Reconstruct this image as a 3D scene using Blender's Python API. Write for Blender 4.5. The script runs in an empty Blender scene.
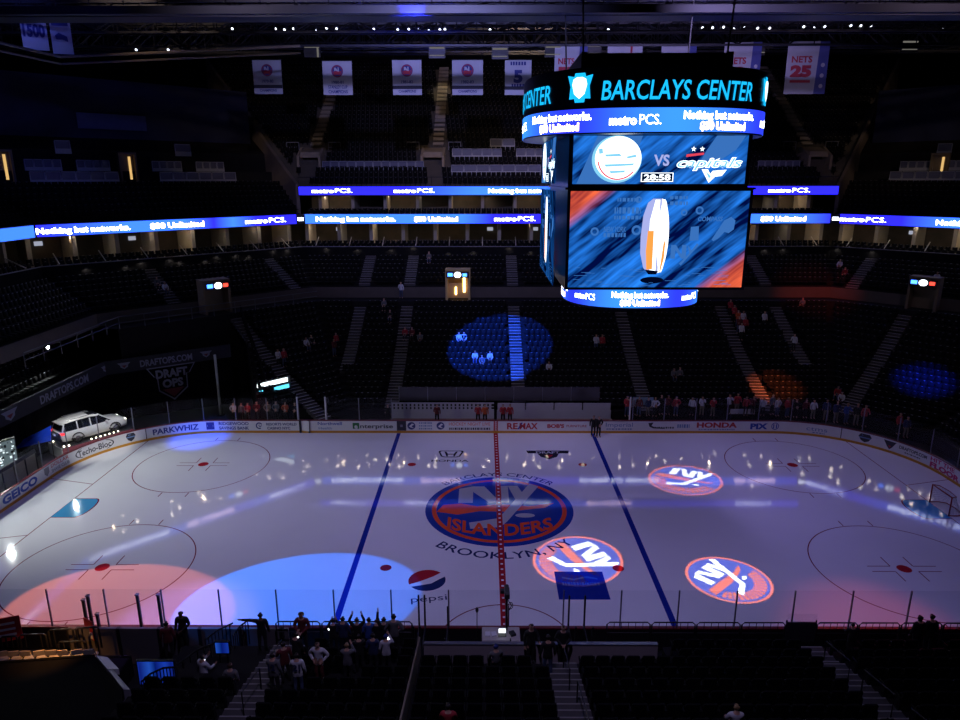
import bpy, bmesh, math, random
import numpy as np
from mathutils import Vector, Matrix, Euler
random.seed(7)
SC = bpy.context.scene
COL = SC.collection
PI = math.pi
# ------------------------------------------------------------------ camera
CAM = Vector((-0.9476, -38.5884, 19.7882))
CROT = Euler((1.310943, 0.00117971, 0.00561176), 'XYZ')
CM = CROT.to_matrix()
FPX = 684.0466
cd = bpy.data.cameras.new('camera')
cd.sensor_width = 36.0
cd.lens = FPX * 36.0 / 960.0
cd.clip_start = 0.2
cd.clip_end = 400
cam = bpy.data.objects.new('camera', cd)
cam.location = CAM
cam.rotation_euler = CROT
COL.objects.link(cam)
SC.camera = cam

def ray(px, py):
    return CM @ Vector(((px - 480) / FPX, (360 - py) / FPX, -1.0))
def at_z(px, py, z=0.0):
    d = ray(px, py)
    return CAM + d * ((z - CAM.z) / d.z)
def at_y(px, py, y):
    d = ray(px, py)
    return CAM + d * ((y - CAM.y) / d.y)
def x_at(px, y, z):
    # x of the point at depth y and height z that lies in image column px
    v = Vector((0, y, z)) - CAM
    a = CM.transposed() @ v
    e = CM.transposed() @ Vector((1, 0, 0))
    k = (px - 480) / FPX
    return -(a.x + k * a.z) / (e.x + k * e.z)
def proj(p):
    c = CM.transposed() @ (Vector(p) - CAM)
    return 480 + FPX * c.x / -c.z, 360 - FPX * c.y / -c.z

# ------------------------------------------------------------------ materials
MATS = {}
def mat(name, col, rough=0.6, metal=0.0, var=0.0, vscale=4.0, spec=None, emit=None, es=0.0, bump=0.0, bscale=40.0):
    if name in MATS:
        return MATS[name]
    m = bpy.data.materials.new(name)
    m.use_nodes = True
    nt = m.node_tree
    b = nt.nodes['Principled BSDF']
    b.inputs['Base Color'].default_value = (*col, 1)
    b.inputs['Roughness'].default_value = rough
    b.inputs['Metallic'].default_value = metal
    if spec is not None:
        b.inputs['Specular IOR Level'].default_value = spec
    if emit is not None:
        b.inputs['Emission Color'].default_value = (*emit, 1)
        b.inputs['Emission Strength'].default_value = es
    if var > 0 or bump > 0:
        tc = nt.nodes.new('ShaderNodeTexCoord')
        nz = nt.nodes.new('ShaderNodeTexNoise')
        nz.inputs['Scale'].default_value = vscale
        nz.inputs['Detail'].default_value = 4
        nt.links.new(tc.outputs['Object'], nz.inputs['Vector'])
        if var > 0:
            mr = nt.nodes.new('ShaderNodeMapRange')
            mr.inputs['To Min'].default_value = 1 - var
            mr.inputs['To Max'].default_value = 1 + var
            nt.links.new(nz.outputs['Fac'], mr.inputs['Value'])
            mx = nt.nodes.new('ShaderNodeVectorMath')
            mx.operation = 'SCALE'
            mx.inputs[0].default_value = col
            nt.links.new(mr.outputs['Result'], mx.inputs['Scale'])
            nt.links.new(mx.outputs['Vector'], b.inputs['Base Color'])
        if bump > 0:
            n2 = nt.nodes.new('ShaderNodeTexNoise')
            n2.inputs['Scale'].default_value = bscale
            nt.links.new(tc.outputs['Object'], n2.inputs['Vector'])
            bp = nt.nodes.new('ShaderNodeBump')
            bp.inputs['Strength'].default_value = bump
            bp.inputs['Distance'].default_value = 0.02
            nt.links.new(n2.outputs['Fac'], bp.inputs['Height'])
            nt.links.new(bp.outputs['Normal'], b.inputs['Normal'])
    MATS[name] = m
    return m
def glow(name, col, s):
    # a surface that gives off light (lamp lens, LED, screen)
    if name in MATS:
        return MATS[name]
    m = bpy.data.materials.new(name)
    m.use_nodes = True
    nt = m.node_tree
    nt.nodes.clear()
    e = nt.nodes.new('ShaderNodeEmission')
    e.inputs['Color'].default_value = (*col, 1)
    e.inputs['Strength'].default_value = s
    o = nt.nodes.new('ShaderNodeOutputMaterial')
    nt.links.new(e.outputs[0], o.inputs['Surface'])
    MATS[name] = m
    return m

ICE_R = 0.05
def icemat(name, col, var=0.0):
    m = mat(name, col, ICE_R, 0, var, 0.35)
    if not m.get('ice'):
        m['ice'] = 1
        nt = m.node_tree
        b = nt.nodes['Principled BSDF']
        b.inputs['IOR'].default_value = 1.31
        tc = nt.nodes.new('ShaderNodeTexCoord')
        nz = nt.nodes.new('ShaderNodeTexNoise')
        nz.inputs['Scale'].default_value = 0.8
        nz.inputs['Detail'].default_value = 3
        nt.links.new(tc.outputs['Object'], nz.inputs['Vector'])
        mr = nt.nodes.new('ShaderNodeMapRange')
        mr.inputs['To Min'].default_value = ICE_R * 0.7
        mr.inputs['To Max'].default_value = ICE_R * 1.4
        nt.links.new(nz.outputs['Fac'], mr.inputs['Value'])
        nt.links.new(mr.outputs['Result'], b.inputs['Roughness'])
    return m

M_ICE = icemat('ice_white', (0.80, 0.81, 0.83), 0.05)
P_RED = icemat('ice_red_paint', (0.42, 0.02, 0.035))
P_DRED = icemat('ice_dark_red_paint', (0.22, 0.02, 0.05))
P_BLUE = icemat('ice_blue_paint', (0.012, 0.03, 0.30))
P_LBLUE = icemat('ice_light_blue_paint', (0.06, 0.33, 0.60))
P_NAVY = icemat('ice_navy_paint', (0.02, 0.035, 0.14))
P_ROYAL = icemat('ice_royal_paint', (0.015, 0.045, 0.30))
P_ORANGE = icemat('ice_orange_paint', (0.80, 0.09, 0.025))
P_GREY = icemat('ice_grey_paint', (0.42, 0.43, 0.47))
P_WHITE = icemat('ice_white_paint', (0.8, 0.8, 0.82))
P_BLACK = icemat('ice_black_paint', (0.03, 0.03, 0.05))

M_CONC = mat('dark_concrete', (0.014, 0.013, 0.015), 0.9, 0, 0.3, 1.2, spec=.1)
M_STEP = mat('grey_concrete_steps', (0.06, 0.055, 0.06), 0.85, 0, 0.25, 3)
M_NOSE = mat('pale_step_nosing', (0.60, 0.56, 0.56), 0.8, 0, 0.15, 6)
M_BLACKWALL = mat('black_painted_wall', (0.008, 0.008, 0.010), 0.9, 0, 0.3, 1, spec=.1)
M_SEAT = mat('black_seat_fabric', (0.0045, 0.0045, 0.006), 0.85, 0, 0.25, 9, spec=.15)
M_SEATP = mat('seat_plastic', (0.005, 0.005, 0.0065), 0.75, 0, 0.2, 9, spec=.15)
M_DOT = mat('pale_seat_dot', (0.20, 0.20, 0.23), 0.5, 0, 0.2, 9)  # small pale dot on top of each seat back
M_STEEL = mat('dark_steel', (0.035, 0.035, 0.04), 0.45, 0.8, 0.2, 6)
M_TRUSS = mat('truss_aluminium', (0.03, 0.03, 0.04), 0.45, 0.6, 0.2, 6)
M_RAIL = mat('black_rail_paint', (0.012, 0.012, 0.014), 0.5, 0.2, 0.2, 9)
M_WRAIL = mat('pale_rail_paint', (0.30, 0.30, 0.36), 0.5, 0.1, 0.15, 4)
M_TAN = mat('tan_plaster', (0.30, 0.235, 0.17), 0.8, 0, 0.2, 2)
M_GREYWALL = mat('grey_plaster', (0.12, 0.11, 0.105), 0.85, 0, 0.2, 1.5)
M_DRAPE = mat('black_drape_cloth', (0.006, 0.006, 0.008), 0.95, 0, 0.3, 2, spec=.05, bump=0.3, bscale=6)
M_BOARD = mat('dasher_white_plastic', (0.74, 0.74, 0.78), 0.32, 0, 0.05, 3)
M_KICK = mat('kickplate_yellow', (0.60, 0.27, 0.02), 0.4, 0, 0.1, 3)
M_CAP = mat('cap_rail_red', (0.16, 0.012, 0.02), 0.4, 0, 0.1, 3)
M_POST = mat('glass_post_aluminium', (0.22, 0.22, 0.26), 0.4, 0.7, 0.1, 4)
M_WHITE = mat('white_vinyl', (0.72, 0.72, 0.76), 0.5, 0, 0.06, 4)
M_BLACK = mat('black_plastic', (0.012, 0.012, 0.014), 0.45, 0, 0.2, 6)
M_RUBBER = mat('tyre_rubber', (0.010, 0.010, 0.011), 0.8, 0, 0.2, 20)

def ink(name, col):
    return mat('ink_' + name, col, 0.45, 0, 0.05, 8)
I_RED = ink('red', (0.50, 0.02, 0.035)); I_BLUE = ink('blue', (0.012, 0.06, 0.42)); I_NAVY = ink('navy', (0.02, 0.03, 0.13))
I_DARK = ink('dark', (0.03, 0.03, 0.05)); I_GREEN = ink('green', (0.02, 0.16, 0.05)); I_GREY = ink('grey', (0.22, 0.22, 0.27))
I_MAG = ink('magenta', (0.55, 0.015, 0.16)); I_WHITE = ink('white', (0.75, 0.75, 0.8)); I_ORANGE = ink('orange', (0.75, 0.09, 0.02))
I_LBLUE = ink('pale_blue', (0.16, 0.26, 0.50)); I_PURPLE = ink('purple_blue', (0.035, 0.045, 0.20))

def glassmat():
    m = bpy.data.materials.new('rink_glass')
    m.use_nodes = True
    nt = m.node_tree
    nt.nodes.clear()
    t = nt.nodes.new('ShaderNodeBsdfTransparent')
    t.inputs['Color'].default_value = (0.96, 0.97, 0.98, 1)
    g = nt.nodes.new('ShaderNodeBsdfGlossy')
    g.inputs['Roughness'].default_value = 0.03
    lw = nt.nodes.new('ShaderNodeLayerWeight')
    lw.inputs['Blend'].default_value = 0.5
    pw = nt.nodes.new('ShaderNodeMath')
    pw.operation = 'POWER'
    pw.inputs[1].default_value = 4.0
    nt.links.new(lw.outputs['Facing'], pw.inputs[0])
    fr = nt.nodes.new('ShaderNodeMath')
    fr.operation = 'MULTIPLY_ADD'
    fr.inputs[1].default_value = 0.5
    fr.inputs[2].default_value = 0.012
    nt.links.new(pw.outputs[0], fr.inputs[0])
    mx = nt.nodes.new('ShaderNodeMixShader')
    o = nt.nodes.new('ShaderNodeOutputMaterial')
    nt.links.new(fr.outputs[0], mx.inputs[0])
    nt.links.new(t.outputs[0], mx.inputs[1])
    nt.links.new(g.outputs[0], mx.inputs[2])
    nt.links.new(mx.outputs[0], o.inputs['Surface'])
    return m
M_GLASS = glassmat()

# ------------------------------------------------------------------ object helpers
def props(o, label=None, cat=None, group=None, kind=None):
    if label: o['label'] = label
    if cat: o['category'] = cat
    if group: o['group'] = group
    if kind: o['kind'] = kind
    return o
def thing(name, label, cat, loc=(0, 0, 0), rz=0.0, group=None):
    o = bpy.data.objects.new(name, None)
    o.empty_display_size = 0.2
    COL.objects.link(o)
    o.location = loc
    o.rotation_euler = (0, 0, rz)
    return props(o, label, cat, group)
def dup(root, loc, rz=0.0, label=None, group=None):
    r = root.copy()
    COL.objects.link(r)
    r.location = loc
    r.rotation_euler = (0, 0, rz)
    if label: r['label'] = label
    if group: r['group'] = group
    for ch in root.children:
        c = ch.copy()
        COL.objects.link(c)
        c.parent = r
        for g in ch.children:
            e = g.copy()
            COL.objects.link(e)
            e.parent = c
    return r

class MB:
    def __init__(s):
        s.v = []; s.f = []; s.m = []; s.mi = 0
    def add(s, vs, fs):
        b = len(s.v)
        s.v += [tuple(p) for p in vs]
        for f in fs:
            s.f.append([b + i for i in f]); s.m.append(s.mi)
        return s
    def quad(s, *p):
        return s.add(p, [range(len(p))])
    def box(s, c, sz, rz=0.0, M=None):
        hx, hy, hz = sz[0] / 2, sz[1] / 2, sz[2] / 2
        vs = [Vector((x, y, z)) for z in (-hz, hz) for y in (-hy, hy) for x in (-hx, hx)]
        if M is None:
            M = Matrix.Rotation(rz, 3, 'Z')
        c = Vector(c)
        vs = [M @ v + c for v in vs]
        return s.add(vs, [(0, 2, 3, 1), (4, 5, 7, 6), (0, 1, 5, 4), (2, 6, 7, 3), (0, 4, 6, 2), (1, 3, 7, 5)])
    def rbox(s, c, sz, r=0.02, rz=0.0):
        # box with rounded vertical edges and a chamfered top
        hx, hy = sz[0] / 2, sz[1] / 2
        r = min(r, hx * .9, hy * .9)
        pts = []
        for (sx, sy, a0) in ((1, 1, 0), (-1, 1, 90), (-1, -1, 180), (1, -1, 270)):
            for a in (0, 45, 90):
                t = math.radians(a0 + a)
                pts.append((sx * (hx - r) + r * math.cos(t), sy * (hy - r) + r * math.sin(t)))
        n = len(pts)
        ca, sa = math.cos(rz), math.sin(rz)
        def lv(z, k):
            return [(c[0] + (x * ca - y * sa) * k, c[1] + (x * sa + y * ca) * k, c[2] + z) for x, y in pts]
        k = 1 - r / max(hx, hy)
        vs = lv(-sz[2] / 2, 1) + lv(sz[2] / 2 - r, 1) + lv(sz[2] / 2, k)
        fs = [tuple(reversed(range(n))), tuple(range(2 * n, 3 * n))]
        for L in (0, 1):
            for i in range(n):
                j = (i + 1) % n
                fs.append((L * n + i, L * n + j, (L + 1) * n + j, (L + 1) * n + i))
        return s.add(vs, fs)
    def tube(s, pts, r, n=6, closed=False):
        pts = [Vector(p) for p in pts]
        rings = []
        N = len(pts)
        for i, p in enumerate(pts):
            if closed:
                d = pts[(i + 1) % N] - pts[i - 1]
            else:
                d = pts[min(i + 1, N - 1)] - pts[max(i - 1, 0)]
            if d.length < 1e-9: d = Vector((0, 0, 1))
            d.normalize()
            a = Vector((0, 0, 1)) if abs(d.z) < 0.9 else Vector((1, 0, 0))
            u = d.cross(a).normalized()
            w = d.cross(u)
            rr = r[i] if isinstance(r, (list, tuple)) else r
            rings.append([p + (u * math.cos(2 * PI * k / n) + w * math.sin(2 * PI * k / n)) * rr for k in range(n)])
        vs = [v for rg in rings for v in rg]
        fs = []
        for i in range(N if closed else N - 1):
            j = (i + 1) % N
            for k in range(n):
                l = (k + 1) % n
                fs.append((i * n + k, j * n + k, j * n + l, i * n + l))
        if not closed:
            fs.append(tuple(range(n)))
            fs.append(tuple((N - 1) * n + k for k in reversed(range(n))))
        return s.add(vs, fs)
    def prism(s, poly, z0, z1):
        n = len(poly)
        vs = [(x, y, z0) for x, y in poly] + [(x, y, z1) for x, y in poly]
        fs = [tuple(reversed(range(n))), tuple(range(n, 2 * n))]
        for i in range(n):
            j = (i + 1) % n
            fs.append((i, j, n + j, n + i))
        return s.add(vs, fs)
    def extr(s, poly, vec):
        # any planar polygon of 3D points pushed along vec
        n = len(poly)
        vec = Vector(vec)
        vs = [Vector(p) for p in poly] + [Vector(p) + vec for p in poly]
        fs = [tuple(reversed(range(n))), tuple(range(n, 2 * n))]
        for i in range(n):
            j = (i + 1) % n
            fs.append((i, j, n + j, n + i))
        return s.add(vs, fs)
    def lathe(s, prof, c=(0, 0, 0), n=16, M=None):
        vs = []; fs = []
        c = Vector(c)
        for r, z in prof:
            for k in range(n):
                v = Vector((r * math.cos(2 * PI * k / n), r * math.sin(2 * PI * k / n), z))
                if M is not None: v = M @ v
                vs.append(v + c)
        for i in range(len(prof) - 1):
            for k in range(n):
                l = (k + 1) % n
                fs.append((i * n + k, i * n + l, (i + 1) * n + l, (i + 1) * n + k))
        fs.append(tuple(reversed(range(n))))
        fs.append(tuple((len(prof) - 1) * n + k for k in range(n)))
        return s.add(vs, fs)
    def ball(s, c, r, n=8):
        if not isinstance(r, (tuple, list)): r = (r, r, r)
        prof = [(math.sin(PI * i / n), -math.cos(PI * i / n)) for i in range(1, n)]
        vs = []; fs = []
        m = 2 * n
        for q, z in prof:
            for k in range(m):
                vs.append((c[0] + r[0] * q * math.cos(2 * PI * k / m), c[1] + r[1] * q * math.sin(2 * PI * k / m), c[2] + r[2] * z))
        for i in range(len(prof) - 1):
            for k in range(m):
                l = (k + 1) % m
                fs.append((i * m + k, i * m + l, (i + 1) * m + l, (i + 1) * m + k))
        fs.append(tuple(reversed(range(m))))
        fs.append(tuple((len(prof) - 1) * m + k for k in range(m)))
        return s.add(vs, fs)
    def mesh(s, name, mats, smooth=False):
        me = bpy.data.meshes.new(name)
        me.from_pydata(s.v, [], [list(f) for f in s.f])
        if not isinstance(mats, (list, tuple)): mats = [mats]
        for m in mats: me.materials.append(m)
        if len(mats) > 1: me.polygons.foreach_set('material_index', s.m)
        if smooth: me.polygons.foreach_set('use_smooth', [True] * len(s.f))
        me.update()
        return me
    def build(s, name, mats, parent=None, smooth=False, loc=None):
        o = bpy.data.objects.new(name, s.mesh(name, mats, smooth))
        COL.objects.link(o)
        if parent is not None: o.parent = parent
        if loc is not None: o.location = loc
        return o

# ------------------------------------------------------------------ flat artwork and lettering
TXT = {}
def text2d(s, bold=0.0, shear=0.0, space=1.0):
    k = (s, bold, shear, space)
    if k in TXT: return TXT[k]
    cu = bpy.data.curves.new('lettering', 'FONT')
    cu.body = s
    cu.size = 1.0
    cu.offset = bold
    cu.shear = shear
    cu.space_character = space
    cu.resolution_u = 3
    cu.dimensions = '2D'
    cu.fill_mode = 'BOTH'
    ob = bpy.data.objects.new('lettering', cu)
    COL.objects.link(ob)
    bpy.context.view_layer.update()
    dg = bpy.context.evaluated_depsgraph_get()
    me = bpy.data.meshes.new_from_object(ob.evaluated_get(dg))
    vs = [(v.co.x, v.co.y) for v in me.vertices]
    fs = [list(p.vertices) for p in me.polygons]
    bpy.data.objects.remove(ob)
    bpy.data.curves.remove(cu)
    bpy.data.meshes.remove(me)
    xs = [v[0] for v in vs] or [0, 1]
    x0, x1 = min(xs), max(xs)
    vs = [(x - (x0 + x1) / 2, y) for x, y in vs]
    TXT[k] = (vs, fs, x1 - x0)
    return TXT[k]
CAPH = 0.729

class Flat:
    # artwork collected in (u, v, layer) and laid onto a surface by a map function
    def __init__(s):
        s.v = []; s.f = []; s.m = []
    def add(s, vs, fs, mi, layer=0):
        b = len(s.v)
        s.v += [(x, y, layer) for x, y in vs]
        for f in fs:
            s.f.append([b + i for i in f]); s.m.append(mi)
        return s
    def poly(s, pts, mi, layer=0):
        return s.add(pts, [range(len(pts))], mi, layer)
    def rect(s, u, v, w, h, mi, layer=0, nu=1):
        vs = []
        for i in range(nu + 1):
            x = u - w / 2 + w * i / nu
            vs += [(x, v - h / 2), (x, v + h / 2)]
        return s.add(vs, [(2 * i, 2 * i + 2, 2 * i + 3, 2 * i + 1) for i in range(nu)], mi, layer)
    def disc(s, u, v, ru, rv, mi, layer=0, n=32, a0=0.0, a1=2 * PI):
        full = a1 - a0 > 2 * PI - 1e-6
        k = n if full else n + 1
        return s.poly([(u + ru * math.cos(a0 + (a1 - a0) * i / n), v + rv * math.sin(a0 + (a1 - a0) * i / n)) for i in range(k)], mi, layer)
    def ring(s, u, v, r0, r1, mi, layer=0, n=48, a0=0.0, a1=2 * PI, asp=1.0):
        vs = []
        for i in range(n + 1):
            a = a0 + (a1 - a0) * i / n
            vs += [(u + r0 * math.cos(a) * asp, v + r0 * math.sin(a)), (u + r1 * math.cos(a) * asp, v + r1 * math.sin(a))]
        return s.add(vs, [(2 * i, 2 * i + 1, 2 * i + 3, 2 * i + 2) for i in range(n)], mi, layer)
    def text(s, t, u, v, h, mi, layer=0, w=None, bold=0.0, shear=0.0, space=1.0, fn=None):
        vs, fs, ww = text2d(t, bold, shear, space)
        k = h / CAPH
        kx = k if w is None else w / ww
        pts = [(x * kx, y * k - h / 2) for x, y in vs]
        if fn is not None: pts = [fn(x, y) for x, y in pts]
        else: pts = [(u + x, v + y) for x, y in pts]
        return s.add(pts, fs, mi, layer)
    def arc_text(s, t, u, v, R, h, mi, layer=0, ang=90, w=None, bold=0.0, bottom=False, space=1.0):
        a = math.radians(ang)
        def fn(x, y):
            if bottom:
                th = a + x / R; r = R - y
            else:
                th = a - x / R; r = R + y
            return (u + r * math.cos(th), v + r * math.sin(th))
        return s.text(t, u, v, h, mi, layer, w, bold, 0, space, fn)
    def build(s, name, fn, mats, parent=None, lay=0.004):
        me = bpy.data.meshes.new(name)
        me.from_pydata([tuple(fn(u, v, l * lay)) for u, v, l in s.v], [], [list(f) for f in s.f])
        if not isinstance(mats, (list, tuple)): mats = [mats]
        for m in mats: me.materials.append(m)
        me.polygons.foreach_set('material_index', s.m)
        me.update()
        o = bpy.data.objects.new(name, me)
        COL.objects.link(o)
        if parent is not None: o.parent = parent
        return o
def plane_fn(o, ux, uy, off=0.0):
    o, ux, uy = Vector(o), Vector(ux).normalized(), Vector(uy).normalized()
    n = ux.cross(uy)
    return lambda u, v, l: o + ux * u + uy * v + n * (l + off)
WASHK, POOLK, FLOODK, GOBOK = 1.0, 1.0, 1.0, 1.0
# ================================================================== RINK
RX, RY, RR = 30.48, 12.95, 8.53
def rink(s, off=0.0):
    # perimeter point by arc length from far centre, s > 0 to the right; off > 0 outward
    L1 = RX - RR; A = PI / 2 * RR; L2 = RY - RR
    sg = 1 if s >= 0 else -1
    t = abs(s)
    if t <= L1:
        x, y, nx, ny = t, RY, 0, 1
    elif t <= L1 + A:
        a = (t - L1) / RR
        nx, ny = math.sin(a), math.cos(a)
        x, y = L1 + RR * nx, L2 + RR * ny
    elif t <= L1 + A + 2 * L2:
        x, y, nx, ny = RX, L2 - (t - L1 - A), 1, 0
    elif t <= L1 + 2 * A + 2 * L2:
        a = (t - L1 - A - 2 * L2) / RR
        nx, ny = math.cos(a), -math.sin(a)
        x, y = L1 + RR * nx, -L2 + RR * ny
    else:
        x, y, nx, ny = L1 - (t - L1 - 2 * A - 2 * L2), -RY, 0, -1
    return Vector((sg * (x + off * nx), y + off * ny, 0)), Vector((sg * nx, ny, 0))
SHALF = 2 * (RX - RR) + PI * RR + 2 * (RY - RR)

# --- floor under everything
props(MB().box((4, 8, -0.17), (150, 130, 0.3)).build('floor', mat('floor_dark', (0.015, 0.015, 0.017), 0.35, 0, 0.3, 0.8)), kind='structure')
# --- ice
n = 160
poly = [tuple(rink(-SHALF + 2 * SHALF * i / n)[0][:2]) for i in range(n)]
poly.reverse()
ice = props(MB().prism(poly, -0.02, 0.02).build('ice_sheet', M_ICE), label='white ice sheet of the hockey rink', kind='structure')
ZI = 0.02
def icefn(x0=0.0, y0=0.0, rot=0.0):
    c, s_ = math.cos(rot), math.sin(rot)
    return lambda u, v, l: Vector((x0 + u * c - v * s_, y0 + u * s_ + v * c, ZI + 0.002 + l))
ft = 0.3048
def icepart(name, fl, mats, fn=None, lay=0.0015):
    return fl.build(name, fn or icefn(), mats, ice, lay)
BLX = 25.5 * ft
for sx in (-1, 1):
    icepart('blue_line', Flat().rect(0, 0, .305, 2 * RY - .1, 0), [P_BLUE], icefn(sx * BLX, 0))
    gx = 89 * ft
    yg = (RY - RR) + math.sqrt(RR ** 2 - (gx - (RX - RR)) ** 2)
    icepart('goal_line', Flat().rect(0, 0, .06, 2 * yg, 0), [P_DRED], icefn(sx * gx, 0))
    f = Flat()
    pts = [(0, -1.22), (0, 1.22)] + [(-1.37 - .46 * math.cos(a), 1.22 * math.sin(a)) for a in [math.radians(90 - 15 * i) for i in range(13)]]
    f.poly([(-sx * -1 * p[0], p[1]) for p in pts], 0, 1)
    f.poly([(-sx * -1 * p[0] * 1.05, p[1] * 1.05) for p in pts], 1, 0)
    icepart('goal_crease', f, [P_LBLUE, P_DRED], icefn(sx * gx, 0))
    for sy in (-1, 1):
        icepart('trapezoid_line', Flat().poly([(sx * gx, sy * 3.35), (sx * gx, sy * 3.41), (sx * RX, sy * 4.30), (sx * RX, sy * 4.24)], 0), [P_DRED])
        cx, cy = sx * 69 * ft, sy * 22 * ft
        f = Flat().ring(0, 0, 4.54, 4.60, 0, n=96)
        for ty in (-1, 1):
            for tx in (-1, 1):
                f.rect(tx * .87, ty * (4.57 + .3), .06, .6, 0)
        icepart('faceoff_circle', f, [P_DRED], icefn(cx, cy))
        f = Flat().disc(0, 0, .36, .36, 0)
        for tx in (-1, 1):
            for ty in (-1, 1):
                f.rect(tx * (.6 + .6), ty * .25, 1.2, .055, 1)
                f.rect(tx * .6, ty * (.25 + .45), .055, .9, 1)
        icepart('faceoff_dot', f, [P_RED, P_DRED], icefn(cx, cy))
        icepart('faceoff_dot', Flat().disc(0, 0, .30, .30, 0), [P_RED], icefn(sx * 20 * ft, cy))
# referee crease
icepart('referee_crease', Flat().ring(0, 0, 3.02, 3.08, 0, a0=0, a1=PI), [P_DRED], icefn(0, -RY))

# the round club crest of the centre circle
NLET = [[(-.56, .60), (-.36, .68), (-.36, .16), (-.56, .16)], [(-.36, .68), (-.20, .68), (.02, .18), (-.14, .18), (-.36, .50)],
        [(-.04, .70), (.14, .70), (.14, .18), (-.04, .18)]]
YLET = [[(.14, .70), (.28, .70), (.36, .40), (.24, .22)]]
STICK = [[(.46, .78), (.58, .68), (.10, -.36), (-.02, -.30)], [(.10, -.36), (-.02, -.28), (-.40, -.40), (-.38, -.56), (.00, -.52)]]
ISLAND = [(-.84, -.10), (-.76, .10), (-.52, .14), (-.30, .06), (.02, .12), (.40, .06), (.76, .16), (.62, .02), (.34, -.04), (.12, -.10), (-.26, -.08), (-.56, -.18)]
def crest(f, R, blue, orange, white, lay=0, ringed=True, txt=True):
    f.disc(0, 0, R, R, blue, lay, n=64)
    f.ring(0, 0, R * .85, R * .91, orange, lay + 1, n=64)
    f.poly([(x * R, y * R) for x, y in ISLAND], orange, lay + 1)
    for p in NLET + YLET: f.poly([(x * R, y * R) for x, y in p], white, lay + 2)
    for p in STICK: f.poly([(x * R, y * R) for x, y in p], white, lay + 3)
    f.disc(.34 * R, -.20 * R, .13 * R, .06 * R, white, lay + 3, n=20)
    if txt:
        def fn(x, y):
            u = x / R
            return (x, y + R * (-.58 + .42 * u * u * (1 if abs(u) < 1 else 1)))
        f.text('ISLANDERS', 0, 0, R * .30, orange, lay + 4, w=R * 1.36, bold=.03, fn=fn)
    return f
f = crest(Flat(), 4.57, 0, 1, 2)
icepart('centre_crest', f, [P_ROYAL, P_ORANGE, P_GREY])
f = Flat()
f.arc_text('BARCLAYS CENTER', 0, 0, 5.05, .55, 0, ang=90, w=8.2, bold=.01)
f.arc_text('BROOKLYN, NY', 0, 0, 5.45, .72, 0, ang=-90 + 3, w=8.0, bold=.01, bottom=True)
icepart('centre_lettering', f, [P_NAVY])
# red line over the crest
f = Flat().rect(0, 0, .34, 2 * RY - .1, 0, 0)
nd = 50
for i in range(nd):
    f.rect(0, -RY + .3 + (2 * RY - .6) * (i + .5) / nd, .13, .13, 1, 1)
icepart('red_line', f, [P_RED, P_WHITE], lay=0.0015, fn=lambda u, v, l: Vector((u, v, ZI + 0.012 + l)))
def dashes(f, u, v, w, h, mi, n=9, lay=1):
    random.seed(int(abs(u * 100)) + n)
    x = u - w / 2
    while x < u + w / 2 - .05:
        d = random.uniform(.06, .22)
        d = min(d, u + w / 2 - x)
        f.rect(x + d / 2, v, d * .8, h, mi, lay)
        x += d + .03
# painted adverts on the ice
f = Flat()
f.text('HONDA', 0, 0, .36, 0, w=2.7, bold=.02)
o_ = [(-.85, 1.9), (.85, 1.9), (.95, 1.7), (.7, .75), (.45, .62), (-.45, .62), (-.7, .75), (-.95, 1.7)]
i_ = [(x * .84, 1.26 + (y - 1.26) * .80) for x, y in o_]
for k in range(8):
    l = (k + 1) % 8
    f.poly([o_[k], o_[l], i_[l], i_[k]], 0)
f.poly([(-.5, 1.7), (-.36, 1.7), (-.22, 1.3), (.22, 1.3), (.36, 1.7), (.5, 1.7), (.3, .8), (.18, .8), (.22, 1.14), (-.22, 1.14), (-.18, .8), (-.3, .8)], 0)
hp = at_z(450, 461)
icepart('painted_advert', f, [P_BLACK], icefn(hp.x, hp.y))
f = Flat()
f.poly([(-1.6, .9), (-1.5, .35), (-.8, .35), (-.6, -.3), (0, -.75), (.6, -.3), (.8, .35), (1.5, .35), (1.6, .9)], 0)
f.text('DRAFT', 0, .55, .42, 2, 1, bold=.03)
f.poly([(-.35, .05), (.35, .05), (0, -.5)], 1, 1)
dp = at_z(548.5, 455.5)
icepart('painted_advert', f, [P_BLACK, P_RED, P_GREY], icefn(dp.x, dp.y))
f = Flat()
R_ = .95
def arcp(a0, a1, n_=12): return [(R_ * math.cos(math.radians(a0 + (a1 - a0) * i / n_)), R_ * math.sin(math.radians(a0 + (a1 - a0) * i / n_))) for i in range(n_ + 1)]
f.poly(arcp(38, 196) + [(-.45, -.10), (.0, .12), (.35, .30)], 0)
f.poly(arcp(210, 372) + [(.62, .0), (.2, -.32), (-.4, -.42)], 1)
f.text('pepsi', 0, -1.55, .50, 1, w=1.75)
pp = at_z(427, 580.5)
icepart('painted_advert', f, [P_RED, P_NAVY], icefn(pp.x, pp.y, math.radians(8)))
f = Flat().rect(0, 0, 2.5, 2.45, 0)
dashes(f, 0, .1, 1.9, .28, 1, 7)
f.poly([(-.9, .75), (-.3, .55), (.4, .8), (.9, .62), (.9, .5), (.3, .64), (-.3, .42), (-.9, .6)], 1, 1)
icepart('painted_advert', f, [P_BLUE, icemat('ice_mid_blue_paint', (.03, .10, .40))], icefn(3.95, -8.25))

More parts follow.
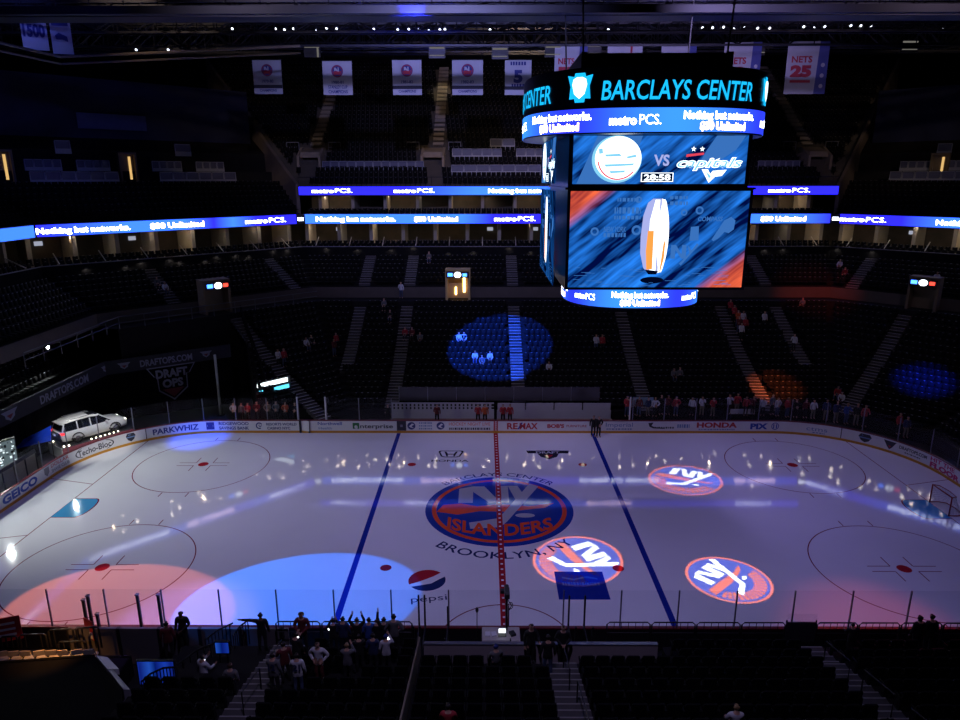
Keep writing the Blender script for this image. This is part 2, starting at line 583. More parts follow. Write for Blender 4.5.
# ------------------------------------------------------------------ dasher boards
db = thing('dasher_boards', 'white rink boards with printed adverts, yellow kick strip and clear glass above', 'rink boards')
NS = 900
def band(off, z0, z1, thick, m, name, s0=-SHALF, s1=SHALF, n=NS):
    b = MB()
    pr = []
    for i in range(n + 1):
        p, nn = rink(s0 + (s1 - s0) * i / n)
        a = p + nn * off
        c = p + nn * (off + thick)
        pr.append([(a.x, a.y, z0), (c.x, c.y, z0), (c.x, c.y, z1), (a.x, a.y, z1)])
    vs = [v for q in pr for v in q]
    fs = []
    for i in range(n):
        for k in range(4):
            l = (k + 1) % 4
            fs.append((4 * i + k, 4 * i + l, 4 * i + 4 + l, 4 * i + 4 + k))
    fs += [(0, 1, 2, 3), (4 * n + 3, 4 * n + 2, 4 * n + 1, 4 * n)]
    b.add(vs, fs)
    return b.build(name, m, db)
band(0.03, 0.0, 1.03, 0.10, M_BOARD, 'board_facing')
band(0.015, 0.0, 0.20, 0.02, M_KICK, 'kickplate')
band(0.00, 1.03, 1.09, 0.17, M_CAP, 'cap_rail')
band(0.132, 0.0, 1.03, 0.03, M_BLACK, 'board_backing')

S_TAB = []
for i in range(2001):
    s = -44 + 88 * i / 2000
    p, nn = rink(s)
    q = proj((p.x, p.y, .55))
    S_TAB.append((s, q[0], q[1], p.y))
def s_of(px):
    return min((t for t in S_TAB if t[3] > -3), key=lambda t: abs(t[1] - px))[0]
def boardfn(s0, z0=0.60):
    def fn(u, v, l):
        p, nn = rink(s0 + u)
        return p + nn * (0.03 - 0.006 - l) + Vector((0, 0, z0 + v))
    return fn
def ad(px0, px1, art, mats, z=0.62):
    s0, s1 = s_of(px0), s_of(px1)
    w = abs(s1 - s0)
    f = Flat()
    art(f, w)
    return f.build('advert', boardfn((s0 + s1) / 2, z), mats, db, 0.003)
def line(t, h=.42, v=0, bold=.0, shear=0, mi=0, fit=1.0):
    return lambda f, w: f.text(t, 0, v, h, mi, 0, w=w * fit, bold=bold, shear=shear)
def lines(*ls):
    def a(f, w):
        for t, h, v, mi, fit, off in ls:
            f.text(t, off * w, v, h, mi, 0, w=w * fit, bold=.015)
    return a
def geico(f, w): f.text('GEICO', 0, 0, .52, 0, w=w, bold=.05)
ad(3, 38, geico, [I_BLUE])
def a_dsc(f, w):
    f.text('DOLLAR', .16 * w, .2, .26, 0, w=w * .66, bold=.01)
    f.text('SHAVE CLUB', .16 * w, -.16, .24, 1, w=w * .66, bold=.02)
    f.poly([(-.46 * w, .3), (-.26 * w, .3), (-.26 * w, -.1), (-.36 * w, -.32), (-.46 * w, -.1)], 1)
ad(44, 70, a_dsc, [I_RED, I_GREY])
def a_tb(f, w):
    f.text('Techo-Bloc', 0, 0, .46, 0, w=w * .86, bold=.015)
    f.ring(0, 0, .44, .47, 0, n=24, a0=math.radians(130), a1=math.radians(230), asp=w / 2 / .47)
    f.ring(0, 0, .44, .47, 0, n=24, a0=math.radians(-50), a1=math.radians(50), asp=w / 2 / .47)
ad(76, 114, a_tb, [I_DARK])
def a_emb(f, w):
    f.poly([(-.5 * w, .1), (-.34 * w, .32), (.34 * w, .32), (.5 * w, .1), (.3 * w, -.2), (0, -.34), (-.3 * w, -.2)], 0)
    f.rect(0, .02, .9 * w, .09, 1, 1)
    f.rect(0, .2, .5 * w, .06, 1, 1)
ad(126, 136, a_emb, [I_DARK, I_LBLUE])
ad(153, 199, line('PARKWHIZ', .46, bold=.03), [I_PURPLE])
def a_rsb(f, w):
    f.rect(-.42 * w, 0, .62, .62, 0)
    f.ring(-.42 * w, 0, .12, .24, 1, 1, n=8)
    f.text('RIDGEWOOD', .14 * w, .19, .26, 0, w=w * .72, bold=.03)
    f.text('SAVINGS BANK', .14 * w, -.19, .26, 0, w=w * .72, bold=.03)
ad(207, 249, a_rsb, [I_PURPLE, I_WHITE])
def a_rw(f, w):
    f.ring(-.42 * w, 0, .18, .28, 0, n=24, a0=.5, a1=5.2)
    f.ring(-.40 * w, .02, .06, .12, 0, n=16, a0=2, a1=6.6)
    f.text('RESORTS WORLD', .12 * w, .14, .22, 0, w=w * .74, bold=.03)
    f.text('CASINO NYC', .05 * w, -.20, .22, 0, w=w * .56, bold=.03)
ad(256, 297, a_rw, [I_PURPLE])
ad(318, 342, lines(('Northwell', .27, .2, 0, 1, 0), ('Health', .2, -.2, 1, .55, -.2)), [I_BLUE, I_LBLUE])
def a_ent(f, w):
    f.rect(-.40 * w, 0, .16 * w, .5, 0)
    f.text('e', -.40 * w, -.02, .40, 2, 1, bold=.03)
    f.text('nterprise', .1 * w, -.02, .34, 1, w=w * .80, bold=.02)
ad(352, 393, a_ent, [I_GREEN, I_DARK, I_WHITE])
def a_circ(f, w):
    f.disc(0, 0, .32, .32, 0)
    f.poly([(-.2, -.05), (.05, .2), (.22, .1), (.0, -.02), (.2, -.2), (-.05, -.15)], 1, 1)
ad(408, 415, a_circ, [I_PURPLE, I_WHITE])
ad(437, 444, a_circ, [I_PURPLE, I_WHITE])
def a_three(f, w):
    for v in (.24, 0, -.24): dashes(f, 0, v, w, .12, 0)
ad(419, 432, a_three, [I_LBLUE])
def a_hnl(f, w):
    f.text('HOCKEY NIGHT LIVE', 0, .17, .28, 0, w=w, bold=.0)
    dashes(f, 0, -.24, w, .18, 1)
ad(449, 490, a_hnl, [I_ORANGE, I_DARK])
def a_remax(f, w):
    f.text('RE', -.32 * w, 0, .52, 0, w=w * .34, bold=.03)
    f.poly([(-.16 * w, -.28), (-.11 * w, -.28), (.01 * w, .28), (-.04 * w, .28)], 1)
    f.text('MAX', .2 * w, 0, .52, 0, w=w * .58, bold=.03)
ad(507, 538, a_remax, [I_RED, I_BLUE])
def a_bobs(f, w):
    f.text("BOB'S", -.28 * w, 0, .30, 0, w=w * .42, bold=.05)
    f.text('FURNITURE', .24 * w, 0, .20, 1, w=w * .50, bold=.01)
ad(547, 587, a_bobs, [I_RED, I_RED])
def a_imp(f, w):
    f.text('Imperial', 0, .12, .36, 0, w=w, bold=.0)
    dashes(f, 0, -.26, w * .95, .12, 0)
ad(606, 633, a_imp, [I_LBLUE])
def a_sw(f, w):
    f.poly([(-.5 * w, .25), (-.47 * w, -.05), (-.38 * w, -.2), (-.1 * w, -.24), (-.1 * w, -.16), (-.34 * w, -.1), (-.42 * w, .02), (-.38 * w, .3)], 0)
    dashes(f, -.12 * w, -.14, .5 * w, .14, 0)
    dashes(f, .34 * w, 0, .3 * w, .3, 1)
ad(648, 690, a_sw, [I_DARK, I_LBLUE])
def a_honda(f, w):
    f.text('HONDA', 0, .1, .42, 0, w=w, bold=.045)
    dashes(f, 0, -.29, w * .9, .10, 1)
ad(697, 737, a_honda, [I_RED, I_LBLUE])
def a_pix(f, w):
    f.text('PIX', -.2 * w, 0, .46, 0, w=w * .56, bold=.05)
    f.ring(.32 * w, 0, .24, .30, 0, n=28)
    f.text('11', .32 * w, 0, .32, 0, bold=.05)
ad(750, 781, a_pix, [I_BLUE])
def a_ctms(f, w):
    f.text('ctms', 0, .02, .36, 0, w=w, bold=.0)
    dashes(f, .1 * w, -.3, w * .6, .08, 0)
ad(806, 827, a_ctms, [I_LBLUE])
ad(858, 871, a_emb, [I_DARK, I_LBLUE])
def a_sh(f, w):
    f.poly([(-.5 * w, .3), (-.36 * w, .1), (-.2 * w, -.15), (0, -.34), (.2 * w, -.15), (.36 * w, .1), (.5 * w, .3)], 0)
    f.poly([(-.2 * w, .06), (.2 * w, .06), (0, -.22)], 1, 1)
ad(883, 896, a_sh, [I_DARK, I_RED])
def a_dr(f, w):
    f.text('DRAFTOPS.COM', 0, .1, .24, 0, w=w, bold=.03)
    dashes(f, 0, -.2, w * .6, .08, 0)
ad(899, 926, a_dr, [I_DARK])
def a_htf(f, w):
    f.text('HIT THE', -.1 * w, .2, .30, 0, w=w * .8, bold=.03)
    f.text('FLOOR', 0, -.2, .36, 0, w=w, bold=.05)
ad(930, 959, a_htf, [I_MAG])
# line marks carried up the boards, doors
f = Flat().rect(0, 0, .34, .82, 0, 0)
for i in range(5): f.rect(0, -.34 + .17 * i, .13, .09, 1, 1)
f.build('line_mark', boardfn(0, .62), [I_RED, I_WHITE], db, 0.003)
Flat().rect(0, 0, .75, .82, 0, 0).rect(0, 0, .2, .2, 1, 1).build('line_mark', boardfn(-7.55, .62), [I_DARK, I_GREY], db, 0.003)
for px in (146.5, 841):
    Flat().rect(0, 0, .06, 1.0, 0, 0).build('board_seam', boardfn(s_of(px), .52), [I_DARK], db, 0.003)
dm = MB()
for px, w in ((300.5, .16), (309, .12)):
    p, nn = rink(s_of(px))
    dm.box((p.x, p.y + .02, .56), (w, .12, 1.06))
dm.build('door_jamb', M_BLACK, db)
p, nn = rink(s_of(304.6))
MB().box((p.x + .1, p.y - .02, .62), (.55, .05, .85), math.radians(-14)).build('door_leaf', M_BOARD, db)

# glass panes and posts, one each
def pane(s0, s1, z0=1.09, z1=2.90, off=.10):
    b = MB()
    a, na = rink(s0); c, nc = rink(s1)
    a = a + na * off; c = c + nc * off
    d = (c - a).normalized() * .03
    a += d; c -= d
    nn = ((na + nc) * .5).normalized() * .012
    b.extr([(a.x, a.y, z0), (c.x, c.y, z0), (c.x, c.y, z1), (a.x, a.y, z1)], nn)
    return b.build('glass_pane', M_GLASS, db)
def post(s, z1=2.90, r=.035):
    p, nn = rink(s)
    p = p + nn * .10
    b = MB().box((p.x, p.y, 1.09 + (z1 - 1.09) / 2), (.055, .055, z1 - 1.09), math.atan2(nn.y, nn.x))
    return b.build('glass_post', M_POST, db)
step = 2.44
ends = []
# far side, left of benches, and right of benches, both corners, and the near side
s_b0, s_b1 = s_of(392), s_of(632)
runs = [(-43.5, s_of(299)), (s_of(327), s_b0), (s_b1, 43.5)]
near0 = SHALF - 24.5
runs += [(near0, SHALF), (-SHALF, -near0)]
for a, b in runs:
    k = max(1, round((b - a) / step))
    for i in range(k):
        pane(a + (b - a) * i / k, a + (b - a) * (i + 1) / k)
    for i in range(k + 1):
        post(a + (b - a) * i / k)

# ------------------------------------------------------------------ goal at the right end
gl = thing('goal', 'hockey goal with red frame and net on the goal line at the right end', 'goal', (27.13, 0, ZI), 0)
MG = mat('goal_red_pipe', (0.30, 0.015, 0.02), 0.35, 0.1, 0.1, 4)
MN = mat('goal_net_cord', (0.55, 0.55, 0.58), 0.8, 0, 0.1, 9)
for sy in (-1, 1):
    MB().tube([(0, sy * .915, 0), (0, sy * .915, 1.22)], .04, 8).build('goal_post', MG, gl, True)
MB().tube([(0, -.915, 1.22), (0, .915, 1.22)], .04, 8).build('crossbar', MG, gl, True)
b = MB()
base = [(0, -.915, .03), (.55, -.95, .03), (.95, -.75, .03), (1.05, 0, .03), (.95, .75, .03), (.55, .95, .03), (0, .915, .03)]
b.tube(base, .03, 6)
b.tube([(0, -.915, 1.22), (.35, -.8, 1.2), (.45, 0, 1.2), (.35, .8, 1.2), (0, .915, 1.22)], .025, 6)
b.build('base_frame', MG, gl, True)
b = MB()
top = [Vector((0, -.9, 1.2)), Vector((.35, -.8, 1.2)), Vector((.42, -.4, 1.2)), Vector((.45, 0, 1.2)), Vector((.42, .4, 1.2)), Vector((.35, .8, 1.2)), Vector((0, .9, 1.2))]
bot = [Vector(p) for p in base]
for i in range(6):
    for j in range(6):
        t = j / 6
        a = top[i].lerp(top[i + 1], t); c = bot[i].lerp(bot[i + 1], t)
        b.tube([a, c], .008, 3)
for k in range(1, 9):
    b.tube([top[i].lerp(bot[i], k / 9) for i in range(7)], .008, 3)
for k in range(1, 8):
    y = -.8 + 1.6 * k / 8
    b.tube([(0, y, 1.22), (.42, y, 1.2)], .008, 3)
b.build('net', MN, gl)
# ================================================================== BOWL
XC, H0, Y0 = 8.1, 20.0, 15.5
T8 = 0.41421
def octa(d, left=24.0, right=26.0):
    h = H0 + T8 * d
    pl = [(-16.8 - d, 10.6 + T8 * d - left * .5), (-16.8 - d, 10.6 + T8 * d), (XC - h, Y0 + d), (XC + h, Y0 + d), (33 + d, 10.6 + T8 * d), (33 + d, 10.6 + T8 * d - right)]
    return [Vector((x, y, 0)) for x, y in pl]
def bowl_d(x, y):
    return max(y - Y0, (x - XC + y - 35.5) / 1.41421, (-(x - XC) + y - 35.5) / 1.41421)
WALK0, WALK1, ZW = 15.0, 16.6, 7.75
def zlow(d):
    if d < 0: return 0.6
    if d <= WALK0: return 1 + .3 * d + .01 * d * d
    if d <= WALK1: return ZW
    return 8.9 + (d - WALK1) * (11.5 - 8.9) / (22 - WALK1)
LROWS = [(.8 * i, .8 * (i + 1)) for i in range(18)]       # d 0 .. 14.4
UROWS = [(WALK1 + .77 * i, WALK1 + .77 * (i + 1)) for i in range(7)]
# lower part of the left corner is cleared: keep only 6.5 m of it beside the straight rows
def trim_left(pl, keep):
    a, c = pl[2], pl[1]
    d = (c - a).normalized()
    keep = max(.3, min(keep, (a.y - 14.5) * 1.4142))
    return [a + d * keep] + pl[2:]
def strip(b, A, B, za, zb, mi=0):
    b.mi = mi
    for i in range(len(A) - 1):
        b.quad((A[i].x, A[i].y, za), (A[i + 1].x, A[i + 1].y, za), (B[i + 1].x, B[i + 1].y, zb), (B[i].x, B[i].y, zb))
def zstrip(b, A, z0, z1, mi=0):
    b.mi = mi
    for i in range(len(A) - 1):
        b.quad((A[i].x, A[i].y, z0), (A[i + 1].x, A[i + 1].y, z0), (A[i + 1].x, A[i + 1].y, z1), (A[i].x, A[i].y, z1))
KEEP = 8.0
b = MB()
zp = 0
for d0, d1 in LROWS:
    z = zlow(d0)
    A = trim_left(octa(d0), KEEP); B = trim_left(octa(d1), KEEP)
    zstrip(b, A, zp, z); strip(b, A, B, z, z)
    b.quad((A[0].x, A[0].y, 0), (A[0].x, A[0].y, z), (B[0].x, B[0].y, z), (B[0].x, B[0].y, 0))
    zp = z
A = trim_left(octa(14.4), KEEP)
zstrip(b, A, zp, ZW)
A = octa(14.4)[1:]; B = octa(WALK1)[1:]
strip(b, A, B, ZW, ZW)
zstrip(b, octa(14.4)[1:3], 0, ZW)
zp = ZW
for d0, d1 in UROWS:
    z = zlow(d0 + .01)
    A = octa(d0); B = octa(d1)
    zstrip(b, A, zp, z); strip(b, A, B, z, z)
    zp = z
props(b.build('seating_tier', M_CONC), kind='structure', label='dark stepped concrete tier of the lower seating bowl')
MWK = mat('walkway_wall', (0.085, 0.07, 0.065), 0.85, 0, 0.25, 1)
b = MB()
A = octa(WALK1 - .06); B = octa(WALK1 - .02)
zstrip(b, A, ZW, ZW + 1.1); strip(b, A, B, ZW + 1.1, ZW + 1.1)
props(b.build('wall_walkway', MWK), kind='structure')

# ---- aisles : line origin, direction, d range
AIS = [(-8.72, 0), (2.05, 0), (12.75, 0), (22.9, 0)]
D45 = Vector((.70711, .70711, 0)); D135 = Vector((-.70711, .70711, 0))
def aisle_d(px, dr, d):
    # point of an aisle at offset d from the bowl front
    if dr == 0: return Vector((px, Y0 + d, 0))
    if dr == 1: return Vector((27.6, 16.0, 0)) + D45 * d + Vector((px, -px, 0)) * .70711
    return Vector((-11.4, 16.0, 0)) + D135 * d - Vector((px, px, 0)) * .70711
AISLES = []      # (param, dirflag, dstart, dend)
for x, k in AIS:
    AISLES += [(x, 0, 0, 14.4), (x, 0, WALK1, 22)]
AISLES += [(28.4, 0, 5.5, 14.4), (-13.45, 0, 5.5, 14.4), (28.4, 0, WALK1, 22), (-13.45, 0, WALK1, 22)]
AISLES += [(1.5, 1, 0, 14.4), (-4.2, 1, WALK1, 22), (12, 1, 0, 14.4), (7.5, 1, WALK1, 22)]
AISLES += [(3.4, 2, 0, 14.4), (-4.2, 2, WALK1, 22), (8.0, 2, WALK1, 22)]
def corner_clip(p):
    return True
for (a, k, d0, d1) in AISLES:
    b = MB()
    ang = {0: 0, 1: -PI / 4, 2: PI / 4}[k]
    d = d0 + .2
    while d < d1:
        p = aisle_d(a, k, d)
        dd = bowl_d(p.x, p.y)
        row = math.floor(dd / .8) * .8 if dd < 14.4 else dd
        z = zlow(max(dd - .2, 0)) + .03
        b.mi = 0
        b.box((p.x, p.y, z - .12), (1.15, .40, .34), ang)
        b.mi = 1
        q = aisle_d(a, k, d - .17)
        b.box((q.x, q.y, z + .055), (1.15, .05, .012), ang)
        d += .4
    o = b.build('aisle_stairs', [M_STEP, M_NOSE])
    props(o, kind='structure')

# ---- seats of the far bowl (far past 300: one object)
def seat_template():
    b = MB()
    b.mi = 0
    b.box((0, .27, .62), (.46, .07, .58), M=Matrix.Rotation(-.15, 3, 'X'))
    b.mi = 1
    b.box((0, .03, .42), (.44, .42, .07), M=Matrix.Rotation(.1, 3, 'X'))
    b.box((0, .22, .2), (.06, .08, .4))
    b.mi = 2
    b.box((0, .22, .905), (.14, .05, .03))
    return np.array([v for v in b.v]), b.f, b.m
def seats_mesh(name, places, label, group=None):
    V, F, Mi = seat_template()
    n = len(places)
    P = np.array([(p[0], p[1], p[2], p[3]) for p in places])
    c, s = np.cos(P[:, 3]), np.sin(P[:, 3])
    X = V[None, :, 0] * c[:, None] - V[None, :, 1] * s[:, None] + P[:, 0:1]
    Y = V[None, :, 0] * s[:, None] + V[None, :, 1] * c[:, None] + P[:, 1:2]
    Z = V[None, :, 2] + P[:, 2:3]
    co = np.stack([X, Y, Z], 2).reshape(-1, 3)
    nv = len(V)
    F = np.array([list(f) for f in F])
    FF = (F[None] + (np.arange(n) * nv)[:, None, None]).reshape(-1, 4)
    me = bpy.data.meshes.new(name)
    me.vertices.add(len(co)); me.vertices.foreach_set('co', co.ravel())
    me.loops.add(FF.size); me.loops.foreach_set('vertex_index', FF.ravel())
    me.polygons.add(len(FF))
    me.polygons.foreach_set('loop_start', np.arange(len(FF)) * 4)
    me.polygons.foreach_set('loop_total', np.full(len(FF), 4))
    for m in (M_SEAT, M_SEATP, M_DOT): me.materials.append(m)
    me.polygons.foreach_set('material_index', np.tile(np.array(Mi), n))
    me.update(calc_edges=True); me.validate()
    o = bpy.data.objects.new(name, me)
    COL.objects.link(o)
    return props(o, label, 'seats', group, 'stuff')
def on_aisle(p, d, upper):
    for (a, k, d0, d1) in AISLES:
        if not (d0 - .1 <= d <= d1 + .1): continue
        o = aisle_d(a, k, 0)
        dr = (aisle_d(a, k, 1) - o)
        v = p - o
        side = abs(v.x * dr.y - v.y * dr.x)
        if side < .86: return True
    return False
VOMS = []   # vomitories of the lower bowl: (x, y, yaw)
for px, k in ((458, 0), (922, 1), (218, 2)):
    if k == 0:
        x = x_at(px, Y0 + WALK1 - .9, 9.0); VOMS.append((x, Y0 + WALK1 - 1.5, 0, px))
    else:
        # along the corner line at the back of the walkway
        best = None
        for t in range(0, 400):
            d = WALK1 - 1.5
            P0 = octa(d)[3] if k == 1 else octa(d)[2]
            P1 = octa(d)[4] if k == 1 else octa(d)[1]
            p = P0.lerp(P1, t / 400)
            q = proj((p.x, p.y, 9.0))
            if best is None or abs(q[0] - px) < best[0]: best = (abs(q[0] - px), p)
        VOMS.append((best[1].x, best[1].y, -PI / 4 if k == 1 else PI / 4, px))
def near_vom(p):
    return any((p.x - v[0]) ** 2 + (p.y - v[1]) ** 2 < 2.1 ** 2 for v in VOMS)
places_low, places_up = [], []
for rows, dst in ((LROWS, places_low), (UROWS, places_up)):
    for d0, d1 in rows:
        d = d0 + .38
        pl = octa(d)
        if rows is LROWS: pl = trim_left(pl, KEEP)
        z = zlow(d0 + .01)
        if rows is UROWS and d0 > 21: continue
        for i in range(len(pl) - 1):
            a, c = pl[i], pl[i + 1]
            L = (c - a).length
            t = (c - a) / L
            yaw = math.atan2(t.y, t.x)
            m = int((L - .3) / .52)
            for j in range(m):
                p = a + t * (.3 + (j + .5) * (L - .6) / m)
                if on_aisle(p, d, False): continue
                if rows is UROWS and near_vom(p): continue
                dst.append((p.x, p.y, z, yaw))
seats_mesh('arena_seats', places_low, 'dark rows of empty folding seats in the far lower bowl below the cross walkway')
seats_mesh('arena_seats', places_up, 'dark rows of empty folding seats in the far lower bowl between walkway and suites')

# vomitory portals
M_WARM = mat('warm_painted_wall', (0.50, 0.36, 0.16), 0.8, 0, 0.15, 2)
L_WARM = glow('warm_lamp_glass', (1.0, 0.62, 0.22), 9.0)
L_WHITE = glow('white_lamp_glass', (0.85, 0.92, 1.0), 4.0)
L_BLUE = glow('blue_lamp_glass', (0.05, 0.20, 1.0), 5.0)
L_RED = glow('red_lamp_glass', (1.0, 0.05, 0.03), 3.0)
vlab = {458: 'lit stair portal with golden walls under a round lamp left of the scoreboard',
        922: 'tan stair portal under a round lamp at the right end of the walkway',
        218: 'dark stair portal under a round lamp at the left of the walkway'}
M_PORT = mat('portal_wall', (0.16, 0.12, 0.08), 0.8, 0, .2, 2)
for x, y, yaw, px in VOMS:
    v = thing('stair_portal', vlab[px], 'portal', (x, y, ZW), yaw)
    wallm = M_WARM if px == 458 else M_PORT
    for sx in (-1, 1): MB().box((sx * 1.15, .65, 1.5), (.22, 1.4, 3.0)).build('side_wall', wallm, v)
    MB().box((0, .65, 3.05), (2.52, 1.4, .15)).build('lintel', wallm, v)
    MB().box((0, 1.32, 1.5), (2.1, .10, 3.0)).build('back_wall', wallm, v)
    if px == 458:
        b = MB()
        MB().box((.62, 1.22, 1.35), (.22, .06, 1.5)).build('wall_light', L_WARM, v)
        MB().box((-.25, 1.22, .75), (.16, .06, .8)).build('wall_light', L_WARM, v)
    g = MB().box((0, -.25, 2.62), (2.3, .10, .62)).build('sign_box', M_BLACK, v)
    MB().ball((0, -.36, 2.62), (.36, .10, .30), 8).build('lamp', L_WHITE, v, True)
    MB().box((-.75, -.33, 2.62), (.5, .08, .34)).build('blue_panel', L_BLUE, v)
    MB().box((.72, -.33, 2.60), (.42, .08, .30)).build('red_panel', L_BLUE if px == 458 else L_RED, v)

# ------------------------------------------------------------------ SUITES
b = MB()
A = octa(22.0); B = octa(21.98)
zstrip(b, A, 11.0, 12.5); strip(b, A, octa(22.15), 12.5, 12.5)
props(b.build('wall_suite_front', M_BLACKWALL), kind='structure')
b = MB()
zstrip(b, octa(21.95), 12.47, 12.54); strip(b, octa(21.95), octa(22.1), 12.54, 12.54)
props(b.build('trim_suite_ledge', mat('ledge_grey', (.20, .20, .24), .5, 0, .1, 2)), kind='structure')
# floors, ceilings, back wall of the lower suites and upper suites
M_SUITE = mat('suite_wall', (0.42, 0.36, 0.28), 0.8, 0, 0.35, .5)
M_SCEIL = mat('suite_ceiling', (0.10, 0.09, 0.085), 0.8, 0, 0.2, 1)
b = MB()
strip(b, octa(22.0), octa(29.6), 11.9, 11.9)
strip(b, octa(22.0), octa(29.6), 15.02, 15.02, 0)
props(b.build('floor_suites', M_SCEIL), kind='structure')
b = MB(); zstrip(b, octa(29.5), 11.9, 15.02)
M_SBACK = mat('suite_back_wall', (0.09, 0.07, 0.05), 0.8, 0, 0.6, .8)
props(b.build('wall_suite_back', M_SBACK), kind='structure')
XL, XR = XC - 29.1, XC + 29.1
b = MB()
b.quad((XL, 37.6, 15.95), (XR, 37.6, 15.95), (XR, 43, 15.95), (XL, 43, 15.95))
b.quad((XL, 37.6, 17.95), (XR, 37.6, 17.95), (XR, 43, 17.95), (XL, 43, 17.95))
props(b.build('floor_suites', M_SCEIL), kind='structure')
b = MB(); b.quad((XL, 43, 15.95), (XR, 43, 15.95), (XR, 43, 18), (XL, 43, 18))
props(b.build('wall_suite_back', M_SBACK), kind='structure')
# partitions, balcony dividers
def along(pl, i0, i1, stepm):
    out = []
    for i in range(i0, i1):
        a, c = pl[i], pl[i + 1]
        L = (c - a).length
        t = (c - a) / L
        n_ = int(L / stepm)
        for j in range(n_):
            out.append((a + t * ((j + .5) * L / n_), math.atan2(t.y, t.x)))
    return out
PART = along(octa(26.6), 0, 5, 3.55)
bb = MB()
for p, yaw in PART: bb.box((p.x, p.y, 13.45), (.38, 3.6, 3.1), yaw)
props(bb.build('wall_suite_partitions', M_SUITE), kind='structure')
bb = MB()
for i in range(16):
    bb.box((XL + 1.8 + i * 3.62, 41.2, 17.0), (.35, 3.4, 1.9))
props(bb.build('wall_suite_partitions', M_SUITE), kind='structure')
bb = MB()
for p, yaw in along(octa(22.9), 0, 5, 3.55):
    q = Vector((-math.sin(yaw), math.cos(yaw), 0))
    bb.tube([(p.x - q.x * .7, p.y - q.y * .7, 12.6), (p.x + q.x * .9, p.y + q.y * .9, 13.4)], .05, 5)
props(bb.build('suite_handrails', mat('suite_rail_paint', (.62, .58, .52), .5, 0, .1, 4)), kind='structure', label='slanting pale handrails between the suite balconies')
# suite seats
pls = []
for dd, z in ((22.75, 12.15), (23.7, 12.35)):
    for p, yaw in along(octa(dd), 0, 5, .60):
        if (p - Vector((0, 0, 0))).length: pls.append((p.x, p.y, z - .25, yaw))
for y in (38.3, 39.0):
    x = XL + .8
    while x < XR - .6:
        pls.append((x, y, 15.5 + (y - 38.3) * .2, 0)); x += .6
seats_mesh('suite_seats', pls, 'rows of dark armchairs on the suite balconies behind the ribbon boards')
# bright items in the suites: doors, screens
M_SCR = glow('suite_screen', (0.75, 0.80, 1.0), .45)
random.seed(3)
for i, (p, yaw) in enumerate(along(octa(29.3), 0, 5, 3.55)):
    if random.random() < .35:
        t = Vector((math.cos(yaw), math.sin(yaw), 0))
        q = p + t * random.uniform(-1.2, 1.2)
        o = MB().box((0, 0, 0), (.7, .05, .4)).build('wall_screen', M_SCR, None, loc=(q.x, q.y, 13.9))
        o.rotation_euler = (0, 0, yaw)
        props(o, 'small glowing screen on the back wall of a lower suite', 'screen', 'screens in the lower suites')
# downlights in the suite ceilings; they show in the ice
DL = [(123,516),(138,522),(122.5,532),(89,543),(158,504),(172,502),(180,508),(172,515),(198,494),(206,489),(205,499.5),(221,499.5),(228.5,481),(239.5,480.5),
 (248,485),(243,492),(256.5,475),(267.5,469.5),(269,478.5),(283,478.5),(291,465.5),(303.5,461),(308,466.5),(304.5,472.5),(327,461),(329,465),(338,457),(338,467),
 (359,467),(367,456),(369,465),(376,460.5),(387,460.5),(390,465),(398,456),(399,467),(418.5,458),(429,466),(435,467),(436,460.5),(451,453),(455,465.5),(469,465),(474,454),(483.5,467),(488,461),
 (507,458),(524,465.5),(527,454),(534,460.5),(539,467.5),(542,453),(547,457),(559,467.5),(562,461),(570.5,455),(583,465),(592.5,458),(612,460.5),(619.5,467.5),(620,457),(633,465.5),(647,465),(656,457),
 (664.7,461.7),(681,458.7),(709,467),(702,457),(714,455),(744,456),(749,465),(760,461),(761,456.7),(771,467.7),(799,461),(802,473.7),(809,458.7),(831,470.7),(830,476.7),(838,483),(840.7,467),(849,472.7),(860,489),(869,481),(876,489.7),(884,480.7),(902,497),(907,490.7),(911,504.7),(920,494),(941,514.7),(949,500)]
DLU = [(329,484.5),(343,485),(368.5,485),(398.5,485),(429,485),(459,485),(486,482),(519,485),(549,483),(579,485),(611.5,485),(638,485),(727,485),(771,484),(700,485),(752,486)]
L_DOWN = glow('downlight_lens', (1.0, 0.86, 0.70), 34.0)
dlm = None
def mirror_pt(px, py, z):
    p = at_z(px, py, -z)
    return Vector((p.x, p.y, z))
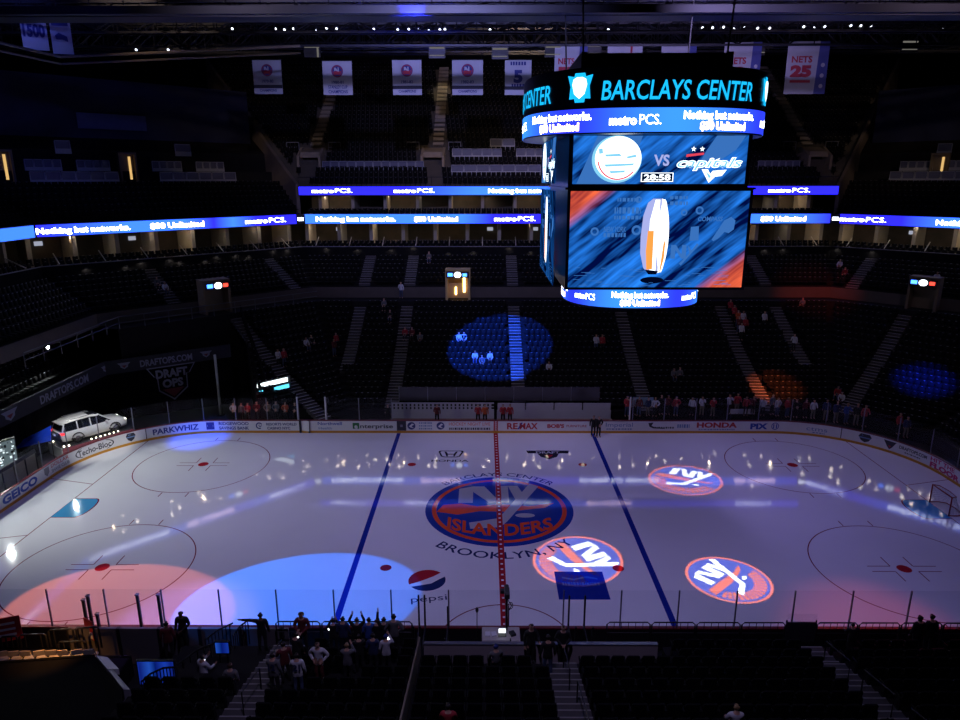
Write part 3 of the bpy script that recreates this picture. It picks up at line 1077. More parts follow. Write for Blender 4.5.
for lst, z, nm in ((DL, 14.98, 'lower'), (DLU, 17.88, 'upper')):
    for px, py in lst:
        p = mirror_pt(px, py, z)
        low = False
        if nm == 'lower':
            # lamps whose light could not clear the ledge sit below it
            lo_, hi_ = 9.0, z
            for _ in range(30):
                m_ = (lo_ + hi_) / 2
                q = mirror_pt(px, py, m_)
                if bowl_d(q.x, q.y) < 21.8: lo_ = m_
                else: hi_ = m_
            if hi_ < 12.52: p = mirror_pt(px, py, hi_); low = True
        zz = p.z
        if dlm is None:
            b = MB(); b.add([(.15 * math.cos(k * PI / 5), .15 * math.sin(k * PI / 5), -.055) for k in range(10)], [tuple(reversed(range(10)))])
            dlm = b.mesh('lens', L_DOWN); dlm2 = b.mesh('lens', glow('ledge_light_lens', (1.0, .86, .70), 17.0))
            b = MB()
            for r0, r1, z0_, z1_ in ((.16, .16, -.06, .01), (.16, .0, .01, .01)):
                b.add([(r * math.cos(k * PI / 6), r * math.sin(k * PI / 6), zz_) for r, zz_ in ((r0, z0_), (r1, z1_)) for k in range(12)], [(k, (k + 1) % 12, 12 + (k + 1) % 12, 12 + k) for k in range(12)])
            dlh = b.mesh('housing', M_BLACK)
        o = bpy.data.objects.new('downlight', dlh)
        COL.objects.link(o); o.location = (p.x, p.y, zz)
        c_ = bpy.data.objects.new('lens', dlm2 if low else dlm); COL.objects.link(c_); c_.parent = o
        if low: props(o, 'small round warm downlight under the front ledge of the lower suites', 'light', 'downlights under the suite ledge')
        else: props(o, 'small round warm downlight in the ceiling of the %s suites' % nm, 'light', 'downlights of the %s suites' % nm)

# ------------------------------------------------------------------ RIBBON BOARDS
def ledmat(name, cols, sc, st, axis=0, off=0.0):
    m = bpy.data.materials.new(name)
    m.use_nodes = True
    nt = m.node_tree; nt.nodes.clear()
    tc = nt.nodes.new('ShaderNodeTexCoord'); sp = nt.nodes.new('ShaderNodeSeparateXYZ')
    ma = nt.nodes.new('ShaderNodeMath'); ma.operation = 'MULTIPLY_ADD'
    ma.inputs[1].default_value = sc; ma.inputs[2].default_value = off
    fr = nt.nodes.new('ShaderNodeMath'); fr.operation = 'FRACT'
    cr = nt.nodes.new('ShaderNodeValToRGB')
    els = cr.color_ramp.elements
    while len(els) < len(cols): els.new(0.5)
    for e, (p, c) in zip(els, cols):
        e.position = p; e.color = (*c, 1)
    em = nt.nodes.new('ShaderNodeEmission'); em.inputs['Strength'].default_value = st
    o = nt.nodes.new('ShaderNodeOutputMaterial')
    nt.links.new(tc.outputs['Object'], sp.inputs[0])
    nt.links.new(sp.outputs[axis], ma.inputs[0]); nt.links.new(ma.outputs[0], fr.inputs[0])
    nt.links.new(fr.outputs[0], cr.inputs[0]); nt.links.new(cr.outputs[0], em.inputs['Color'])
    nt.links.new(em.outputs[0], o.inputs['Surface'])
    return m
DB, LB = (0.024, 0.020, 1.15), (0.045, 0.19, 1.5)
LED_TXT = glow('led_white_letters', (0.80, 0.86, 1.0), 7.0)
LED_TXTR = glow('led_pink_letters', (1.0, 0.70, 0.86), 6.0)
RIB_BACK = mat('ribbon_housing', (0.02, 0.02, 0.05), 0.5, 0.2, 0.1, 3)
def metro(f, u, h, mi):
    w = 4.35 * h
    f.text('metro', u - w * .24, 0, h * .95, mi, 1, w=w * .50, bold=.05)
    f.text('PCS.', u + w * .24, 0, h * 1.12, mi, 1, w=w * .40, bold=.0)
def nothing(f, u, h, w, mi):
    f.text('Nothing but networks.', u, 0, h * 1.05, mi, 1, w=w, bold=.05)
def thirty(f, u, h, w, mi):
    f.text('$30 Unlimited', u, 0, h * 1.08, mi, 1, w=w, bold=.05)
def ribbon(label, p0, p1, z0, z1, items, stops):
    # p0 -> p1 runs left to right as seen from the rink; items in image columns
    p0, p1 = Vector((*p0, 0)), Vector((*p1, 0))
    L = (p1 - p0).length
    t = (p1 - p0) / L
    yaw = math.atan2(t.y, t.x)
    r = thing('ribbon_board', label, 'LED board', (p0.x, p0.y, 0), yaw, )
    MB().box((L / 2, .16, (z0 + z1) / 2), (L, .26, z1 - z0 + .12)).build('housing', RIB_BACK, r)
    MB().box((L / 2, -.01, (z0 + z1) / 2), (L - .1, .06, z1 - z0)).build('led_panel', ledmat('led_blue', stops, 1.0 / L, 1.75), r)
    def upx(px):
        best = min(range(0, 801), key=lambda i: abs(proj(p0 + t * (L * i / 800) + Vector((0, 0, (z0 + z1) / 2)))[0] - px))
        return L * best / 800
    h = (z1 - z0) * .46
    for kind, a, c in items:
        f = Flat()
        ua, uc = upx(a), upx(c)
        if kind == 'm': 
            w = uc - ua
            f.text('metro', ua + w * .27, 0, h * .95, 0, 1, w=w * .54, bold=.05)
            f.text('PCS.', ua + w * .78, .03, h * 1.15, 0, 1, w=w * .42, bold=.0)
        elif kind == 'n': nothing(f, (ua + uc) / 2, h, uc - ua, 0)
        else: thirty(f, (ua + uc) / 2, h, uc - ua, 1)
        f.build('led_lettering', lambda u, v, l: Vector((u, -.05 - l, (z0 + z1) / 2 + v)), [LED_TXT, LED_TXTR], r)
    return r
d_r = 21.9
PO = octa(d_r)
YR = Y0 + d_r
g3 = [(0, DB), (.2, LB), (.45, DB), (.7, LB), (.85, LB), (1, DB)]
LZ0, LZ1, UZ0, UZ1 = 15.02, 16.0, 18.05, 18.92
ribbon('long lower LED ribbon across the far side behind the scoreboard', (PO[2].x + .25, YR), (PO[3].x - .25, YR), LZ0, LZ1,
       [('n', 316, 396), ('t', 414, 458), ('m', 494, 536), ('t', 761, 806), ('n', 590, 680)], [(0, LB), (.3, LB), (.36, DB), (.42, DB), (.5, DB), (.8, LB), (.93, LB), (1, DB)])
ribbon('upper LED ribbon across the far side behind the scoreboard', (XL, YR), (XR, YR), UZ0, UZ1,
       [('m', 312, 353), ('m', 394, 435), ('n', 488, 560), ('t', 600, 650), ('m', 768, 810)], [(0, DB), (.2, DB), (.33, LB), (.42, LB), (.7, DB), (1, DB)])
ribbon('lower LED ribbon on the left corner of the stands', (PO[1].x, PO[1].y), (PO[2].x - .2, PO[2].y - .2), LZ0, LZ1,
       [('n', 15, 130), ('t', 150, 204), ('m', 245, 286)], [(0, DB), (.3, LB), (.5, LB), (.62, DB), (.7, LB), (.8, DB), (1, DB)])
ribbon('lower LED ribbon along the left end of the stands', (PO[0].x, PO[0].y), (PO[1].x, PO[1].y - .2), LZ0, LZ1,
       [('m', -60, -20)], [(0, DB), (.5, LB), (.9, LB), (1, LB)])
ribbon('lower LED ribbon on the right corner of the stands', (PO[3].x + .2, PO[3].y - .2), (PO[4].x, PO[4].y), LZ0, LZ1,
       [('m', 840, 887), ('n', 936, 1040)], [(0, DB), (.25, DB), (.42, LB), (.75, LB), (1, DB)])
for x, y, z, yaw, lb in ((PO[2].x, YR, 15.5, PI / 8, 'small lit white panel at the joint left of the long ribbon'), (PO[3].x, YR, 15.5, -PI / 8, 'small lit white panel at the joint right of the long ribbon')):
    o = thing('sign_box', lb, 'sign', (x, y - .1, z), yaw)
    MB().box((0, 0, 0), (1.0, .3, 1.0)).build('case', M_BLACK, o)
    MB().box((0, -.17, 0), (.6, .04, .34)).build('lit_face', LED_TXT, o)

# ------------------------------------------------------------------ UPPER STANDS
def hw(d): return 29.0 + .78 * (d - 22.6)
rows = [(22.6 + .82 * i, 18.95 + .57 * i) for i in range(27)]
b = MB(); zp = 18.0
pu = []
UA = [(-6.3, 1.15), (-20.6, 1.15), (x_at(812, 46, 22.5), 1.15), (2.05, .6), (13, .6), (24, .6)]
VU = []
for px, py in ((314, 157), (434, 157), (810, 160)):
    yy = Y0 + 28.2
    VU.append((x_at(px, yy, 22.0), yy, px))
def uax(i, y):
    # aisle x at depth y (the outer aisles fan out)
    x0 = UA[i][0]
    if i == 0: return x0
    if i == 1: return VU[0][0] + (y - VU[0][1]) * .02
    if i == 2: return VU[2][0] - (y - VU[2][1]) * .02
    return x0
for d, z in rows:
    y0, y1 = Y0 + d, Y0 + d + .82
    a, c = hw(d), hw(d + .82)
    b.quad((XC - a, y0, zp), (XC + a, y0, zp), (XC + a, y0, z), (XC - a, y0, z))
    b.quad((XC - a, y0, z), (XC + a, y0, z), (XC + c, y1, z), (XC - c, y1, z))
    zp = z
    x = XC - a + .6
    while x < XC + a - .5:
        if not any(abs(x - uax(i, y0)) < .9 for i in range(3)) and not any(abs(x - v[0]) < 1.9 and v[1] - 3.4 < y0 < v[1] + .6 for v in VU):
            pu.append((x, y0 + .35, z, 0))
        x += .54
M_UCONC = mat('upper_tier_concrete', (0.075, 0.062, 0.052), 0.85, 0, 0.3, 1.2)
props(b.build('seating_tier', M_UCONC), kind='structure', label='steep dark tier of the upper stand')
seats_mesh('arena_seats', pu, 'dark rows of empty folding seats in the steep upper stand')
M_USTEP = mat('upper_aisle_step', (0.30, 0.25, 0.20), 0.85, 0, 0.2, 3)
for i in range(3):
    b = MB()
    for k, (d, z) in enumerate(rows):
        if k < 8: continue
        for h_ in (0, 1):
            y = Y0 + d + .2 + .41 * h_
            x = uax(i, y)
            b.box((x, y, z + .02 + .2 * h_), (1.2, .40, .3))
    props(b.build('aisle_stairs', M_USTEP), kind='structure')
ulab = ['tan stair portal at the left of the upper stand', 'tan stair portal near the middle of the upper stand', 'tan stair portal at the right of the upper stand']
for (x, y, px), lb in zip(VU, ulab):
    v = thing('stair_portal', lb, 'portal', (x, y, 20.3), 0)
    for sx in (-1, 1):
        b = MB(); b.extr([(sx * 1.2 - .13, -2.6, -.8), (sx * 1.2 - .13, -2.6, 1.9), (sx * 1.2 - .13, -.6, 2.9), (sx * 1.2 - .13, .4, 2.9), (sx * 1.2 - .13, .4, -.8)], (.26, 0, 0))
        b.build('side_wall', M_TAN, v)
    b = MB(); b.extr([(-1.05, -2.0, 1.75), (-1.05, -2.0, 2.35), (-1.05, .4, 2.9), (-1.05, .4, 2.3)], (2.1, 0, 0))
    b.build('lintel', M_TAN, v)
    MB().box((0, -.2, .9), (2.1, .1, 3.0)).build('back_wall', M_TAN, v)
    MB().box((.1, -.4, 1.6), (.5, .08, .22)).build('wall_light', L_WHITE if px == 434 else L_WARM, v)
    for sx in (-1, 1):
        b = MB()
        u = sx * 2.4
        b.tube([(u - .7, .2, 2.4), (u - .7, .2, 3.5), (u + .7, .2, 3.5), (u + .7, .2, 2.4)], .05, 5)
        b.tube([(u - .7, .2, 2.95), (u + .7, .2, 2.95)], .04, 5)
        b.build('guard_rail', M_WRAIL, v)
# parapet walls closing the upper stand
M_PARA = mat('parapet_plaster', (0.17, 0.13, 0.11), 0.85, 0, 0.2, 1)
for sx, nm in ((-1, 'left'), (1, 'right')):
    b = MB()
    pts = []
    d0, z0 = 22.0, 15.0
    d1, z1 = rows[-1]
    A0 = Vector((XC + sx * (hw(22.0) + .6), Y0 + 22.5, 0)); A1 = Vector((XC + sx * (hw(d1) + .1), Y0 + d1, 0))
    b.extr([(A0.x, A0.y, 15.0), (A0.x, A0.y, 19.2), (A0.x + sx * 1.2, A0.y + 1.6, 20.2), (A1.x, A1.y, z1 + 1.3), (A1.x, A1.y, 15)], (sx * .35, -.1, 0))
    props(b.build('wall_parapet_' + nm, M_PARA), kind='structure')
# side stands above the corner ribbons
b = MB(); zp = 15.9; ps = []
srows = [(22.3 + .82 * i, 16.1 + .50 * i) for i in range(6)]
for d, z in srows:
    A, B = octa(d, 40, 40), octa(d + .82, 40, 40)
    for i0, i1 in ((0, 2), (3, 5)):
        zstrip(b, A[i0:i1 + 1], zp, z); strip(b, A[i0:i1 + 1], B[i0:i1 + 1], z, z)
        pl = octa(d + .35, 40, 40)
        for p, yaw in along(pl, i0, i1, .54):
            ps.append((p.x, p.y, z, yaw))
    zp = z
A, B = octa(27.22, 40, 40), octa(31, 40, 40)
for i0, i1 in ((0, 2), (3, 5)):
    zstrip(b, A[i0:i1 + 1], zp, 19.3); strip(b, A[i0:i1 + 1], B[i0:i1 + 1], 19.3, 19.3)
    A2, B2 = octa(29.2, 40, 40), octa(31, 40, 40)
    zstrip(b, A2[i0:i1 + 1], 19.3, 20.5); strip(b, A2[i0:i1 + 1], B2[i0:i1 + 1], 20.5, 20.5)
    zstrip(b, octa(31, 40, 40)[i0:i1 + 1], 19.3, 22.5); strip(b, octa(31, 40, 40)[i0:i1 + 1], octa(36, 40, 40)[i0:i1 + 1], 22.5, 25)
props(b.build('seating_tier', M_CONC), kind='structure', label='dark side tier above the corner ribbons')
seats_mesh('arena_seats', ps, 'dark rows of empty seats on the side stands above the corner ribbons')
M_CURT = mat('dark_blue_curtain', (0.012, 0.014, 0.05), 0.9, 0, 0.35, .5)
b = MB()
for i0, i1 in ((0, 2), (3, 5)):
    pl_ = octa(33.5, 40, 40)[i0:i1 + 1]
    if i0 == 0: pl_[-1] = pl_[-1] + (pl_[-2] - pl_[-1]).normalized() * 4
    else: pl_[0] = pl_[0] + (pl_[1] - pl_[0]).normalized() * 4
    zstrip(b, pl_, 22, 29.5)
props(b.build('wall_curtain', M_CURT), kind='structure')
p_ = octa(33.3, 40, 40)[1].lerp(octa(33.3, 40, 40)[2], .5)
t = thing('wall_banner', 'faint long blue banner on the dark curtain at the upper left', 'banner', (x_at(113, 42, 25), 42.0, 25.1), math.radians(45))
for _k in range(1):
    best = min((octa(33.2, 40, 40)[1].lerp(octa(33.2, 40, 40)[2], i / 200) for i in range(201)), key=lambda p: abs(proj((p.x, p.y, 25.3))[0] - 113))
    t.location = (best.x, best.y, 25.4)
MB().rbox((0, 0, 0), (6.6, .06, 1.5), .02).build('cloth', mat('faint_blue_banner', (.06, .07, .20), .8, 0, .2, 1), t)
MB().tube([(-3.35, .02, .8), (3.35, .02, .8)], .05, 5).build('hanging_rod', M_STEEL, t)
M_SLIT = glow('doorway_warm_light', (1.0, .62, .22), .8)  # glow stands for the warm light showing in the doorway
for px, side, lb in ((128, 'l', 'tall doorway with a golden lit slit on the left platform'), (2, 'l', 'doorway with a golden lit slit at the left frame edge'), (939.5, 'r', 'doorway with a golden lit slit on the right platform')):
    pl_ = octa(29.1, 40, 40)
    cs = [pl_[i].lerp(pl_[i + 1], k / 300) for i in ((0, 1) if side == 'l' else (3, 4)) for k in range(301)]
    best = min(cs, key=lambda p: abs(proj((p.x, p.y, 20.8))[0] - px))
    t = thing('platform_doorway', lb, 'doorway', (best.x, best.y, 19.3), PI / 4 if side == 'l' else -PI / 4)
    for sx in (-1, 1): MB().box((sx * .75, 0, 1.4), (.2, .5, 2.8)).build('jamb', M_PORT, t)
    MB().box((0, 0, 2.9), (1.7, .5, .2)).build('lintel', M_PORT, t)
    MB().box((0, .2, 1.4), (1.3, .08, 2.8)).build('back_wall', M_PORT, t)
    MB().box((.25, .1, 1.5), (.22, .06, 2.2)).build('lit_slit', M_SLIT, t)
# white railings of the platforms
def rail_panel(o, w, h, name='frame'):
    b = MB()
    k = .045
    b.tube([(-w / 2, 0, 0), (-w / 2, 0, h), (w / 2, 0, h), (w / 2, 0, 0)], k, 5)
    b.tube([(-w / 2, 0, .08), (w / 2, 0, .08)], k, 5)
    return b.build(name, M_WRAIL, o)
M_RPAN = mat('platform_panel', (0.085, 0.085, 0.15), 0.5, 0, 0.2, 2)
def railing(label, a, c, z, h, npan, solid=.45):
    a, c = Vector(a), Vector(c)
    L = (c - a).length
    t = (c - a) / L
    o = thing('platform_railing', label, 'railing', (a.x, a.y, z), math.atan2(t.y, t.x))
    w = L / npan
    for i in range(npan):
        b = MB()
        x0, x1 = w * i + .05, w * (i + 1) - .05
        b.tube([(x0, 0, solid * h), (x0, 0, h), (x1, 0, h), (x1, 0, solid * h)], .05, 5)
        b.build('rail_frame', M_WRAIL, o)
    MB().box((L / 2, .0, solid * h / 2), (L, .08, solid * h)).build('base_panel', M_WRAIL, o)
    MB().box((L / 2, .10, (solid + 1) * h / 2), (L, .03, (1 - solid) * h * .92)).build('infill_panel', M_RPAN, o)
def rail_px(label, d, z, px0, px1, h, n_, side, solid=.4):
    pl = octa(d, 40, 40)
    cand = []
    rng = {'l': (0, 2), 'c': (2, 3), 'r': (3, 5)}[side]
    for i in range(*rng):
        for k in range(401):
            p = pl[i].lerp(pl[i + 1], k / 400)
            cand.append((proj((p.x, p.y, z + h / 2))[0], p))
    a = min(cand, key=lambda t: abs(t[0] - px0))[1]; c = min(cand, key=lambda t: abs(t[0] - px1))[1]
    railing(label, a, c, z, h, n_, solid)
rail_px('long pale railing of the left side platform, front row at far left', 27.3, 19.25, 30, 119, 1.15, 6, 'l')
rail_px('long pale railing of the left side platform, front row near the parapet', 27.3, 19.25, 160, 236, 1.15, 6, 'l')
rail_px('pale railing box on the second step, left of the first gap', 29.3, 20.4, 24, 62, 1.1, 4, 'l')
rail_px('pale railing box on the second step, right of the first gap', 29.3, 20.4, 77, 110, 1.1, 4, 'l')
rail_px('pale railing box on the second step, left of the second gap', 29.3, 20.4, 152, 182, 1.1, 4, 'l')
rail_px('pale railing box on the second step, right of the second gap', 29.3, 20.4, 196, 224, 1.1, 4, 'l')
rail_px('small raised railing box high on the left platform', 30.8, 22.1, 55, 71, 1.2, 1, 'l')
rail_px('small raised railing box high beside the left parapet', 30.8, 22.1, 175, 191, 1.2, 1, 'l')
rail_px('long pale railing of the right side platform, front row', 27.3, 19.25, 889, 968, 1.15, 6, 'r')
rail_px('pale railing box on the second step of the right platform', 29.3, 20.4, 900, 933, 1.1, 4, 'r')
rail_px('pale railing box at the right frame edge on the second step', 29.3, 20.4, 946, 975, 1.1, 3, 'r')
rail_px('small raised railing box on the right platform', 30.8, 22.1, 937, 952, 1.2, 1, 'r')
def uprail(label, px0, px1, row, n_, h=1.0, solid=.4):
    d, z = rows[row]
    y = Y0 + d + .1
    a = (x_at(px0, y, z + .5), y, 0); c = (x_at(px1, y, z + .5), y, 0)
    railing(label, a, c, z, h, n_, solid)
uprail('low pale railing in the upper stand between the two portals', 322, 424, 3, 12, .95, .3)
uprail('long pale railing box in the upper stand left of the scoreboard', 451, 541, 2, 7, 1.1)
uprail('pale railing box behind the long one in the upper stand', 452, 502, 5, 5, 1.2)
uprail('pale railing box next to the scoreboard in the upper stand', 516, 545, 5, 3, 1.2)
uprail('small raised railing box in the upper stand', 490, 515, 7, 2, 1.2)
uprail('low pale railing at the right of the upper stand', 758, 800, 3, 6, .95, .3)
b = MB()
for (x0, x1) in ((XL, XR),):
    b.tube([(x0, YR + .2, 19.9), (x1, YR + .2, 19.9)], .03, 5)
    x = x0
    while x < x1:
        b.tube([(x, YR + .2, 18.95), (x, YR + .2, 19.9)], .02, 4); x += 1.8
props(b.build('front_railing', M_STEEL), 'thin dark railing along the front of the upper stand above the ribbon', 'railing')
# outer shell
props(MB().box((XC, 66, 20), (150, .4, 42)).build('wall_far', M_BLACKWALL), kind='structure')
props(MB().box((-66, 10, 20), (.4, 115, 42)).build('wall_left', M_BLACKWALL), kind='structure')
props(MB().box((82, 10, 20), (.4, 115, 42)).build('wall_right', M_BLACKWALL), kind='structure')
props(MB().box((XC, -47, 20), (150, .4, 42)).build('wall_near', M_BLACKWALL), kind='structure')
props(MB().box((XC, 10, 40), (150, 115, .4)).build('ceiling', mat('ceiling_black', (0.006, 0.006, 0.009), .9, 0, .3, .3)), kind='structure')
# ================================================================== SCOREBOARD
SX, SY = 7.4, 1.0
sb = thing('scoreboard', 'large hanging scoreboard with blue video screens and a glowing arena name ring', 'scoreboard', (SX, SY, 0))
M_SB = mat('scoreboard_case', (0.012, 0.014, 0.03), 0.35, 0.3, 0.2, 2)
def sup(R, n_, N=720):
    pts = []
    for i in range(N):
        a = -PI / 2 + 2 * PI * i / N
        c, s_ = math.cos(a), math.sin(a)
        pts.append(Vector((R * math.copysign(abs(c) ** (2 / n_), c), R * math.copysign(abs(s_) ** (2 / n_), s_), 0)))
    cum = [0]
    for i in range(N): cum.append(cum[-1] + (pts[(i + 1) % N] - pts[i]).length)
    return pts, cum
class Ring:
    def __init__(s, R, n_):
        s.p, s.c = sup(R, n_); s.L = s.c[-1]; s.N = len(s.p)
    def at(s, u):
        u %= s.L
        lo, hi = 0, s.N
        while hi - lo > 1:
            m = (lo + hi) // 2
            if s.c[m] <= u: lo = m
            else: hi = m
        a, b = s.p[lo], s.p[(lo + 1) % s.N]
        t = (u - s.c[lo]) / max(1e-9, s.c[lo + 1] - s.c[lo])
        d = (b - a).normalized()
        return a.lerp(b, t), Vector((d.y, -d.x, 0))
    def fn(s, z0, off=0.0):
        def f(u, v, l):
            p, n_ = s.at(u)
            return p + n_ * (l + off) + Vector((0, 0, z0 + v))
        return f
    def band(s, b, z0, z1, off=0.0, k=96, cap=True):
        A = []
        for i in range(k):
            p, n_ = s.at(s.L * i / k)
            A.append(p + n_ * off)
        b.prism([(p.x, p.y) for p in A], z0, z1)
        return b
RG = Ring(6.15, 2.6)
RG.band(MB(), 22.92, 24.72, 0, 120).build('sign_ring', M_SB, sb)
RG.band(MB(), 21.80, 22.98, .02, 120).build('ribbon_ring_case', M_SB, sb)
def ringled(name, ring, z0, z1, off, mats, k=160):
    f = Flat()
    f.rect(ring.L / 2, 0, ring.L, z1 - z0, 0, 0, nu=k)
    return f.build(name, ring.fn((z0 + z1) / 2, off), mats, sb)
def bandmat(name, period, phase, st):
    # LED ring: two blues alternating round the ring
    m = bpy.data.materials.new(name); m.use_nodes = True
    nt = m.node_tree; nt.nodes.clear()
    tc = nt.nodes.new('ShaderNodeTexCoord'); sp = nt.nodes.new('ShaderNodeSeparateXYZ')
    at = nt.nodes.new('ShaderNodeMath'); at.operation = 'ARCTAN2'
    nt.links.new(tc.outputs['Object'], sp.inputs[0])
    nt.links.new(sp.outputs[1], at.inputs[0]); nt.links.new(sp.outputs[0], at.inputs[1])
    ma = nt.nodes.new('ShaderNodeMath'); ma.operation = 'MULTIPLY_ADD'; ma.inputs[1].default_value = period; ma.inputs[2].default_value = phase
    sn = nt.nodes.new('ShaderNodeMath'); sn.operation = 'SINE'
    mr = nt.nodes.new('ShaderNodeMapRange'); mr.inputs['From Min'].default_value = -1
    mx = nt.nodes.new('ShaderNodeMix'); mx.data_type = 'RGBA'
    mx.inputs[6].default_value = (0.03, 0.05, 1.1, 1); mx.inputs[7].default_value = (0.05, 0.33, 1.3, 1)
    em = nt.nodes.new('ShaderNodeEmission'); em.inputs['Strength'].default_value = st
    o = nt.nodes.new('ShaderNodeOutputMaterial')
    nt.links.new(at.outputs[0], ma.inputs[0]); nt.links.new(ma.outputs[0], sn.inputs[0]); nt.links.new(sn.outputs[0], mr.inputs[0])
    nt.links.new(mr.outputs[0], mx.inputs[0]); nt.links.new(mx.outputs[2], em.inputs['Color']); nt.links.new(em.outputs[0], o.inputs['Surface'])
    return m
ringled('ribbon_ring_leds', RG, 21.86, 22.92, .05, [bandmat('led_ring', 4, 1.2, 1.15)])
q = RG.L / 4
u_key = min((i * .02 for i in range(-400, 0)), key=lambda u: abs(proj(RG.at(u)[0] + Vector((SX, SY, 23.8)))[0] - 580))
q5 = RG.L / 5
for k in range(5):
    u = u_key + q * .27 + q5 * k
    f = Flat()
    f.text('metro', u - .66, 0, .40, 0, 1, w=1.25, bold=.05); f.text('PCS.', u + .58, .03, .46, 0, 1, w=1.0)
    f.build('ribbon_ring_lettering', RG.fn(22.39, .06), [LED_TXT, LED_TXTR], sb)
    f = Flat().text('Nothing but networks.', u + q5 / 2, .22, .34, 0, 1, w=3.9, bold=.05)
    f.build('ribbon_ring_lettering', RG.fn(22.39, .06), [LED_TXT, LED_TXTR], sb)
    f = Flat().text('$30 Unlimited', u + q5 / 2 + .1, -.25, .34, 1, 1, w=2.5, bold=.06)
    f.build('ribbon_ring_lettering', RG.fn(22.39, .06), [LED_TXT, LED_TXTR], sb)
CYAN = glow('cyan_sign_letters', (0.01, 0.50, 1.0), 1.2)
KEYW = glow('white_sign_emblem', (0.72, 0.95, 1.0), 2.2)
u_key = min((i * .02 for i in range(-400, 0)), key=lambda u: abs(proj(RG.at(u)[0] + Vector((SX, SY, 23.8)))[0] - 580))
def keystone(f, u, s_):
    o_ = [(-.36, .95), (.36, .95), (.42, .72), (.92, .82), (.70, .1), (.78, -.72), (.40, -.70), (.34, -.95), (-.34, -.95), (-.40, -.70), (-.78, -.72), (-.70, .1), (-.92, .82), (-.42, .72)]
    f.poly([(u + x * s_, y * s_) for x, y in o_], 0, 1)
    i_ = [(-.46, .55), (-.2, .68), (.2, .68), (.46, .55), (.54, .2), (.38, -.4), (0, -.72), (-.38, -.4), (-.54, .2)]
    f.poly([(u + x * s_, y * s_) for x, y in i_], 1, 3)
f = Flat(); fk = Flat()
for k in range(4):
    f = Flat().text('BARCLAYS CENTER', u_key + q * (k + .5) - .3, 0, .86, 0, 1, w=q * .735, bold=.012, shear=.12)
    f.build('sign_lettering', RG.fn(23.72, .02), [CYAN], sb, .02)
    fk = Flat(); keystone(fk, u_key + q * k, .68)
    fk.build('sign_emblem', RG.fn(23.86, .02), [CYAN, KEYW], sb, .02)
# body
HB = 4.72
XO = 7.93 - SX
RB = Ring(4.6, 6)
b = MB(); b.box((XO - .26, 0, 20.6), (8.9, 9.1, 2.7)); b.build('upper_case', M_SB, sb)
b = MB(); b.box((XO - .12, .05, 16.75), (9.2, 9.3, 5.05)); b.build('lower_case', M_SB, sb)
b = MB(); b.box((XO - .15, 0, 19.28), (9.4, 9.4, .10)); b.build('case_ledge', M_SB, sb)
def streakmat(name, corner, st):
    m = bpy.data.materials.new(name); m.use_nodes = True
    nt = m.node_tree; nt.nodes.clear()
    N = nt.nodes.new; Lk = nt.links.new
    tc = N('ShaderNodeTexCoord'); sp = N('ShaderNodeSeparateXYZ'); Lk(tc.outputs['Object'], sp.inputs[0])
    def mth(op, a, b_=None, c=None):
        n_ = N('ShaderNodeMath'); n_.operation = op
        for i, x in enumerate((a, b_, c)):
            if x is None: continue
            if isinstance(x, (int, float)): n_.inputs[i].default_value = x
            else: Lk(x, n_.inputs[i])
        return n_.outputs[0]
    h = mth('ADD', mth('ADD', sp.outputs[0], sp.outputs[1]), 4.1)       # runs across whichever face
    zc = mth('SUBTRACT', sp.outputs[2], 16.8)
    e = mth('SUBTRACT', mth('MULTIPLY', h, .8), zc)      # across the streaks
    g = mth('ADD', h, zc)                                # along the streaks
    cv = N('ShaderNodeCombineXYZ'); Lk(mth('MULTIPLY', e, .95), cv.inputs[0]); Lk(mth('MULTIPLY', g, .12), cv.inputs[1])
    nz = N('ShaderNodeTexNoise'); nz.inputs['Scale'].default_value = 1.0; nz.inputs['Detail'].default_value = 3; nz.inputs['Roughness'].default_value = .65; Lk(cv.outputs[0], nz.inputs['Vector'])
    cr = N('ShaderNodeValToRGB')
    els = cr.color_ramp.elements
    for p, c in ((.41, (0.0, 0.003, 0.05)), (.53, (0.0, 0.009, 0.22)), (.63, (0.001, 0.045, 0.80)), (.77, (0.03, 0.33, 1.3))):
        if p in (.41,): els[0].position = p; els[0].color = (*c, 1)
        elif p == .77: els[1].position = p; els[1].color = (*c, 1)
        else:
            k = els.new(p); k.color = (*c, 1)
    Lk(nz.outputs['Fac'], cr.inputs[0])
    out = cr.outputs[0]
    if corner:
        ae = mth('ABSOLUTE', mth('ADD', e, .1))
        mr = N('ShaderNodeMapRange'); mr.inputs['From Min'].default_value = 4.05; mr.inputs['From Max'].default_value = 4.8; Lk(ae, mr.inputs[0])
        cr2 = N('ShaderNodeValToRGB'); a_ = cr2.color_ramp.elements
        a_[0].position = .35; a_[0].color = (.25, .02, .03, 1); a_[1].position = .62; a_[1].color = (1.0, .16, .06, 1)
        Lk(nz.outputs['Fac'], cr2.inputs[0])
        mx = N('ShaderNodeMix'); mx.data_type = 'RGBA'
        Lk(mr.outputs[0], mx.inputs[0]); Lk(out, mx.inputs[6]); Lk(cr2.outputs[0], mx.inputs[7])
        out = mx.outputs[2]
    em = N('ShaderNodeEmission'); em.inputs['Strength'].default_value = st; Lk(out, em.inputs['Color'])
    o = N('ShaderNodeOutputMaterial'); Lk(em.outputs[0], o.inputs['Surface'])
    return m
SCR1 = streakmat('video_streaks_wide', True, 1.1)
SCR2 = streakmat('video_streaks_blue', False, 1.1)
SCR1S = streakmat('video_streaks_wide_dim', False, .35); SCR2S = streakmat('video_streaks_blue_dim', False, .35)  # weaker glow on the side faces imitates LEDs seen obliquely
V_W = glow('video_white', (0.85, 0.93, 1.0), 2.0)
V_GH = glow('video_ghost_blue', (0.07, 0.28, 0.85), .6)
V_OR = glow('video_orange', (1.0, 0.33, 0.06), 1.2)
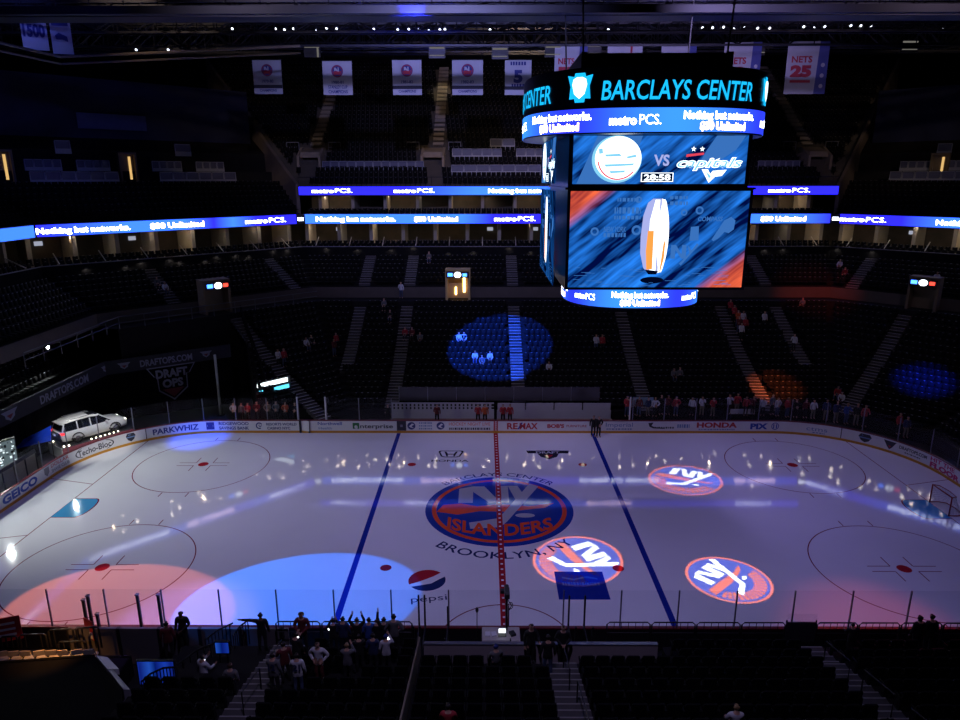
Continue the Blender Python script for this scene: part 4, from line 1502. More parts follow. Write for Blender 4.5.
V_LV = glow('video_lavender', (0.42, 0.46, 0.86), 1.0)
V_DK = glow('video_dark', (0.0, 0.006, 0.05), .3)
V_CY = glow('video_pale_cyan', (0.25, 0.68, 0.95), 1.0)
V_RD = glow('video_red', (0.85, 0.06, 0.10), 1.0)
def face_fn(k, cx, z, off):
    # k = 0 front (-y), 1 right (+x), 2 back, 3 left
    r = Matrix.Rotation(k * PI / 2, 3, 'Z')
    base = Vector((cx, -off, z))
    return lambda u, v, l: r @ (Vector((u, -l, v)) + base)
# lower screens
LW, LZc, LH = 8.9, (19.16 + 14.36) / 2, 19.16 - 14.36
UW, UZc, UH = 8.5, (21.78 + 19.5) / 2, 21.78 - 19.5
def low_art():
    f = Flat().rect(0, 0, LW, LH, 0, 0)
    S = LW / 720   # artwork in pixels of the enlarged photo, centre at (500, 277)
    S2 = LH / 385
    def P(x, y): return ((x - 498) * S, (277 - y) * S2)
    def T(t, x, y, h, w, mi=1, shear=0):
        u, v = P(x, y); f.text(t, u, v, h * S2, mi, 1, w=w * S, bold=.02, shear=shear)
    T('NEW YORK', 322, 234, 22, 92, 1, .2); 
    u, v = P(322, 257); dashes(f, u, v, 92 * S, 16 * S2, 1)
    T('COMPASS', 706, 193, 18, 100, 1, .1)
    for (x, y, w, h) in ((370, 160, 108, 24), (370, 188, 108, 14), (575, 110, 80, 12), (575, 132, 76, 14), (372, 118, 92, 14)):
        u, v = P(x, y); dashes(f, u, v, w * S, h * S2, 1)
    for (x, y, r) in ((240, 243, 17), (410, 238, 20), (598, 168, 13), (412, 118, 13), (660, 160, 16)):
        u, v = P(x, y); f.ring(u, v, r * S * .55, r * S, 1, 1, n=20)
    f.poly([P(x, y) for x, y in ((630, 225), (662, 222), (665, 278), (628, 280))], 1, 1)
    f.poly([P(x, y) for x, y in ((718, 275), (742, 235), (762, 200), (790, 185), (808, 200), (804, 235), (785, 250), (768, 245), (745, 270), (725, 282))], 1, 1)
    # large ghost letters
    f.poly([P(x, y) for x, y in ((555, 297), (575, 297), (600, 335), (600, 297), (618, 297), (618, 352), (600, 352), (574, 318), (574, 352), (555, 352))], 1, 1)
    f.poly([P(x, y) for x, y in ((622, 297), (640, 318), (660, 290), (668, 297), (600, 380), (592, 372), (632, 330))], 1, 1)
    # shadow and the puck standing on edge
    u, v = P(485, 440); f.disc(u, v, 48 * S, 14 * S2, 2, 1)
    def el(cx, cy, rx, ry, mi, lay, n_=36):
        u, v = P(cx, cy); f.disc(u, v, rx * S, ry * S2, mi, lay, n_)
    el(506, 262, 36, 148, 3, 2); 
    f.poly([P(x, y) for x, y in ((470, 114), (506, 114), (506, 412), (470, 414), (446, 390), (430, 330), (428, 265), (434, 180), (450, 130))], 4, 3)
    f.poly([P(x, y) for x, y in ((480, 118), (498, 118), (496, 410), (474, 410), (462, 330), (462, 200))], 3, 4)
    el(516, 262, 20, 146, 3, 4)
    f.poly([P(x, y) for x, y in ((456, 240), (480, 240), (482, 395), (458, 396), (452, 320))], 5, 5)
    f.poly([P(x, y) for x, y in ((522, 290), (530, 270), (528, 350), (516, 405), (512, 405))], 5, 5)
    f.poly([P(x, y) for x, y in ((452, 396), (508, 402), (500, 416), (468, 416))], 2, 5)
    # wet floor glints
    random.seed(5)
    for i in range(46):
        u, v = P(random.uniform(170, 800), random.uniform(385, 462)); w = random.uniform(.15, .7)
        f.rect(u, v, w, .022, 1, 1)
    return f
def up_art():
    f = Flat().rect(0, 0, UW, UH, 0, 0)
    S = UW / 780; S2 = UH / 220
    def P(x, y): return ((x - 482) * S, (175 - y) * S2)
    f.poly([P(x, y) for x, y in ((200, 66), (400, 66), (330, 285), (110, 285))], 3, 1)
    u, v = P(288, 172)
    f.disc(u, v, 112 * S, 108 * S2, 6, 2, 40)
    u, v = P(294, 168)
    f.disc(u, v, 104 * S, 100 * S2, 1, 3, 40)
    f.ring(u, v, .84 * 104 * S, .9 * 104 * S, 7, 4, asp=1.0, a0=3.3, a1=5.6)
    for pts in (((205, 125), (222, 122), (226, 145), (208, 148)), ((232, 150), (300, 146), (310, 158), (240, 160)), ((232, 195), (370, 190), (360, 200), (240, 206)), ((330, 160), (372, 150), (376, 162), (336, 168)), ((258, 225), (330, 222), (324, 232), (262, 236))):
        f.poly([P(x, y) for x, y in pts], 6, 4)
    u, v = P(490, 175); f.text('VS', u, v, 50 * S2, 4, 2, w=70 * S, bold=.03)
    u, v = P(474, 254); f.rect(u, v, 150 * S, 46 * S2, 2, 2); f.rect(u, v, 146 * S, 42 * S2, 1, 3); f.rect(u, v, 138 * S, 36 * S2, 2, 4)
    f.text('28:58', u, v, 27 * S2, 1, 5, w=120 * S, bold=.03)
    # flare, wordmark, stars and stick shape
    f.poly([P(x, y) for x, y in ((730, 66), (860, 66), (820, 130), (720, 200), (640, 230), (690, 130))], 3, 1)
    for x in (630, 668):
        u, v = P(x, 126)
        f.poly([(u + (.13 if i % 2 == 0 else .055) * math.sin(i * PI / 5), v + (.13 if i % 2 == 0 else .055) * math.cos(i * PI / 5)) for i in range(10)], 1, 3)
    f.poly([P(x, y) for x, y in ((600, 150), (678, 142), (676, 152), (598, 162))], 5, 3)
    u, v = P(706, 184); f.text('capitals', u, v - .02, 44 * S2, 1, 4, w=296 * S, bold=.055, shear=.3)
    f.text('capitals', u, v - .02, 44 * S2, 6, 5, w=290 * S, bold=.0, shear=.3)
    f.poly([P(x, y) for x, y in ((672, 218), (700, 218), (712, 240), (722, 225), (785, 220), (765, 248), (735, 252), (708, 280))], 1, 4)
    f.poly([P(x, y) for x, y in ((690, 226), (708, 262), (722, 240), (714, 248))], 6, 5)
    return f
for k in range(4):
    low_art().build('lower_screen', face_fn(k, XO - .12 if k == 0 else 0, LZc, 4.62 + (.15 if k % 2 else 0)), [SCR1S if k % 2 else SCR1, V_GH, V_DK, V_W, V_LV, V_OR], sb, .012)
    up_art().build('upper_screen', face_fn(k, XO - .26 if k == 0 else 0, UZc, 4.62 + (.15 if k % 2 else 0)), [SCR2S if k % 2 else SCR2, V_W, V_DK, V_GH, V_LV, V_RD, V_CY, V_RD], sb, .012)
# lower ring
RL = Ring(3.75, 2.5)
b = MB(); RL.band(b, 13.0, 14.3, -.05, 100); b.build('lower_ring_case', M_SB, sb)
ringled('lower_ring_leds', RL, 13.12, 14.12, .02, [bandmat('led_ring_low', 4, 2.6, 1.15)])
f = Flat(); q = RL.L / 4
for k in range(4):
    f = Flat(); u = -.08 + k * q
    f.text('Nothing but networks.', u, .20, .30, 0, 1, w=3.0, bold=.05)
    f.text('$30 Unlimited', u, -.22, .30, 1, 1, w=2.1, bold=.06)
    f.text('metro', u + q / 2 - .32, .0, .30, 0, 1, w=.75, bold=.05); f.text('PCS', u + q / 2 + .4, .0, .36, 0, 1, w=.55)
    f.build('lower_ring_lettering', RL.fn(13.62, .03), [LED_TXT, LED_TXTR], sb)
b = MB(); RL.band(b, 12.75, 13.05, -.9, 60); b.build('under_cap', M_SB, sb)
# hoist frame and cables
b = MB()
for x in (-3.5, 3.5):
    b.box((x, 0, 25.2), (.3, 8, .9)); b.box((0, x, 25.25), (7, .3, .8))
b.build('hoist_frame', M_TRUSS, sb)
b = MB()
for x in (-3.5, 3.5):
    for y in (-3.5, 3.5): MB().tube([(x, y, 25.5), (x * 1.1, y * 1.1, 33)], .05, 5).build('hoist_cable', M_STEEL, sb)

# ================================================================== ROOF STEEL, LAMPS, BANNERS
def truss(x0, x1, y, z, h=1.6, w=1.2, bay=2.0, label=None):
    b = MB()
    for dy in (-w / 2, w / 2):
        for dz in (0, h):
            b.box(((x0 + x1) / 2, y + dy, z + dz), (x1 - x0, .16, .16))
        n_ = int((x1 - x0) / bay)
        for i in range(n_):
            a = x0 + i * bay; s_ = i % 2
            b.tube([(a, y + dy, z + (h if s_ else 0)), (a + bay, y + dy, z + (0 if s_ else h))], .06, 4)
            b.tube([(a, y + dy, z), (a, y + dy, z + h)], .05, 4)
    return props(b.build('roof_truss', M_TRUSS), kind='structure', label=label)
truss(-45, 62, 20.5, 29.9, 1.6, label='roof truss the banners hang from')
truss(-45, 62, 9.0, 30.5, 1.8)
truss(-45, 62, 33.0, 31.5, 2.0)
truss(-45, 62, 48.0, 35.0, 2.0)
truss(-45, 62, -8.0, 32.0, 2.0)
# catwalk beams near the top of the frame
props(MB().box((XC, 4.2, 29.05), (105, .5, .42)).build('catwalk_beam', mat('catwalk_steel', (0.012, 0.012, 0.02), .45, .4, .2, 1)), kind='structure')
b = MB(); b.box((XC, 6.0, 29.0), (105, 1.6, .1))
for i in range(52): b.tube([(-44 + 2 * i, 5.2, 29), (-44 + 2 * i, 5.2, 30.1)], .03, 4)
b.tube([(-44, 5.2, 30.1), (61, 5.2, 30.1)], .03, 4)
props(b.build('catwalk', M_STEEL), kind='structure')
# left catwalk corner edge
cw0, cw1, cw2 = at_y(-20, 38, 2.0), at_y(60, 57, 12.0), at_y(300, 46, 13.0)
b = MB()
for a, c in ((cw0, cw1), (cw1, cw2)):
    b.tube([a, c], .09, 6)
    b.tube([a - Vector((0, 0, .45)), c - Vector((0, 0, .45))], .07, 6)
props(b.build('catwalk', mat('catwalk_edge', (0.16, 0.13, 0.11), .5, .3, .2, 2)), kind='structure')
# stage lamps on the truss
L_SPOT = glow('stage_lamp_lens', (0.82, 0.88, 1.0), 3.0)
def make_lamp():
    t = thing('stage_lamp', '', 'lamp')
    MB().lathe([(.10, .30), (.17, .18), (.19, -.12), (.17, -.16)], n=12).build('lamp_housing', M_BLACK, t, True)
    MB().lathe([(.09, -.175), (.09, -.165)], n=12).build('lens', L_SPOT, t)
    b = MB(); b.tube([(-.24, 0, 0), (-.24, 0, .45), (.24, 0, .45), (.24, 0, 0)], .02, 4); b.build('yoke', M_STEEL, t)
    return t
L_PX = [(276, 29), (285, 30), (294, 29), (316, 31), (327, 28.5), (337, 29), (374, 29.5), (398, 30), (409, 29.5), (419, 30), (429, 31), (440, 30), (445, 29.5), (490, 30), (608, 30), (702, 28), (712, 28), (723, 27.5), (734, 28), (744, 28), (757, 28.5), (769, 28.5), (803, 27), (814, 27), (824, 27), (850, 26), (860, 26), (870, 26), (233, 29), (137, 50), (169, 50), (941, 30)]
lamp0 = None
for px, py in L_PX:
    p = at_y(px, py, 17.0)
    if lamp0 is None: lamp0 = make_lamp(); o = lamp0; o.location = (p.x, p.y, p.z + .1)
    else: o = dup(lamp0, (p.x, p.y, p.z + .1))
    o.rotation_euler = (-.9, 0, 0)
    o['label'] = 'small white stage lamp in the row along the roof truss above the banners'
    o['group'] = 'stage lamps along the roof truss'
    if py > 45:
        o['label'] = 'small lamp on the left catwalk edge'; o['group'] = 'catwalk edge lamps'
truss(-45, 62, 17.0, 30.3, .9, .6, 1.5)
# bigger light frames seen between the banners
L_FR = glow('light_frame_tubes', (1.0, 0.95, 0.85), .14)
for i, (px, py, lb) in enumerate(((312, 51, 'bright angular light fitting between the first two banners'), (553, 51, 'barred light fitting left of the first red numbered banner'), (593, 50, 'barred light fitting between two red numbered banners'), (762, 49, 'tall light fitting left of the last red numbered banner'), (910, 46, 'wide light fitting at the upper right'), (437, 52, 'barred light fitting above the lit aisle'), (500, 53, 'barred light fitting left of the number five banner'))):
    p = at_y(px, py, 20.0)
    t = thing('light_frame', lb, 'light', (p.x, p.y, p.z))
    w = 1.3 if i not in (3,) else .5
    MB().box((0, .05, 0), (w, .1, .9)).build('back_frame', M_STEEL, t)
    b = MB()
    b.box((0, -.02, .3), (w * .9, .05, .12))
    if i: b.box((0, -.02, -.25), (w * .9, .05, .06))
    else: b.box((w * .35, -.02, -.1), (.14, .05, .7))
    b.build('tube', L_FR, t)
# banners
M_BAN = mat('banner_white_cloth', (0.40, 0.40, 0.50), 0.85, 0, 0.08, 1.5)
M_BANB = mat('banner_blue_cloth', (0.06, 0.07, 0.28), 0.85, 0, 0.1, 2)
B_RED = mat('banner_red_print', (0.36, 0.03, 0.06), 0.85); B_BLU = mat('banner_blue_print', (0.03, 0.04, 0.20), 0.85); B_ORG = mat('banner_orange_print', (0.45, 0.08, 0.04), 0.85)
B_BLK = mat('banner_black_print', (0.02, 0.02, 0.04), 0.85)
def banner(label, px0, px1, py0, py1, y, art, yaw=0.0, rod=True, sag=True):
    a = at_y(px0, py0, y); c = at_y(px1, py1, y)
    w = c.x - a.x; h = a.z - c.z
    t = thing('hanging_banner', label, 'banner', ((a.x + c.x) / 2, y, (a.z + c.z) / 2), yaw)
    b = MB()
    nu, nv = 10, 8
    vs = []
    for s_ in (0, .03):
        for i in range(nu + 1):
            for j in range(nv + 1):
                u = -w / 2 + w * i / nu; v = -h / 2 + h * j / nv
                vs.append((u, s_ + .03 * math.sin(u * 2.2 + 1) * (1 - j / nv), v))
    k = (nu + 1) * (nv + 1)
    fs = []
    for i in range(nu):
        for j in range(nv):
            q0 = i * (nv + 1) + j
            fs.append((q0, q0 + nv + 1, q0 + nv + 2, q0 + 1))
            fs.append((k + q0, k + q0 + 1, k + q0 + nv + 2, k + q0 + nv + 1))
    b.add(vs, fs)
    b.build('cloth', M_BAN, t)
    f = Flat(); art(f, w, h)
    f.build('print', lambda u, v, l: Vector((u, -.045 - l, v)), [B_BLU, B_RED, B_ORG, M_BANB, B_BLK, M_BAN], t, .004)
    MB().tube([(-w / 2 - .05, .015, h / 2 + .03), (w / 2 + .05, .015, h / 2 + .03)], .05, 6).build('hanging_rod', M_STEEL, t)
    b = MB()
    for sx in (-1, 1): b.tube([(sx * w * .45, .015, h / 2), (sx * w * .45, .015, max(h / 2 + .3, 30.0 - (a.z + c.z) / 2))], .015, 4)
    b.build('hanging_wire', M_STEEL, t)
    return t
def ban_ny(year, black):
    def art(f, w, h):
        r = w * .20
        f.disc(0, h * .20, r, r, 0, 1, 28); f.ring(0, h * .20, r * .8, r * .93, 1, 2, n=28)
        f.poly([(-r * .72, h * .20 - r * .05), (r * .72, h * .20 + r * .02), (r * .5, h * .20 - r * .55), (-r * .5, h * .20 - r * .6)], 1, 2)
        f.poly([(-r * .5, h * .20 + r * .55), (-r * .2, h * .20 + r * .55), (r * .1, h * .20 + r * .1), (r * .1, h * .20 + r * .6), (r * .3, h * .20 + r * .6), (r * .3, h * .20 - r * .1), (-r * .3, h * .20 + r * .1), (-r * .5, h * .2)], 5, 3)
        f.text(year, 0, -h * .12, h * .09, 0, 1, w=w * .40, bold=.02)
        if black:
            f.rect(0, -h * .28, w, h * .10, 4, 2)
            f.text('CHAMPIONS', 0, -h * .39, h * .08, 0, 1, w=w * .6, bold=.02)
        else:
            f.text('STANLEY CUP', 0, -h * .26, h * .10, 0, 1, w=w * .66, bold=.02)
            f.text('CHAMPIONS', 0, -h * .40, h * .10, 0, 1, w=w * .66, bold=.02)
    return art
banner('leftmost white banner with round crest and black stripe', 252, 283, 60, 94, 20, ban_ny('1979-80', True))
banner('white banner with round crest and three lines of blue lettering', 322, 353, 61, 95, 20, ban_ny('1980-81', False))
banner('white banner with round crest, left of the yellow lit aisle', 392, 422, 60, 95, 20, ban_ny('1981-82', True))
banner('white banner with round crest, right of the yellow lit aisle', 452, 483, 60, 95, 20, ban_ny('1982-83', True))
def ban5b(f, w, h):
    f.text('5', 0, h * .04, h * .34, 0, 1, w=w * .34, bold=.06)
    dashes(f, 0, h * .40, w * .6, h * .1, 0, 5); dashes(f, 0, -h * .22, w * .5, h * .08, 0, 5)
    f.rect(0, -h * .30, w, h * .10, 4, 1)
banner('white banner with a dark number 5', 505, 531, 60, 95, 20, ban5b)
def ban_nets(num, name='NETS'):
    def art(f, w, h):
        f.poly([(w * .20, h * .5), (w * .5, h * .5), (w * .5, -h * .5), (w * .16, -h * .5)], 3, 1)
        f.poly([(w * .20, h * .5), (w * .26, h * .5), (w * .22, -h * .5), (w * .16, -h * .5)], 5, 2)
        for v in (.05, -.15, -.35): f.disc(w * .38, h * v, w * .05, w * .05, 5, 2, 10)
        f.text(name, -w * .14, h * .16, h * .12, 1, 2, w=w * .50, bold=.03)
        f.text(num, -w * .14, -h * .06, h * .20, 1, 2, w=w * .52, bold=.07)
        f.rect(-w * .14, -h * .26, w * .5, h * .05, 1, 2)
    return art
banner('red numbered banner reading 52 left of the glowing ring emblem', 555, 586, 44, 94, 20, ban_nets('52'))
def ban3(f, w, h):
    f.poly([(w * .15, h * .5), (w * .21, h * .5), (w * .21, -h * .5), (w * .15, -h * .5)], 1, 1)
    f.text('NETS', -w * .2, h * .13, h * .10, 1, 2, w=w * .46, bold=.03)
    f.text('3', -w * .2, -h * .10, h * .20, 1, 2, w=w * .26, bold=.07)
banner('pale banner with a red number 3 behind the scoreboard top', 608, 640, 44, 96, 20, ban3)
banner('red numbered banner reading 23 behind the scoreboard top', 662, 693, 44, 96, 20, ban_nets('23'))
banner('red numbered banner reading 32 at the right of the scoreboard top', 725, 757, 42, 96, 20, ban_nets('32'))
banner('rightmost banner, red number 25 with a blue side', 789, 824, 41, 94, 20, ban_nets('25'))
def ban1500(f, w, h):
    f.text('1500', 0, .05 * h, h * .34, 0, 1, w=w * .86, bold=.05)
banner('blue-lit banner reading 1500 at the upper left', 20, 48, 14, 50, 11.5, ban1500, math.radians(22))
def ban_b(f, w, h):
    f.rect(0, h * .32, w * .8, h * .16, 0, 1)
    f.poly([(-w * .3, -.02 * h), (-w * .1, .06 * h), (w * .3, -.04 * h), (w * .32, -.18 * h), (w * .05, -.12 * h), (-w * .25, -.12 * h)], 0, 1)
banner('dark blue-lit banner beside the 1500 banner', 49, 73, 16, 54, 12.0, ban_b, math.radians(14))
# ================================================================== LEFT END: DRAPE, CAR, PLATFORM
M_DRT = mat('drape_lettering', (0.26, 0.26, 0.36), 0.8, 0, .1, 3)
M_DRR = mat('drape_red_print', (0.20, 0.03, 0.05), 0.8, 0, .1, 3)
M_DRB = mat('drape_band_cloth', (0.028, 0.028, 0.042), 0.85, 0, .2, 2)
Dl = Vector((-33.9, 4.4, 0)); Dc = Vector((-31.3, 15.5, 0)); Dr = Vector((-23.6, 20.6, 0))
Dl = Vector((-35.0, 2.0, 0)); Dc = Vector((-32.3, 15.7, 0))
def drape(label, a, c, za, zc, deco):
    L = (c - a).length
    t = (c - a) / L
    yaw = math.atan2(t.y, t.x)
    o = thing('black_drape', label, 'drape', (a.x, a.y, 0), yaw)
    b = MB(); n_ = int(L / .22)
    for i in range(n_):
        u0, u1 = L * i / n_, L * (i + 1) / n_
        w0, w1 = .05 * math.sin(u0 * 5.2), .05 * math.sin(u1 * 5.2)
        h0, h1 = za + (zc - za) * u0 / L, za + (zc - za) * u1 / L
        b.extr([(u0, w0, 0.0), (u1, w1, 0.0), (u1, w1, h1), (u0, w0, h0)], (0, .06, 0))
    b.build('cloth', M_DRAPE, o)
    b = MB()
    b.extr([(0, -.09, za - 1.15), (L, -.09, zc - 1.15), (L, -.09, zc + .02), (0, -.09, za + .02)], (0, .03, 0))
    b.build('top_band', M_DRB, o)
    sl = (zc - za) / L
    for f in deco(L): f.build('printed_lettering' if len(f.v) > 40 else 'printed_shield', lambda u, v, l: Vector((u, -.10 - l, za + sl * u + v)), [M_DRT, M_DRR, M_DRB], o, .006)
    b = MB()
    for u in (0.05, L / 2, L - .05): b.tube([(u, .18, 0), (u, .18, za + (zc - za) * u / L)], .04, 5)
    b.build('support_pole', M_STEEL, o)
    return o
def shield(f, u, v, s_, mi=0):
    f.poly([(u - s_, v + s_ * .5), (u + s_, v + s_ * .5), (u + s_ * .6, v + s_ * .1), (u + s_ * .55, v - s_ * .25), (u, v - s_ * .6), (u - s_ * .55, v - s_ * .25), (u - s_ * .6, v + s_ * .1)], mi, 0)
    f.poly([(u - s_ * .4, v + .05 * s_), (u + s_ * .4, v + .05 * s_), (u, v - s_ * .4)], 1, 1)
def u_of(a, c, z0, z1, px):
    L = (c - a).length
    return min((i * L / 400 for i in range(401)), key=lambda u: abs(proj(a.lerp(c, u / L) + Vector((0, 0, z0 + (z1 - z0) * u / L - .55)))[0] - px))
ZA, ZB, ZC = 4.05, 5.2, 5.5
def deco_l(L):
    u0, u1 = u_of(Dl, Dc, ZA, ZB, 39), u_of(Dl, Dc, ZA, ZB, 87)
    out = [Flat().text('DRAFTOPS.COM', (u0 + u1) / 2, -.58, .62, 0, 1, w=abs(u1 - u0), bold=.03)]
    for px, k in ((107, .5), (9, .7)):
        f = Flat(); shield(f, u_of(Dl, Dc, ZA, ZB, px), -.57, k); out.append(f)
    return out
drape('long black drape with a DRAFTOPS.COM band behind the white car', Dl, Dc, ZA, ZB, deco_l)
def deco_r(L):
    f = Flat(); out = [f]
    u0, u1 = u_of(Dc, Dr, ZB, ZC, 140), u_of(Dc, Dr, ZB, ZC, 192)
    f.text('DRAFTOPS.COM', (u0 + u1) / 2, -.58, .56, 0, 1, w=abs(u1 - u0), bold=.03)
    f = Flat(); out.append(f)
    uc = (u_of(Dc, Dr, ZB, ZC, 145) + u_of(Dc, Dr, ZB, ZC, 194)) / 2
    k = abs(u_of(Dc, Dr, ZB, ZC, 194) - u_of(Dc, Dr, ZB, ZC, 145)) / 2
    v0 = -2.75
    o_ = [(-1, .85), (1, .85), (.74, .42), (.62, .42), (.60, -.25), (0, -.75), (-.60, -.25), (-.62, .42), (-.74, .42)]
    i_ = [(x * .93, v * .92 + .02) for x, v in o_]
    n_ = len(o_)
    for i in range(n_):
        j = (i + 1) % n_
        f.poly([(uc + k * o_[i][0], v0 + k * o_[i][1]), (uc + k * o_[j][0], v0 + k * o_[j][1]), (uc + k * i_[j][0], v0 + k * i_[j][1]), (uc + k * i_[i][0], v0 + k * i_[i][1])], 0, 1)
    f.text('DRAFT', uc, v0 + k * .52, k * .36, 0, 1, w=k * 1.3, bold=.05)
    f.text('OPS', uc, v0 + k * .06, k * .36, 0, 1, w=k * .85, bold=.05)
    f.poly([(uc - k * .45, v0 - k * .2), (uc + k * .45, v0 - k * .2), (uc, v0 - k * .6)], 1, 1)
    for px in (124, 206):
        f = Flat(); shield(f, u_of(Dc, Dr, ZB, ZC, px), -.55, .5); out.append(f)
    return out
drape('black drape with a large printed DRAFT OPS shield in the far left corner', Dc, Dr, ZB, ZC, deco_r)
# black side wall of the lower seats and the pale pole beside it
pa = trim_left(octa(3.6), KEEP)[0]; pb = trim_left(octa(14.4), KEEP)[0]
t = thing('black_drape', 'tall plain black drape hung along the side of the left seat block', 'drape', (0, 0, 0))
MB().extr([(pa.x - .1, pa.y, 0), (pb.x - .1, pb.y, 0), (pb.x - .1, pb.y, ZW + .6), (pa.x - .1, pa.y, 2.6)], (-.08, -.08, 0)).build('cloth', M_DRAPE, t)
pp = Vector((x_at(217.5, 17.2, 3), 17.2, 0))
t = thing('corner_pole', 'pale upright pole between the shield drape and the seat block', 'pole', pp)
MB().tube([(0, 0, 0), (0, 0, 5.4)], .11, 8).build('shaft', mat('pole_pale', (.45, .45, .42), .6, 0, .1, 3), t, True)
MB().box((0, 0, .05), (.5, .5, .1)).build('base', M_STEEL, t)
# walkway rail above the drapes
b = MB()
A = octa(14.2)
for i in (0, 1):
    L = (A[i + 1] - A[i]).length
    for k in range(int(L / 2)):
        p = A[i].lerp(A[i + 1], k * 2 / L)
        b.tube([(p.x, p.y, ZW), (p.x, p.y, ZW + 1.05)], .035, 4)
for z in (.55, 1.05):
    b.tube([(p.x, p.y, ZW + z) for p in A[:3]], .04, 5)
props(b.build('walkway_railing', mat('walkway_rail_paint', (.12, .12, .14), .5, .2, .1, 4)), 'long pale railing of the cross walkway above the draped left corner', 'railing')
# --- platform and car
pw = MB()
CA = math.atan2(.8, .6)
wR, wF = Vector((-30.55, 9.55, 0)), Vector((-28.95, 11.75, 0))
ax = (wF - wR).normalized(); sd = Vector((-ax.y, ax.x, 0))
cc = (wR + wF) / 2 + sd * .80 + Vector((-.45, -.9, 0))
pf = thing('car_platform', 'lit display platform with printed sides under the white car', 'platform', (cc.x, cc.y, 0), math.atan2(ax.y, ax.x))
MB().rbox((0, -.05, .45), (5.2, 2.2, .9), .05).build('deck', mat('platform_dark', (.05, .05, .055), .5, 0, .2, 3), pf)
MB().box((0, -1.18, .45), (5.2, .04, .84)).build('front_panel', mat('platform_red_panel', (.40, .10, .13), .5, 0, .1, 2), pf)
MB().box((-2.63, -.05, .45), (.04, 2.2, .84)).build('end_panel', M_WHITE, pf)
f = Flat()
dashes(f, 0, 0, 4.2, .34, 0, 13)
f.build('printed_marks', lambda u, v, l: Vector((u, -1.205 - l, .45 + v)), [I_RED], pf, .004)
L_PL = glow('platform_lamp', (1.0, 0.86, 0.66), 6.0)
for i in range(7):
    MB().ball((-.5 + i * .33, -1.02, .96), .06, 4).build('edge_lamp', L_PL, pf)
for u, v in ((-2.4, .75), (-2.4, -.95), (-2.1, -1.05)):
    MB().ball((u, v, .96), .07, 4).build('edge_lamp', L_PL, pf)
# car : nose towards +x
car = thing('car', 'white sport utility car parked on the lit platform behind the left boards', 'car', (cc.x, cc.y, .9), math.atan2(ax.y, ax.x))
M_CAR = mat('white_car_paint', (0.80, 0.80, 0.80), 0.22, 0, .03, 2)
M_CGL = mat('car_dark_glass', (0.010, 0.012, 0.018), 0.06, 0, .1, 2)
M_CHR = mat('car_chrome', (.6, .6, .62), .2, .9, .05, 4)
def car_body():
    # cross sections along x : (x, half width low, z belt, half width roof, z roof)
    xs = [-2.42, -2.36, -2.15, -1.6, -.8, .1, .62, 1.15, 1.45, 1.95, 2.30, 2.42]
    zt = [.95, 1.02, 1.06, 1.08, 1.07, 1.05, 1.04, 1.03, 1.02, .96, .86, .62]
    hwid = [.74, .84, .91, .94, .95, .95, .95, .94, .93, .90, .82, .66]
    zb = [.42, .36, .30, .28, .26, .26, .26, .26, .27, .28, .30, .40]
    vs = []; fs = []
    for x, z, w, lo in zip(xs, zt, hwid, zb):
        pr = [(-w * .90, lo), (-w, lo + .18), (-w * 1.01, (lo + z) / 2), (-w * .97, z - .10), (-w * .88, z), (w * .88, z), (w * .97, z - .10), (w * 1.01, (lo + z) / 2), (w, lo + .18), (w * .90, lo)]
        vs += [(x, y, zz) for y, zz in pr]
    k = 10
    for i in range(len(xs) - 1):
        for j in range(k):
            l = (j + 1) % k
            fs.append((i * k + j, i * k + l, (i + 1) * k + l, (i + 1) * k + j))
    fs.append(tuple(range(k))); fs.append(tuple((len(xs) - 1) * k + j for j in reversed(range(k))))
    b = MB(); b.add(vs, fs)
    # roof cabin shell
    cx = [-2.28, -2.12, -1.5, -.5, .3, .62, 1.28]
    cz = [1.06, 1.56, 1.70, 1.73, 1.68, 1.55, 1.04]
    cw = [.80, .70, .70, .71, .70, .68, .74]
    return b
def cabin(b, inset, mi_roof):
    pass
body = car_body()
body.build('body', M_CAR, car, True)
# cabin: glasshouse dark, roof and pillars white
bot = [(-2.30, .82), (-1.5, .86), (-.4, .87), (.5, .86), (1.22, .80)]
top = [(-2.05, .66), (-1.5, .69), (-.4, .70), (.25, .68), (.45, .64)]
zb_, zt_ = 1.05, 1.62
b = MB()
vs = [(x, s_ * w, zb_) for s_ in (-1, 1) for x, w in bot] + [(x, s_ * w, zt_) for s_ in (-1, 1) for x, w in top]
fs = []
for s_ in (0, 1):
    for i in range(4):
        a = s_ * 5 + i
        fs.append((a, a + 1, 10 + a + 1, 10 + a))
fs.append((0, 5, 15, 10)); fs.append((4, 14, 19, 9)); fs.append((10, 11, 12, 13, 14, 19, 18, 17, 16, 15))
b.add(vs, fs)
b.build('windows', M_CGL, car)
b = MB()
rf = [(-2.18, .62, 1.60), (-1.9, .68, 1.70), (-1.2, .70, 1.76), (-.3, .70, 1.77), (.25, .67, 1.70), (.5, .63, 1.61)]
vs = []
for x, w, z in rf: vs += [(x, -w, z - .08), (x, -w * .9, z), (x, w * .9, z), (x, w, z - .08)]
fs = []
for i in range(len(rf) - 1):
    for j in range(3): fs.append((4 * i + j, 4 * i + j + 1, 4 * i + 5 + j, 4 * i + 4 + j))
fs += [(0, 4, 7, 3), ]
for i in range(len(rf) - 1): fs.append((4 * i + 3, 4 * i + 7, 4 * i + 4, 4 * i))
b.add(vs, fs)
b.build('roof', M_CAR, car, True)
MB().rbox((-.05, 0, 1.745), (.95, .92, .03), .08).build('sunroof', M_CGL, car)
b = MB()
for s_ in (-1, 1):
    for (x0, w0, x1, w1) in ((-2.30, .83, -2.08, .67), (-1.25, .875, -1.22, .70), (-.32, .885, -.30, .71), (1.22, .81, .46, .65)):
        b.tube([(x0, s_ * w0, 1.05), (x1, s_ * w1, 1.62)], .05, 5)
